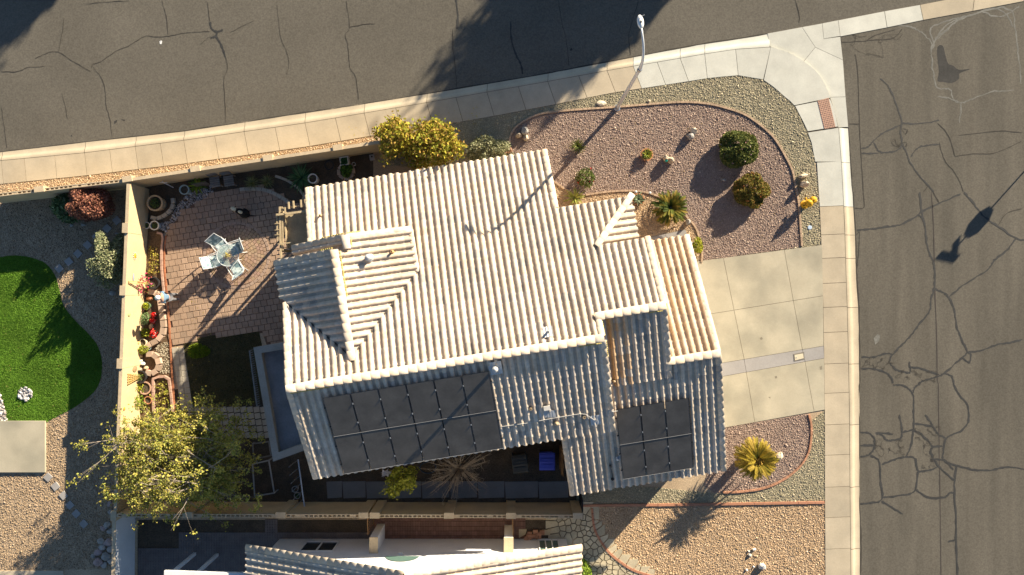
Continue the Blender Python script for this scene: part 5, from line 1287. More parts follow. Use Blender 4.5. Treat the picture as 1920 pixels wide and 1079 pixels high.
tree('gold_tree', 'golden leaved tree with orange tints growing over the north wall', P(806, 290), 3.2, (1.35, 1.0, .9), (P(815, 275, 2.4)[0], P(815, 275, 2.4)[1], 2.3), 26, 9500, .095, [(.44, .37, .04), (.36, .34, .04), (.48, .34, .06), (.25, .27, .03), (.40, .24, .06)], 22, clump=.32, trunk_r=.07)
tree('gold_tree', 'taller golden leaved tree touching the sidewalk left of its twin', P(752, 272), 3.4, (.75, .85, .9), (P(742, 252, 2.5)[0], P(742, 252, 2.5)[1], 2.45), 18, 6000, .095, [(.44, .38, .04), (.38, .34, .04), (.46, .31, .06), (.27, .28, .03), (.40, .26, .06)], 23, clump=.30, trunk_r=.07, barkm=bark_pale)
tree('small_tree', 'small yellow green tree over the shaded side walk', P(762, 880), 2.4, (.72, .62, .7), (P(752, 905, 1.7)[0], P(752, 905, 1.7)[1], 1.7), 16, 1500, .09, [(.40, .38, .05), (.32, .32, .04), (.24, .26, .03)], 24, clump=.2, trunk_r=.045)
# leafless brown shrub
rnd = random.Random(31); sh = thing('bare_shrub', 'leafless brown shrub over the shaded side walk', 'shrub', P(862, 872)); t = MB(); c = Vector(P(862, 876))
for k in range(95):
    a = rnd.uniform(0, 6.28); r = rnd.uniform(.3, 1.75); e = c + Vector((r * math.cos(a) * 1.05, r * math.sin(a) * .95, rnd.uniform(.4, 1.7))); m1 = c.lerp(e, .5) + Vector((0, 0, .3))
    t.tube([c, m1, e], [.018, .012, .004], 4)
    for q in range(6):
        s_ = m1.lerp(e, rnd.random()); e2 = s_ + Vector((rnd.gauss(0, .16), rnd.gauss(0, .16), rnd.gauss(.05, .1))); t.tube([s_, e2], [.007, .002], 3)
t.build('branches', M('dry_twig', (.44, .34, .23), .95, .2, 5), sh)
# rosettes: sago palms, agaves, aloes, yuccas
def rosette(name, label, px, py, n, length, pal, seed, cat='plant', z=.1, arch=(.2, .9), width=.05, pinn=False, trunk=None, zref=None, curve=.5):
    rnd = random.Random(seed); c = Vector(P(px, py, z)); root = thing(name, label, cat, (c.x, c.y, 0)); b = MB()
    if trunk: MB().lathe([(trunk * .9, 0), (trunk, z * .5), (trunk * 1.1, z), (trunk * .5, z + .1)], (c.x, c.y, 0), 10).build('trunk', bark, root)
    for k in range(n):
        a = k * 2.39996 + rnd.uniform(-.15, .15); f = (k + .5) / n; el = arch[1] + (arch[0] - arch[1]) * f + rnd.uniform(-.08, .08); L_ = length * rnd.uniform(.85, 1.1) * (.7 + .3 * f)
        sg = 7; pts = []; p = c.copy(); e = el
        for i in range(sg + 1):
            pts.append(p.copy()); st = L_ / sg; p = p + Vector((math.cos(a) * math.cos(e), math.sin(a) * math.cos(e), math.sin(e))) * st; e -= curve / sg * (1 + i * .2)
        col = rnd.choice(pal); fb = rnd.uniform(.8, 1.2); col = tuple(x * fb for x in col)
        sd_ = Vector((-math.sin(a), math.cos(a), 0))
        if pinn:
            nl = 30
            for i in range(2, nl):
                t_ = i / nl * sg; i0 = min(sg - 1, int(t_)); q = pts[i0].lerp(pts[i0 + 1], t_ - i0); d = (pts[i0 + 1] - pts[i0]).normalized()
                ll = width * math.sin(math.pi * (.12 + .82 * i / nl)) ** .7
                cf = rnd.uniform(.8, 1.25)
                for s_ in (-1, 1):
                    tip = q + sd_ * s_ * ll * .5 + d * ll * .8 + Vector((0, 0, .12 * ll)); b.add([q - d * .018, q + d * .024, tip], [(0, 1, 2) if s_ > 0 else (2, 1, 0)], tuple(x * cf for x in col))
            for i in range(sg):
                b.add([pts[i] - sd_ * .008, pts[i] + sd_ * .008, pts[i + 1] + sd_ * .006, pts[i + 1] - sd_ * .006], [(0, 1, 2, 3)], tuple(x * .9 for x in col))
        else:
            vs = []
            for i, q in enumerate(pts):
                w = width * (math.sin(math.pi * (.18 + .82 * i / sg)) ** .8) * .5 + .002; vs += [q - sd_ * w + Vector((0, 0, w * .5)), q, q + sd_ * w + Vector((0, 0, w * .5))]
            b.add(vs, [f_ for i in range(sg) for f_ in ((3 * i, 3 * i + 1, 3 * i + 4, 3 * i + 3), (3 * i + 1, 3 * i + 2, 3 * i + 5, 3 * i + 4))], col)
    b.build('fronds', leaf, root)
    return root
rosette('sago_palm', 'green sago palm standing in the tan gravel by the porch', 1257, 390, 100, .92, [(.10, .12, .018), (.15, .14, .02), (.06, .085, .015), (.30, .22, .04)], 41, 'palm', .42, (-.15, 1.25), .19, True, .17, curve=.5)
rosette('sago_palm', 'golden yellow sago palm beside the garage corner', 1419, 862, 130, 1.14, [(.30, .22, .025), (.36, .26, .035), (.22, .18, .02), (.42, .30, .06)], 42, 'palm', 1.35, (-.5, 1.1), .21, True, .20, curve=.5)
g = bpy.data.objects['sago_palm.001']
bb = MB(); cpt = Vector(P(1422, 864, 1.5)); rn = random.Random(5)
leaves(bb, [cpt + Vector((rn.gauss(0, .09), rn.gauss(0, .09), rn.gauss(.08, .05))) for _ in range(160)], .07, [(.55, .36, .08), (.45, .28, .06)], rn, 1.2); bb.build('cone', leaf, g)
rosette('agave', 'spiky dark green agave in the mauve gravel under the lamp shadow', 1083, 275, 60, .46, [(.13, .15, .03), (.18, .19, .05), (.09, .11, .025)], 43, 'agave', .12, (.15, 1.3), .035)
rosette('yucca', 'pale striped yucca between the rose bush and the porch roof', 1078, 371, 26, .62, [(.42, .42, .12), (.34, .36, .08), (.28, .31, .06)], 44, 'yucca', .12, (.05, 1.1), .06)
rosette('potted_aloe', 'aloe in a terracotta bowl beside the small standing rock', 1213, 290, 34, .34, [(.30, .29, .03), (.22, .24, .03), (.14, .18, .03)], 45, 'potted plant', .22, (.2, 1.3), .05)
rosette('aloe', 'blue green aloe at the tip of the porch roof', 1197, 374, 26, .40, [(.22, .27, .16), (.16, .21, .11), (.26, .25, .16)], 46, 'aloe', .16, (.1, 1.2), .07)
rosette('spiky_plant', 'bright spiky plant against the shaded wall beside the patio', 371, 348, 16, .55, [(.28, .36, .04), (.2, .28, .03), (.12, .19, .03)], 47, 'plant', .1, (.1, 1.0), .09)
rosette('strappy_plant', 'large dark strappy plant between round bed and white pot', 566, 335, 70, .85, [(.06, .15, .06), (.09, .2, .08), (.05, .11, .05), (.14, .22, .10)], 48, 'plant', .15, (.0, 1.2), .05)
rosette('grass_clump', 'pale ornamental grass clump at the left of the round bed', 474, 343, 90, .48, [(.30, .30, .14), (.22, .24, .09), (.16, .19, .06)], 49, 'grass clump', .06, (.3, 1.4), .014)
rosette('grass_clump', 'pale ornamental grass clump at the right of its twin', 502, 341, 90, .42, [(.30, .30, .14), (.22, .24, .09), (.16, .19, .06)], 50, 'grass clump', .06, (.3, 1.4), .014)
# pots
def lathe_pot(root, c, r, h, mat, soilz=.8, rim=1.12, n=18, taper=.75, nm='pot'):
    MB().lathe([(r * taper, 0), (r * .98, h * .9), (r * rim, h * .92), (r * rim, h), (r * .9, h), (r * .88, h * soilz)], c, n, close=False).build(nm, mat, root, smooth=False)
    MB().lathe([(.005, 0), (r * .88, .0)], (c[0], c[1], c[2] + h * soilz), n, close=False).build('soil', soil_dk, root)
def pot(name, label, px, py, r, h, mat, plant=None, seed=1, cat='plant pot', pal=None, n=260, ph=.3, pr=None, flowers=None, ls=.05, taper=.75, soilz=.8, off=(0, 0)):
    c = Vector(P(px, py, h)); c.z = 0; root = thing(name, label, cat, c); lathe_pot(root, c, r, h, mat, soilz, taper=taper)
    if pal:
        rnd = random.Random(seed); b = MB(); pr = pr or r
        pts = []
        for _ in range(n):
            d = Vector((rnd.gauss(0, 1), rnd.gauss(0, 1), abs(rnd.gauss(0, 1)))).normalized() * (rnd.random() ** .4); pts.append((c.x + off[0] + d.x * pr, c.y + off[1] + d.y * pr, h * soilz + d.z * ph))
        leaves(b, pts, ls, pal, rnd); b.build('foliage', leaf, root)
        if flowers:
            fb = MB(); leaves(fb, [(p[0], p[1], p[2] + .04) for p in rnd.sample(pts, min(len(pts), flowers[0]))], flowers[1], flowers[2], rnd, 1.2); fb.build('flower', petal, root)
    return root
GRN = [(.22, .30, .03), (.16, .24, .025), (.30, .36, .05)]
RED = [(.70, .02, .02), (.55, .01, .02), (.8, .06, .04)]
PNK = [(.72, .03, .16), (.6, .02, .12), (.8, .10, .24)]
pot('flower_pot', 'black tub with crimson bougainvillea leaning on the sunlit wall', 287, 531, .26, .38, black_pl, pal=GRN, n=160, ph=.6, pr=.5, flowers=(130, .07, PNK), off=(-.45, 0), seed=2)
pot('flower_pot', 'green pot with lime green leaves inside the long planter', 274, 574, .17, .26, M('green_glaze', (.12, .17, .10), .5), pal=[(.40, .42, .03), (.30, .36, .03)], n=200, ph=.18, pr=.18, seed=3)
pot('flower_pot', 'small pot with pink blossoms against the wall in the long planter', 266, 581, .08, .14, white_c, pal=[(.6, .3, .3), (.7, .45, .4)], n=60, ph=.15, pr=.13, seed=4, ls=.04)
bush('cushion_plant', 'grey green cushion plant inside the long planter', 271, 597, .25, .25, .4, 700, .04, [(.20, .30, .12), (.15, .24, .09), (.26, .34, .16)], 51, cat='plant')
for px, py, wd, seed in ((288, 591, 'upper red flowering plant in a small pot in the long planter', 5), (286, 602, 'lower red flowering plant in a small pot in the long planter', 6), (287, 626, 'largest red flowering plant at the end of the long planter', 7)):
    pot('flower_pot', wd, px, py, .10, .15, white_c, pal=RED, n=110, ph=.14, pr=.14 if seed < 7 else .22, seed=seed, ls=.055)
bush('lime_plant', 'yellow green bushy plant left of the largest red flower', 273, 624, .22, .2, .4, 500, .045, [(.36, .36, .04), (.28, .30, .03), (.2, .25, .03)], 52, cat='plant')
pot('plant_pot', 'empty cream pot against the wall below the long planter', 267, 643, .17, .28, M('cream_ceramic', (.60, .52, .36), .6))
bush('lime_plant', 'yellow green bushy plant below the cream pot', 268, 656, .26, .22, .5, 650, .045, [(.34, .36, .05), (.26, .30, .04)], 53, cat='plant')
pot('plant_pot', 'small teal pot beside the lower yellow green plant', 279, 653, .09, .16, blue_c)
pot('plant_pot', 'large black tub holding the wooden trellis', 262, 707, .28, .42, black_pl, pal=[(.14, .2, .04)], n=60, ph=.3, pr=.2, seed=8)
pot('plant_pot', 'round terracotta ring pot with lime foliage under the trellis', 271, 728, .28, .22, M('pink_clay', (.48, .30, .21), .9), pal=[(.38, .38, .04), (.28, .32, .03)], n=240, ph=.4, pr=.30, off=(-.3, 0), seed=9)
pot('plant_pot', 'terracotta pot with green foliage at the tree edge', 277, 751, .17, .26, terra, pal=GRN, n=260, ph=.5, pr=.3, off=(-.4, 0), seed=10)
pot('barrel_planter', 'big ribbed barrel planter in the shaded patio corner', 290, 381, .34, .55, tan_c, pal=[(.12, .18, .05), (.08, .13, .04)], n=180, ph=.25, pr=.25, seed=11, taper=.9)
pot('plant_pot', 'larger white glazed pot of the pair at the wall corner', 289, 423, .20, .32, white_c, pal=[(.10, .14, .05)], n=60, ph=.1, pr=.14, seed=12, taper=.85)
pot('plant_pot', 'smaller white glazed pot of the pair at the wall corner', 274, 423, .15, .24, white_c, pal=[(.10, .16, .05)], n=50, ph=.1, pr=.1, seed=13, taper=.85)
pot('plant_pot', 'pale blue pot under the north wall', 345, 356, .21, .36, blue_c, taper=.85)
pot('plant_pot', 'tall white pot beside the strappy plant', 586, 335, .21, .46, white_c, taper=.95)
pot('plant_pot', 'dark tub under the north wall beside the white planter', 617, 310, .2, .3, black_pl)
pot('plant_pot', 'small pale jug right of the white planter', 663, 308, .08, .16, white_c, taper=.9)
bush('ring_plant', 'leafy green plant growing in the round planter ring', 650, 320, .26, .28, .5, 900, .06, [(.10, .2, .03), (.15, .26, .04), (.07, .13, .03)], 54, cat='plant')
sq = thing('square_planter', 'white square planter filled with green against the north wall', 'planter', P(645, 302)); c = P(645, 302, .4)
b = MB()
for dx, dy, sx, sy in ((0, .18, .4, .04), (0, -.18, .4, .04), (.18, 0, .04, .32), (-.18, 0, .04, .32)): b.box((c[0] + dx, c[1] + dy, .2), (sx, sy, .4), A)
b.build('body', white_c, sq); rnd = random.Random(3); b = MB(); leaves(b, [(c[0] + rnd.uniform(-.15, .15), c[1] + rnd.uniform(-.15, .15), .33 + rnd.random() * .1) for _ in range(260)], .05, [(.05, .14, .05), (.08, .18, .06)], rnd); b.build('foliage', leaf, sq)
mb = thing('meter_stand', 'small grey block with a round hole under the gold tree', 'block', P(699, 297)); c = P(699, 297)
MB().box((c[0], c[1], .12), (.22, .26, .24), A).build('body', conc_grey, mb); MB().lathe([(.045, 0), (.045, .012), (.01, .012)], (c[0], c[1] + .03, .24), 10).build('socket', black_m, mb)
# bowl of the potted aloe, front pots
po = [o for o in bpy.data.objects if o.name == 'potted_aloe'][0]; c = org(po); lathe_pot(po, Vector((c.x, c.y, 0)), .27, .2, terra)
al = bpy.data.objects['aloe']; c = org(al); lathe_pot(al, Vector((c.x, c.y, 0)), .26, .16, terra)
sb = bpy.data.objects['small_bush']; c = org(sb); lathe_pot(sb, Vector((c.x - .18, c.y, 0)), .15, .26, white_c)
for i, (x, y, l) in enumerate(((1190, 362, 'small round solar lantern left of the aloe by the porch'), (1216, 364, 'small round solar lantern right of the aloe by the porch'))):
    t = thing('solar_lantern', l, 'lantern', P(x, y)); c = Vector(P(x, y)); MB().tube([c, c + Vector((0, 0, .3))], .012, 6).build('stake', galv, t); MB().lathe([(.03, .3), (.06, .33), (.065, .36), (.01, .4)], c, 10).build('head', flashing, t)
sh_ = thing('garden_stake', 'thin garden stake leaning in the tan gravel by the green sago palm', 'stake', P(1217, 393)); c = Vector(P(1216, 395)); MB().tube([c, c + Vector((.05, .05, .22)), c + Vector((.12, .1, .40))], .018, 6).build('rod', black_m, sh_)
# ================================================================== ROCKS
def boulder(name, label, px, py, sx, sy, sz, seed, mat=rock, cat='rock', rz=0, group=None, par=None, nm='rock', z=0):
    rnd = random.Random(seed); bm = bmesh.new(); bmesh.ops.create_icosphere(bm, subdivisions=2, radius=1)
    pl = []
    for _ in range(9):
        d = Vector((rnd.gauss(0, 1), rnd.gauss(0, 1), rnd.gauss(0, 1))).normalized(); pl.append((d, rnd.uniform(.55, .85)))
    for v in bm.verts:
        for d, r in pl:
            k = v.co.dot(d)
            if k > r: v.co -= d * (k - r)
        v.co += Vector((rnd.gauss(0, .03), rnd.gauss(0, .03), rnd.gauss(0, .03)))
    R = Matrix.Rotation(rz, 3, 'Z')
    for v in bm.verts: v.co = R @ Vector((v.co.x * sx, v.co.y * sy, v.co.z * sz))
    me = bpy.data.meshes.new(nm); bm.to_mesh(me); bm.free(); me.materials.append(mat)
    o = bpy.data.objects.new(nm if par else name, me); link(o, par); c = Vector(P(px, py, sz * .5 + z)); c.z = sz * .5 + z
    o.location = c - (org(par) if par else Vector((0, 0, 0))); ORG[o.name] = c
    if not par: tag(o, label, cat, group)
    return o
G3 = 'boulders set in the mauve gravel'
boulder('boulder', 'tallest piece of the split rock cluster by the left end of the curved bed', 983, 246, .22, .20, .30, 61, rock_gy, group=G3)
boulder('boulder', 'left piece of the split rock cluster by the left end of the curved bed', 973, 254, .17, .16, .24, 62, rock, group=G3)
boulder('boulder', 'right piece of the split rock cluster by the left end of the curved bed', 986, 258, .15, .18, .2, 63, rock, group=G3)
boulder('boulder', 'pale upper rock of the pair left of the larger round bush', 1301, 245, .20, .20, .26, 64, M('pale_rock', (.60, .51, .38), .95, .2, 5, .15, 25, .5, 18), group=G3)
boulder('boulder', 'grey lower rock of the pair left of the larger round bush', 1293, 256, .22, .18, .26, 65, rock_gy, group=G3)
boulder('boulder', 'tan standing rock beside the potted aloe', 1258, 301, .15, .22, .34, 66, rock, rz=.3, group=G3)
t = boulder('rabbit_rock', 'knobbly tan stone figure with a teal ball left of the standing rock', 1249, 297, .15, .18, .3, 67, rock, cat='garden figure')
MB().lathe([(.01, 0), (.06, .03), (.075, .07), (.05, .12), (.01, .13)], P(1249, 302, .25), 10).build('ball', teal, t, origin=None)
boulder('boulder', 'upper of two tan rocks beside the yellow hydrant', 1505, 331, .27, .13, .24, 68, rock, rz=.25, group=G3)
boulder('boulder', 'lower of two tan rocks beside the yellow hydrant', 1507, 346, .22, .19, .36, 69, rock, rz=.2, group=G3)
boulder('boulder', 'flat pale rock in the green gravel left of the lamp post', 1128, 194, .26, .16, .08, 70, M('pale_rock', (.60, .51, .38)), group=G3)
boulder('boulder', 'small tan rock in the green gravel right of the lamp post', 1217, 190, .09, .09, .1, 71, rock, group=G3)
boulder('boulder', 'tan rock tucked behind the golden sago palm', 1462, 856, .18, .24, .22, 72, M('pale_rock', (.60, .51, .38)), group=G3)
boulder('boulder', 'small dark rock in the shadow of the larger round bush', 1357, 338, .12, .07, .08, 73, rock_gy, group=G3)
boulder('boulder', 'grey white rock at the tip of the porch walk', 1290, 417, .16, .14, .22, 74, rock_gy, group=G3)
boulder('boulder', 'reddish rock under the silvery shrub', 955, 282, .2, .16, .14, 75, M('red_rock', (.42, .25, .16), .95, .2, 5), group=G3)
boulder('boulder', 'pink rock beside the reddish rock under the silvery shrub', 945, 285, .16, .14, .12, 76, M('red_rock', (.42, .25, .16)), group=G3)
for i, (x, y, s_, l) in enumerate(((1414, 1031, .10, 'white stone at the top of the scatter in the southern gravel'), (1406, 1041, .09, 'second white stone of the scatter in the southern gravel'), (1404, 1034, .06, 'smallest white stone of the scatter in the southern gravel'), (1413, 1063, .06, 'small white stone left of the largest white stone'), (1429, 1063, .19, 'largest white stone in the southern gravel'), (1400, 1069, .07, 'white stone nearest the lower edge of the southern gravel'))):
    boulder('white_stone', l, x, y, s_, s_ * .9, s_ * 1.1, 80 + i, M('white_rock', (.58, .56, .52), .9, .15, 6, .1, 30), group='white stones in the southern gravel')
rp = thing('rock_pile', 'heap of grey and pinkish rocks by the white wall in the western yard', 'rock pile', P(192, 1010))
for i, (x, y, s_) in enumerate([(206, 945, .17), (207, 960, .16), (200, 985, .22), (193, 990, .2), (208, 996, .2), (190, 1014, .22), (203, 1017, .24), (208, 1030, .2), (192, 1026, .2), (184, 1036, .2), (198, 1044, .26), (207, 1052, .2), (184, 1054, .26), (195, 1060, .2), (176, 1043, .15)]):
    boulder('', '', x, y, s_, s_ * .85, s_ * .7, 90 + i, rock_gy if i % 3 else M('pink_rock', (.36, .27, .25), .95, .2, 5), par=rp)
for i, (x, y, s_, l) in enumerate(((134, 423, .12, 'left of two pale stones below the red shrub'), (156, 422, .13, 'right of two pale stones below the red shrub'), (211, 550, .2, 'long pale stone at the foot of the olive shrub'), (219, 438, .1, 'pale stone above the olive shrub'))):
    boulder('garden_stone', l, x, y, s_, s_ * .6, s_ * .5, 110 + i, rock_gy, group='stones in the western yard')

# ================================================================== STREET FURNITURE
lp = thing('street_lamp', 'galvanised street lamp with curved arm on the corner', 'street lamp', P(1157, 203))
c = Vector(P(1157, 203)); hb = 6.15
an = Vector((-.155, 1.0, 0)).normalized()
MB().lathe([(.16, 0), (.16, .03), (.11, .06), (.105, .35)], c, 14).build('base_plate', galv, lp)
MB().tube([c, c + Vector((0, 0, 3)), c + Vector((0, 0, hb))], [.09, .078, .066], 12).build('pole', M('pole_steel', (.58, .57, .55), .55, .06, 6, .05, 30), lp)
MB().lathe([(.095, hb - .12), (.095, hb + .1)], c, 12).build('collar', galv, lp)
arm = [c + Vector((0, 0, hb)) + an * r + Vector((0, 0, z)) for r, z in ((0, 0), (.03, .35), (.12, .75), (.32, 1.1), (.62, 1.3), (.95, 1.36), (1.12, 1.37))]
MB().tube(arm, [.07, .062, .056, .05, .045, .042, .04], 10, ).build('arm', M('arm_steel', (.56, .58, .60), .5, .05, 6, metal=.3), lp, smooth=True)
e = arm[-1]
hd = MB().lathe([(.01, -.06), (.11, -.05), (.15, 0), (.12, .05), (.01, .07)], (0, 0, 0), 14, sq=(.85, 1.8)); R = Matrix.Rotation(math.atan2(an.y, an.x) - math.pi / 2, 3, 'Z')
hd.v = [tuple(R @ Vector(v) + e + an * .25) for v in hd.v]; ho = hd.build('lamp_head', white_m, lp, smooth=True)
MB().lathe([(.04, 0), (.04, .08), (.01, .09)], e + an * .22 + Vector((0, 0, .06)), 8).build('photocell', M('cell', (.16, .15, .15)), ho)
MB().tube([e + an * .38 + Vector((0, 0, .06)), e + an * .42 + Vector((.05, 0, .16)), e + an * .45 + Vector((.16, .0, .17))], .012, 5).build('bracket', galv, ho)
# hydrant
hy = thing('fire_hydrant', 'yellow fire hydrant on the gravel strip by the sidewalk', 'hydrant', P(1508, 385)); c = Vector(P(1508, 384))
MB().lathe([(.20, 0), (.20, .04), (.135, .06), (.13, .52), (.19, .53), (.19, .57), (.155, .58), (.16, .64), (.11, .72), (.04, .76), (.04, .82), (.005, .82)], c, 16).build('barrel', yellow_p, hy)
for a, r in ((math.radians(25), .075), (math.radians(205), .06), (math.radians(115), .055)):
    d = Vector((math.cos(a), math.sin(a), 0)); MB().tube([c + d * .10 + Vector((0, 0, .44)), c + d * .25 + Vector((0, 0, .44)), c + d * .255 + Vector((0, 0, .44)), c + d * .30 + Vector((0, 0, .44))], [r * .8, r * .8, r * 1.15, r * 1.15], 12).build('outlet', yellow_p, hy)
c2 = Vector(P(1516, 378)); vp = thing('marker_post', 'yellow marker post standing against the hydrant', 'post', c2)
MB().lathe([(.10, 0), (.10, .50), (.17, .51), (.17, .58), (.11, .66), (.03, .68), (.03, .74), (.005, .74)], c2, 14).build('post', yellow_p, vp)
vc = thing('valve_cover', 'small pale blue round valve cover in the green gravel', 'utility cover', P(1518, 427)); MB().lathe([(.10, 0), (.10, .03), (.08, .035), (.005, .036)], P(1518, 427, .0), 16).build('lid', M('pale_blue_lid', (.45, .55, .68), .5), vc)
# stop sign with street-name blades, standing east of the frame; its shadow falls on the east road
st = thing('stop_sign', 'red stop sign with street name blades whose shadow falls on the east road', 'sign', P(2012, 222)); c = Vector(P(2012, 222))
MB().tube([c, c + Vector((0, 0, 2.8))], .032, 8).build('post', galv, st)
q = Vector((math.cos(math.radians(-42)), math.sin(math.radians(-42)), 0)); fz = Vector((q.y, -q.x, 0)) * -1
def plate(b, c, hx, pts, th=.012):
    n = len(pts); f_ = Vector((-hx.y, hx.x, 0)) * th
    vs = [c + hx * x + Vector((0, 0, z)) + f_ for x, z in pts] + [c + hx * x + Vector((0, 0, z)) - f_ for x, z in pts]
    b.add(vs, [tuple(range(n)), tuple(range(2 * n - 1, n - 1, -1))] + [(i, n + i, n + (i + 1) % n, (i + 1) % n) for i in range(n)])
b = MB(); plate(b, c + Vector((0, 0, 2.15)), q, [(.34 * math.cos(math.radians(22.5 + 45 * k)), .34 * math.sin(math.radians(22.5 + 45 * k))) for k in range(8)]); b.build('octagon', M('sign_red', (.5, .02, .02), .5), st)
for ang, z, l in ((80, 2.72, .45), (-12, 2.9, .45)):
    h = Vector((math.cos(math.radians(ang)), math.sin(math.radians(ang)), 0)); b = MB(); plate(b, c + Vector((0, 0, z)), h, [(-l, -.1), (l, -.1), (l, .1), (-l, .1)]); b.build('name_blade', M('sign_green', (.02, .18, .06), .5), st)
# trees across the street: out of the picture, their shade lies on the roads
def shade_tree(name, label, px, py, h, crown, seed, n, nb_=60, rad=(3, 3, 3), tr=.22, cl=.8, ls=.22, drop=1.6):
    c = P(px, py); tree(name, label, c, h, rad, (c[0], c[1], crown), nb_, n, ls, [(.07, .11, .03), (.10, .14, .04), (.05, .08, .02)], seed, clump=cl, trunk_r=tr, up=(0, 0, -1.2), elong=2.6, drop=drop, nsub=4)
    root = [o for o in bpy.data.objects if o.get('label') == label][0]; rnd = random.Random(seed + 5); b = MB(); og = Vector((c[0], c[1], 0))
    for k in range(int(nb_ * .6)):
        a = rnd.uniform(0, 6.28); r = rnd.uniform(.75, 1.35); q = og + Vector((rad[0] * r * math.cos(a), rad[1] * r * math.sin(a), crown + rnd.uniform(-.6, .5) * rad[2]))
        L_ = rnd.uniform(.5, 1.3)
        leaves(b, [q + Vector((rnd.gauss(0, .05) + .12 * t, rnd.gauss(0, .05), -t * L_)) for t in [rnd.random() for _ in range(46)]], .15, [(.07, .11, .03), (.10, .14, .04)], rnd, 2.2, (0, 0, -1.5))
    b.build('hanging_frond', leaf, root)
shade_tree('shade_tree', 'tall drooping tree across the north road whose shadow crosses the curb', 1590, -575, 7, 6.6, 201, 50000, 120, (2.9, 2.3, 1.2), .25, .42, .20, 2.6)
shade_tree('shade_tree', 'drooping tree across the north road whose shadow reaches the top left corner', 560, -615, 7, 6.8, 202, 22000, 60, (1.3, 1.2, .7), .2, .42, .2, 2.2)
shade_tree('shade_tree', 'small tree across the east road whose shadow touches the right edge', 2375, 290, 5, 4.4, 203, 9000, 30, (1.0, 1.2, .4), .15, .35, .16, .5)

# ================================================================== BINS
def bin_(label, px, py, mat, rz, wheelm=black_pl):
    c = Vector(P(px, py, 1.0)); c.z = 0; root = thing('wheelie_bin', label, 'bin', c); R = Matrix.Rotation(rz, 3, 'Z')
    def T(b): b.v = [tuple(R @ Vector(v) + c) for v in b.v]; return b
    b = MB(); lo = [(-.27, -.28), (.27, -.28), (.27, .26), (-.27, .26)]; hi = [(-.34, -.36), (.34, -.36), (.34, .36), (-.34, .36)]
    b.add([(x, y, .06) for x, y in lo] + [(x, y, .98) for x, y in hi], [(k, (k + 1) % 4, 4 + (k + 1) % 4, 4 + k) for k in range(4)] + [(3, 2, 1, 0)]); T(b).build('body', mat, root)
    b = MB(); n = 9; vs = []
    for i in range(n):
        y = -.40 + .80 * i / (n - 1); z = 1.0 + .07 * math.sin(math.pi * i / (n - 1)) + (.022 if i % 3 == 1 else 0)
        vs += [(-.36, y, z - .03), (-.33, y, z), (.33, y, z), (.36, y, z - .03)]
    b.add(vs, [(4 * i + k, 4 * i + k + 1, 4 * i + k + 5, 4 * i + k + 4) for i in range(n - 1) for k in range(3)])
    for y in (-.14, .12): b.box((0, y, 1.085), (.52, .05, .03))
    T(b).build('lid', mat, root)
    b = MB(); b.tube([(-.26, .40, .98), (.26, .40, .98)], .02, 8); T(b).build('handle', mat, root)
    for s_ in (-1, 1):
        b = MB(); b.tube([(s_ * .27, .26, .12), (s_ * .33, .26, .12)], .12, 14); T(b).build('wheel', wheelm, root)
bin_('blue wheelie bin beside the brown wooden gate', 1026, 866, blue_pl, math.radians(0))
bin_('black wheelie bin left of the blue one', 975, 871, M('bin_black', (.04, .042, .04), .5), math.radians(8))

# ================================================================== PATIO SET
def sling_chair(label, px, py, ang):
    """seat centre at (px, py) at 0.42 m; ang = direction the sitter faces"""
    c = Vector(P(px, py, .42)); c.z = 0; root = thing('patio_chair', label, 'chair', c, 'sling chairs round the glass table'); R = Matrix.Rotation(ang, 3, 'Z')
    def T(b): b.v = [tuple(R @ Vector(v) + c) for v in b.v]; return b
    fab = M('floral_sling', (.50, .58, .58), .85, .35, 9, .2, 30, col2=(.16, .24, .27), thr=(.46, .54))
    b = MB(); n = 5; vs = []
    for i in range(n):
        x = .24 - .48 * i / (n - 1); z = .43 - .03 * math.sin(math.pi * i / (n - 1)); vs += [(x, -.26, z), (x, .26, z)]
    b.add(vs, [(2 * i, 2 * i + 1, 2 * i + 3, 2 * i + 2) for i in range(n - 1)]); T(b).build('seat', fab, root)
    b = MB(); vs = []
    for i in range(n):
        t = i / (n - 1); vs += [(-.25 - .26 * t, -.26, .44 + .60 * t), (-.25 - .26 * t, .26, .44 + .60 * t)]
    b.add(vs, [(2 * i, 2 * i + 1, 2 * i + 3, 2 * i + 2) for i in range(n - 1)]); T(b).build('backrest', fab, root)
    fm = M('chair_frame', (.60, .62, .62), .5, .05, 6)
    for s_ in (-1, 1):
        b = MB(); b.tube([(.26, s_ * .28, 0), (.27, s_ * .28, .43), (-.24, s_ * .28, .43), (-.53, s_ * .28, 1.06)], .016, 6); T(b).build('side_frame', fm, root)
        b = MB(); b.tube([(.24, s_ * .30, .43), (.20, s_ * .31, .64), (-.1, s_ * .31, .65), (-.33, s_ * .30, .62)], .018, 6); T(b).build('armrest', fm, root)
        b = MB(); b.tube([(-.14, s_ * .28, .42), (-.34, s_ * .28, 0)], .016, 6); T(b).build('leg', fm, root)
    for q0 in ((-.53, 1.06), (.26, .43)):
        b = MB(); b.tube([(q0[0], -.28, q0[1]), (q0[0], .28, q0[1])], .016, 6); T(b).build('crossbar', fm, root)
sling_chair('floral sling chair at the upper left of the glass table', 417, 463, math.radians(-48))
sling_chair('floral sling chair at the right of the glass table', 442, 466, math.radians(200))
sling_chair('floral sling chair at the lower left of the glass table', 408, 488, math.radians(20))
sling_chair('floral sling chair at the lower right of the glass table', 443, 502, math.radians(122))
tb = thing('patio_table', 'round glass patio table with metal rim between four chairs', 'table', P(428, 479, .7)[:2] + (0,)); c = Vector(P(427, 479, .72)); c.z = 0
gl = M('table_glass', (.45, .55, .52), .05, .02, 2, .02, 10, spec=.6, alpha=.38)
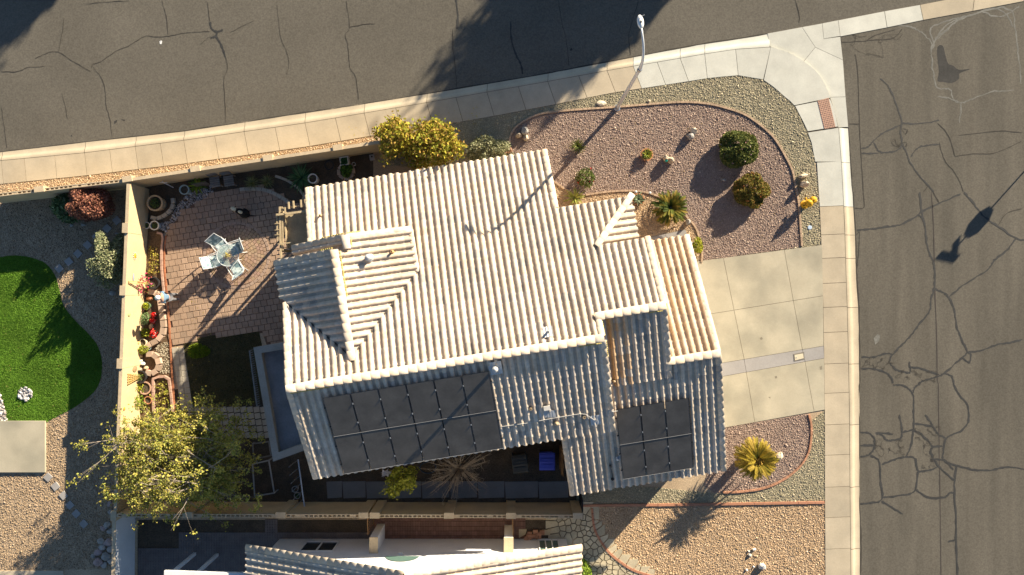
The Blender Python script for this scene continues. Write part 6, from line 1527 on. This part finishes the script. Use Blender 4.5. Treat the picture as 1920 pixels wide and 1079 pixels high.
MB().lathe([(.005, .715), (.50, .715), (.50, .722), (.005, .722)], c, 32, close=False).build('glass_top', gl, tb)
b = MB(); b.tube([c + Vector((.51 * math.cos(2 * math.pi * k / 32), .51 * math.sin(2 * math.pi * k / 32), .715)) for k in range(33)], .018, 6, cap=False); b.build('rim', M('chair_frame', (.60, .62, .62)), tb)
for k in range(4):
    a = math.pi / 4 + k * math.pi / 2; d = Vector((math.cos(a), math.sin(a), 0)); MB().tube([c + d * .42, c + d * .22 + Vector((0, 0, .4)), c + d * .45 + Vector((0, 0, .70))], .016, 6).build('leg', M('chair_frame', (.60, .62, .62)), tb)
ct = thing('centrepiece', 'small yellow flower bowl on the glass table', 'centrepiece', c + Vector((0, 0, .723))); lathe_pot(ct, c + Vector((0, 0, .723)), .07, .07, tan_c)
rnd = random.Random(4); b = MB(); leaves(b, [c + Vector((rnd.gauss(0, .06), rnd.gauss(0, .05), .80 + rnd.random() * .08)) for _ in range(90)], .035, [(.5, .42, .06), (.4, .35, .1), (.6, .5, .2)], rnd); b.build('flower', petal, ct)
# pergola of wooden poles by the house corner
pg = thing('pergola', 'rustic wooden pergola with a tan shade panel against the house corner', 'pergola', P(540, 440))
def bm_(a, b_, w, nm='beam', h=None, mat=wood): MB().beam(P(*a), P(*b_), w, h or w).build(nm, mat, pg)
for px, py in ((527, 398), (529, 470), (573, 392), (573, 462)):
    c = P(px, py, 2.95); MB().box((c[0], c[1], 1.47), (.1, .1, 2.94), A).build('post', wood, pg)
bm_((519, 401, 3.02), (521, 452, 3.02), .06); bm_((525, 388, 3.02), (527, 485, 3.02), .08); bm_((529, 388, 3.02), (531, 470, 3.02), .05)
bm_((521, 403, 3.12), (578, 396, 3.12), .09); bm_((530, 391, 3.06), (578, 384, 3.06), .05); bm_((521, 458, 3.12), (548, 455, 3.12), .05)
for x, y0, y1 in ((541, 379, 392), (550, 377, 391), (564, 375, 389), (572, 374, 388), (534, 389, 402)): bm_((x, y0, 3.15), (x + 1, y1, 3.15), .06, 'rafter')
for y in (420, 432, 441): bm_((515, y, 3.08), (523, y - 1, 3.08), .03, 'peg')
MB().prism([P(534, 404, 2.80)[:2], P(578, 396, 2.80)[:2], P(578, 452, 2.80)[:2], P(541, 468, 2.80)[:2]], 2.78, 2.82).build('shade_panel', M('plywood', (.38, .30, .18), .9, .2, 2, .15, 20), pg)
bm_((533, 404, 2.88), (539, 466, 2.88), .07, 'rim')
for y in (470, 478, 486): bm_((520, y, 2.90), (550, y - 4, 2.90), .05, 'rafter', mat=wood_gy)
# benches under the north wall
for px, py, lab in ((403, 341, 'weathered slatted bench beside the spiky plant'), (429, 339, 'second weathered slatted bench nearer the grasses')):
    c = Vector(P(px, py, .4)); c.z = 0; t = thing('slat_bench', lab, 'bench', c, 'benches under the north wall')
    R = Matrix.Rotation(A, 3, 'Z')
    for i in range(5):
        q = MB(); q.box((0, -.22 + i * .1, .42), (.46, .08, .03)); q.v = [tuple(R @ Vector(v) + c) for v in q.v]; q.build('slat', wood_gy, t)
    for i in range(3):
        q = MB(); q.box((0, .28 + i * .02, .55 + i * .13), (.46, .03, .09)); q.v = [tuple(R @ Vector(v) + c) for v in q.v]; q.build('back_slat', wood_gy, t)
    for sx in (-.2, .2):
        for sy in (-.2, .24):
            q = MB(); q.box((sx, sy, .2), (.05, .05, .42)); q.v = [tuple(R @ Vector(v) + c) for v in q.v]; q.build('leg', wood_gy, t)
rf = thing('reed_fence', 'short reed fence panel leaning at the north wall', 'fence', P(385, 348))
for i in range(16):
    a = Vector(P(372 + i * 1.6, 352 - i * .3)); MB().tube([a, a + Vector((.02, .06, .7 + .1 * random.random()))], .012, 5).build('reed', wood_gy, rf)
# wall ornaments on the sunlit wall (hung on its east face)
def onwall(py, z):
    t = (py - 345) / (968 - 345); x = P(241 + (216 - 241) * t, 0, 1.74)[0]; return x + .085
def ornament(name, label, py, z, r, mat, sq=(1, 1), cat='wall ornament', rays=0, mat2=None):
    y = P(0, py, z)[1]; x = onwall(py, z); t = thing(name, label, cat, (x, y, z)); b = MB()
    n = 14; b.add([(x + .035, y, z)] + [(x + .01, y + r * math.cos(2 * math.pi * k / n) * sq[0], z + r * math.sin(2 * math.pi * k / n) * sq[1]) for k in range(n)], [(0, 1 + k, 1 + (k + 1) % n) for k in range(n)]); b.build('plaque', mat, t)
    if rays:
        b = MB()
        for k in range(rays):
            a = 2 * math.pi * k / rays; b.add([(x + .01, y + r * 1.6 * math.cos(a), z + r * 1.6 * math.sin(a)), (x + .02, y + r * math.cos(a - .2), z + r * math.sin(a - .2)), (x + .02, y + r * math.cos(a + .2), z + r * math.sin(a + .2))], [(0, 1, 2)])
        b.build('ray', mat2 or mat, t)
ornament('sun_plaque', 'white and orange sun face plaque on the sunlit wall', 480, 1.1, .13, M('orange_glaze', (.65, .30, .04), .5), rays=10, mat2=white_c)
ornament('lizard_plaque', 'slim blue grey lizard ornament on the sunlit wall', 520, 1.15, .07, M('slate_glaze', (.30, .33, .40), .5), (2.6, 1))
ornament('leaf_plaque', 'small green ring ornament on the sunlit wall', 590, 1.4, .09, M('sage_glaze', (.38, .45, .20), .5), (1, 1.2))
ornament('face_plaque', 'brown face plaque above the black tub on the sunlit wall', 692, .7, .14, M('brown_clay', (.36, .24, .13), .9), (1, 1.4))
ornament('orange_plaque', 'small orange ornament low on the sunlit wall by the tree', 767, 1.5, .08, M('orange_glaze', (.65, .30, .04)), (1, 1))
ornament('knob_plaque', 'tiny yellow ornament beside the cream pot on the wall', 643, .45, .06, M('lemon_glaze', (.6, .5, .15), .5))
tr = thing('trellis', 'tan wooden trellis leaning on the wall from the black tub', 'trellis', P(262, 707)); a0 = Vector(P(262, 712, .35)); b0 = Vector(P(262, 700, .35))
x2 = onwall(706, 1.2) + .03
for i in range(5):
    t = i / 4; s_ = a0.lerp(b0, .3 + .4 * t); e = Vector((x2, a0.y + (b0.y - a0.y) * (t * 1.6 - .3), 1.35)); MB().beam(s_, e, .03, .02).build('upright', M('trellis_wood', (.50, .34, .12), .85), tr)
for i in range(4):
    f = .35 + .2 * i; p = a0.lerp(b0, .3).lerp(Vector((x2, a0.y - (b0.y - a0.y) * .3, 1.35)), f); q = a0.lerp(b0, .7).lerp(Vector((x2, a0.y + (b0.y - a0.y) * 1.3, 1.35)), f); MB().beam(p, q, .03, .02).build('crosspiece', M('trellis_wood', (.50, .34, .12)), tr)
sk = thing('plant_stake', 'pair of tan stakes propped from the crimson bougainvillea to the wall', 'stake', P(285, 532))
for y0, y1 in ((530, 530), (533, 533)): MB().beam(P(280, y0, .4), (onwall(y1, 1.4) + .02, P(0, y1 - 2, 1.6)[1], 1.6), .03).build('stake', M('trellis_wood', (.50, .34, .12)), sk)
# garden figurines beside the small round planter
for i, (x, y, s_, m, l) in enumerate(((266, 676, .08, white_c, 'white goose figurine above the small round planter'), (270, 682, .09, M('pale_china', (.58, .60, .58), .5), 'pale china figurine left of the small round planter'), (262, 686, .09, grey_c, 'grey stone bird figurine against the wall'), (263, 692, .10, grey_c, 'grey stone frog figurine against the wall'), (276, 690, .09, tan_c, 'tan pottery figurine inside the small round planter edge'), (279, 695, .06, M('red_glaze', (.6, .03, .03), .4), 'red glazed bird on the small round planter'), (265, 672, .06, M('green_glass', (.02, .25, .10), .3), 'green glass ball beside the white goose'))):
    t = thing('figurine', l, 'figurine', P(x, y)); c = Vector(P(x, y))
    MB().lathe([(s_ * .9, 0), (s_ * 1.1, s_ * .8), (s_ * .8, s_ * 1.8), (s_ * .35, s_ * 2.4)], c, 10).build('body', m, t); MB().lathe([(.004, 0), (s_ * .5, s_ * .25), (s_ * .55, s_ * .6), (s_ * .3, s_ * .95), (.004, s_)], c + Vector((.02, 0, s_ * 2.3)), 8).build('head', m, t)
for i, (x, y, rz, m, l) in enumerate(((280, 560, .1, terra, 'fallen terracotta pot inside the long planter'), (283, 613, 1.2, tan_c, 'tan clay jar lying inside the long planter'), (293, 532, 1.5, terra, 'terracotta dish leaning behind the black tub'))):
    c = Vector(P(x, y, .1)); t = thing('clay_jar', l, 'jar', c); b = MB(); b.lathe([(.05, -.12), (.09, -.02), (.10, .06), (.06, .13), (.075, .15)], (0, 0, 0), 12); R = Matrix.Rotation(rz, 3, 'Z') @ Matrix.Rotation(math.pi / 2, 3, 'Y'); b.v = [tuple(R @ Vector(v) + c) for v in b.v]; b.build('body', m, t)
rnd = random.Random(77)
sd0 = thing('seedling_row', 'dry yellow green seedlings in the upper flower bed', 'plants', P(288, 490)); b = MB()
for k in range(38):
    x, y = rnd.uniform(282, 298), rnd.uniform(462, 515); q = Vector(P(x, y)); leaves(b, [q + Vector((rnd.gauss(0, .05), rnd.gauss(0, .05), .04 + rnd.random() * .12)) for _ in range(9)], .05, [(.42, .36, .06), (.30, .28, .05), (.34, .22, .08)], rnd)
b.build('foliage', leaf, sd0)
sd1 = thing('seedling_row', 'dry yellow green seedlings in the square brick bed', 'plants', P(306, 745)); b = MB()
for k in range(30):
    x, y = rnd.uniform(294, 320), rnd.uniform(715, 772); q = Vector(P(x, y)); leaves(b, [q + Vector((rnd.gauss(0, .06), rnd.gauss(0, .06), .04 + rnd.random() * .15)) for _ in range(9)], .055, [(.42, .38, .06), (.30, .32, .05), (.34, .26, .10)], rnd)
b.build('foliage', leaf, sd1)
# clam shell basin, side-bed frames, rings, scraps in the shaded side yard
cs = thing('shell_basin', 'grey shell shaped stone basin against the shaded wall', 'basin', P(338, 940)); c = Vector(P(340, 938, .3)); c.z = 0
b = MB(); b.lathe([(.16, .0), (.24, .2), (.26, .34), (.21, .36), (.18, .28), (.005, .24)], c, 18); b.build('bowl', grey_c, cs); b = MB(); b.tube([c + Vector((-.12, -.12, .3)), c + Vector((-.3, -.2, .32)), c + Vector((-.44, -.22, .25))], [.16, .13, .04], 10); b.build('lip', grey_c, cs)
def frame_bed(label, q, mat, z=.25):
    pts = PP(q); t = thing('bed_frame', label, 'bed frame', pts[0])
    for i in range(len(pts)):
        a, c = pts[i], pts[(i + 1) % len(pts)]; MB().beam((a[0], a[1], z), (c[0], c[1], z), .05, .06).build('rail', mat, t); MB().beam((a[0], a[1], 0), (a[0], a[1], z), .05).build('post', mat, t)
pipe_w = M('grey_pipe', (.34, .33, .31), .6)
frame_bed('grey pipe frame over the raised bed below the patio cover', [(482, 865), (512, 858), (522, 918), (486, 924)], pipe_w, .6); frame_bed('low grey frame bed above the pipe frame', [(478, 830), (508, 826), (512, 852), (480, 858)], wood_gy, .3); frame_bed('grey pipe frame under the yellow tree', [(378, 905), (408, 900), (410, 925), (382, 930)], pipe_w, .5)
fr = thing('wire_fence', 'thin wire fence crossing the shaded soil beside the western wall', 'fence', P(565, 905))
for z_ in (1.4, .3): MB().beam(P(559, 862, z_), P(571, 950, z_), .05).build('rail', galv, fr)
for i in range(7):
    t = i / 6; p = P(559 + 12 * t, 862 + 88 * t); MB().beam(p, (p[0], p[1], 1.45), .025).build('picket', galv, fr)
for i, (x, y, l) in enumerate(((553, 918, 'upper grey hoop pot in the shaded soil'), (557, 930, 'lower grey hoop pot in the shaded soil'))): pot('plant_pot', l, x, y, .14, .3, grey_c, pal=[(.06, .12, .03)] if i else None, n=40, ph=.1, seed=20 + i)
sb_ = MB(); c = Vector(P(803, 876)); sb_.tube([c + Vector((.38 * math.cos(2 * math.pi * k / 24), .26 * math.sin(2 * math.pi * k / 24), .12)) for k in range(25)], .03, 6, cap=False); tag(sb_.build('garden_hose', M('hose_blue', (.03, .05, .08), .6), None, origin=c), 'blue coiled hose hoop beside the bare shrub', 'hose')
b = MB(); c = Vector(P(726, 887, .3)); rnd = random.Random(6)
for k in range(14): b.add([c + Vector((rnd.gauss(0, .14), rnd.gauss(0, .1), rnd.gauss(0, .06))) for _ in range(4)], [(0, 1, 2, 3)])
tag(b.build('crumpled_sheet', M('white_plastic', (.62, .62, .66), .6), None, origin=(c.x, c.y, 0)), 'crumpled white plastic sheet beside the small tree', 'sheet')
bs = thing('wall_figure', 'thin pale metal garden figure against the shaded north wall', 'garden figure', P(322, 348)); c = Vector(P(325, 352)); b = MB(); b.tube([c, c + Vector((.0, .05, .5)), c + Vector((-.05, .1, .9)), c + Vector((.05, .12, 1.2))], .022, 6); b.tube([c + Vector((-.2, .1, .95)), c + Vector((0, .1, .9)), c + Vector((.18, .1, 1.0))], .016, 6); b.build('body', white_m, bs)

# ================================================================== PERSON AND DOG (skin-modifier bodies)
def skin(name, pts, edges, rad, mat, parent, sub=1, root_i=0):
    og = org(parent); me = bpy.data.meshes.new(name); me.from_pydata([tuple(Vector(p) - og) for p in pts], edges, []); o = bpy.data.objects.new(name, me); link(o, parent); me.materials.append(mat)
    m = o.modifiers.new('skin', 'SKIN'); m.use_smooth_shade = True
    for i, r in enumerate(rad):
        sv = me.skin_vertices[0].data[i]; sv.radius = (r, r) if not hasattr(r, '__len__') else r; sv.use_root = (i == root_i)
    s_ = o.modifiers.new('sub', 'SUBSURF'); s_.levels = sub; s_.render_levels = sub
    return o
pe = thing('person', 'person in blue shirt and white cap standing at the long planter', 'person', P(334, 557)); F0 = Vector(P(334, 557))
fw = Vector((-1, -.12, 0)).normalized(); sd1_ = Vector((-fw.y, fw.x, 0))
def B_(f, s_, z): return F0 + fw * f + sd1_ * s_ + Vector((0, 0, z))
jean = M('grey_trousers', (.13, .13, .14), .9, .15, 8); shirt = M('blue_shirt', (.14, .23, .33), .9, .2, 7, .1, 30); skinm = M('skin', (.50, .30, .21), .6, .05, 8)
# body: one continuous figure
bp_ = [B_(.02, 0, .95), B_(.04, 0, 1.12), B_(.07, 0, 1.32), B_(.09, 0, 1.44), B_(.12, 0, 1.52), B_(.16, 0, 1.60), B_(.18, 0, 1.68),
       B_(.0, .10, .90), B_(.03, .11, .50), B_(.0, .11, .10), B_(.12, .12, .04), B_(.0, -.10, .90), B_(.05, -.12, .50), B_(.02, -.13, .10), B_(.14, -.14, .04),
       B_(.09, .19, 1.40), B_(.10, .25, 1.12), B_(.30, .22, .98), B_(.37, .21, .97), B_(.09, -.19, 1.40), B_(.12, -.26, 1.12), B_(.32, -.20, 1.02), B_(.39, -.18, 1.02)]
be = [(0, 1), (1, 2), (2, 3), (3, 4), (4, 5), (5, 6), (0, 7), (7, 8), (8, 9), (9, 10), (0, 11), (11, 12), (12, 13), (13, 14), (3, 15), (15, 16), (16, 17), (17, 18), (3, 19), (19, 20), (20, 21), (21, 22)]
br = [.13, .12, .14, .12, .055, .085, .075, .085, .06, .042, .035, .085, .06, .042, .035, .065, .045, .034, .03, .065, .045, .034, .03]
skin('body', bp_, be, br, skinm, pe, 1)
skin('shirt', [bp_[1] - Vector((0, 0, .12)), bp_[1], bp_[2], bp_[3], bp_[15], bp_[16], bp_[19], bp_[20]], [(0, 1), (1, 2), (2, 3), (3, 4), (4, 5), (3, 6), (6, 7)], [.165, .155, .175, .14, .085, .062, .085, .062], shirt, pe, 1)
skin('trousers', [bp_[0], bp_[7], bp_[8], bp_[9] - Vector((0, 0, 0)), bp_[11], bp_[12], bp_[13]], [(0, 1), (1, 2), (2, 3), (0, 4), (4, 5), (5, 6)], [.155, .105, .082, .07, .105, .082, .07], jean, pe, 1)
for i, j in ((9, 10), (13, 14)):
    skin('shoe', [bp_[i] - fw * .05 - Vector((0, 0, .05)), bp_[i] + Vector((0, 0, -.05)), bp_[j] + fw * .06], [(0, 1), (1, 2)], [.05, .055, .045], M('grey_shoe', (.30, .30, .31), .8), pe, 1)
for w, s_ in ((18, 1), (22, -1)):                     # hands: palm with four fingers and a thumb
    h0 = bp_[w]; pts = [h0, h0 + fw * .06]; ed = [(0, 1)]; rd = [.028, .030]
    for k in range(4):
        o_ = sd1_ * (-.03 + .02 * k); l = (.07, .08, .075, .06)[k]; pts += [h0 + fw * .085 + o_, h0 + fw * (.085 + l * .5) + o_ - Vector((0, 0, .01)), h0 + fw * (.085 + l) + o_ - Vector((0, 0, .03))]; n_ = len(pts); ed += [(1, n_ - 3), (n_ - 3, n_ - 2), (n_ - 2, n_ - 1)]; rd += [.010, .009, .008]
    pts += [h0 + fw * .03 - sd1_ * s_ * .04, h0 + fw * .07 - sd1_ * s_ * .055]; n_ = len(pts); ed += [(0, n_ - 2), (n_ - 2, n_ - 1)]; rd += [.011, .009]
    skin('hand', pts, ed, rd, skinm, pe, 1)
hc = bp_[5] + Vector((0, 0, .05))
MB().lathe([(.118, -.01), (.122, .03), (.108, .085), (.06, .125), (.005, .135)], hc, 16).build('cap', M('white_cloth', (.70, .70, .68), .85), pe, smooth=True)
b = MB(); vs = [hc + fw * (.10) + sd1_ * s_ * .1 for s_ in (-1, -.5, 0, .5, 1)] + [hc + fw * (.20 - .06 * abs(s_)) + sd1_ * s_ * .095 - Vector((0, 0, .02)) for s_ in (-1, -.5, 0, .5, 1)]
b.add(vs, [(k, k + 1, k + 6, k + 5) for k in range(4)]); b.build('cap_brim', M('green_cloth', (.02, .22, .13), .85), pe)
MB().lathe([(.005, -.12), (.07, -.10), (.098, -.05), (.10, .0)], hc - fw * .012, 14).build('hair', M('grey_hair', (.38, .33, .27), .9), pe, smooth=True)
for s_ in (-1, 1): MB().lathe([(.003, -.03), (.016, -.015), (.018, .012), (.004, .03)], hc + sd1_ * s_ * .098 - Vector((0, 0, .03)), 6).build('ear', skinm, pe)
MB().lathe([(.003, .03), (.011, .0), (.016, -.02), (.003, -.028)], hc + fw * .105 - Vector((0, 0, .045)), 6).build('nose', skinm, pe)
for s_ in (-1, 1): MB().lathe([(.002, -.01), (.010, 0), (.002, .01)], hc + fw * .094 + sd1_ * s_ * .034 - Vector((0, 0, .028)), 6).build('eye', M('eye_dark', (.03, .02, .02), .3), pe)
MB().box(hc + fw * .098 - Vector((0, 0, .085)), (.008, .045, .008), math.atan2(fw.y, fw.x)).build('mouth', M('lip', (.38, .15, .12), .6), pe)
# dog: sitting, dark coat with a cream head and back stripe
dg_ = thing('dog', 'black dog with cream head and tan back sitting on the shaded patio', 'dog', P(461, 402)); D0 = Vector(P(460, 401)); df = Vector((-.86, .42, 0)).normalized(); ds = Vector((-df.y, df.x, 0))
def D_(f, s_, z): return D0 + df * f + ds * s_ + Vector((0, 0, z))
coat = M('black_coat', (.018, .016, .015), .9, .3, 8); cream = M('cream_fur', (.72, .62, .42), .95, .2, 12, .2, 40)
dpts = [D_(-.14, 0, .20), D_(0, 0, .34), D_(.12, 0, .46), D_(.22, 0, .54), D_(.30, 0, .60), D_(.36, 0, .62), D_(.46, 0, .58), D_(.50, 0, .57),
        D_(-.12, .13, .20), D_(.06, .17, .10), D_(.16, .17, .03), D_(-.12, -.13, .20), D_(.06, -.17, .10), D_(.16, -.17, .03), D_(.14, .08, .36), D_(.19, .09, .18), D_(.20, .09, .03), D_(.25, .09, .02), D_(.14, -.08, .36), D_(.19, -.09, .18), D_(.20, -.09, .03), D_(.25, -.09, .02),
        D_(-.26, -.02, .10), D_(-.40, -.08, .05), D_(-.52, -.12, .05)]
de = [(0, 1), (1, 2), (2, 3), (3, 4), (4, 5), (5, 6), (6, 7), (0, 8), (8, 9), (9, 10), (0, 11), (11, 12), (12, 13), (2, 14), (14, 15), (15, 16), (16, 17), (2, 18), (18, 19), (19, 20), (20, 21), (0, 22), (22, 23), (23, 24)]
dr = [.17, .19, .17, .11, .085, .095, .055, .04, .10, .07, .035, .10, .07, .035, .06, .042, .035, .032, .06, .042, .035, .032, .03, .022, .014]
skin('body', dpts, de, dr, coat, dg_, 2)
skin('head_fur', [D_(.24, 0, .56), D_(.32, 0, .62), D_(.38, 0, .64), D_(.47, 0, .60), D_(.505, 0, .585)], [(0, 1), (1, 2), (2, 3), (3, 4)], [.10, .11, .12, .075, .055], cream, dg_, 1)
skin('back_stripe', [D_(-.04, .0, .46), D_(.06, .0, .545), D_(.16, 0, .60)], [(0, 1), (1, 2)], [.085, .085, .055], cream, dg_, 1)
for s_ in (-1, 1): skin('ear', [D_(.33, s_ * .08, .69), D_(.31, s_ * .13, .65), D_(.31, s_ * .15, .58)], [(0, 1), (1, 2)], [.028, .026, .014], M('ear_brown', (.20, .13, .07), .9), dg_, 1)
for s_ in (-1, 1): MB().lathe([(.002, -.01), (.013, 0), (.002, .012)], D_(.43, s_ * .045, .68), 6).build('eye', M('eye_dark', (.03, .02, .02)), dg_)
MB().lathe([(.003, -.02), (.022, 0), (.003, .02)], D_(.55, 0, .595), 8).build('nose', coat, dg_)

# ================================================================== FALLEN LEAVES
def litter(name, label, poly, n, pal, size=.05, holes=()):
    w = np.array(PP(poly))[:, :2]; x0, y0 = w.min(0); x1, y1 = w.max(0); b = MB(); rnd = random.Random(len(label)); k = 0
    while k < n:
        x, y = rnd.uniform(x0, x1), rnd.uniform(y0, y1)
        if not inpoly(np.array([x]), np.array([y]), w)[0]: continue
        k += 1; a = rnd.uniform(0, 6.28); s_ = size * rnd.uniform(.6, 1.4); c = rnd.choice(pal); z = .035 + rnd.uniform(0, .012)
        d = Vector((math.cos(a), math.sin(a), 0)); e = Vector((-d.y, d.x, 0)); p = Vector((x, y, z))
        b.add([p - d * s_ * .5, p + e * s_ * .3 + Vector((0, 0, .01)), p + d * s_ * .5, p - e * s_ * .3 + Vector((0, 0, .006))], [(0, 1, 2, 3)][:1], c)
    return tag(b.build(name, leaf), label, 'leaves', kind='stuff')
DRY = [(.34, .24, .08), (.42, .32, .08), (.26, .17, .07), (.48, .36, .14)]
litter('leaf_litter', 'dry leaves scattered over the mauve gravel bed', [(1000, 235), (1250, 205), (1440, 260), (1490, 450), (1330, 480), (1100, 350)], 260, DRY, .045)
litter('leaf_litter', 'fallen yellow leaves on the sidewalk and strip by the gold trees', [(640, 240), (900, 200), (930, 270), (700, 275)], 150, [(.5, .4, .06), (.42, .3, .06)], .05)
litter('leaf_litter', 'dry leaves along the foot of the southern edging', [(1130, 955), (1540, 948), (1540, 1075), (1220, 1070)], 160, DRY, .045)
litter('leaf_litter', 'yellow leaves fallen on the patio and path near the tree', [(330, 560), (400, 560), (420, 630), (350, 760), (330, 760)], 70, [(.5, .4, .06), (.36, .28, .08)], .05)
litter('leaf_litter', 'few dry leaves blown on the lawn', [(0, 500), (80, 500), (110, 600), (180, 680), (120, 770), (10, 785)], 60, DRY, .05)
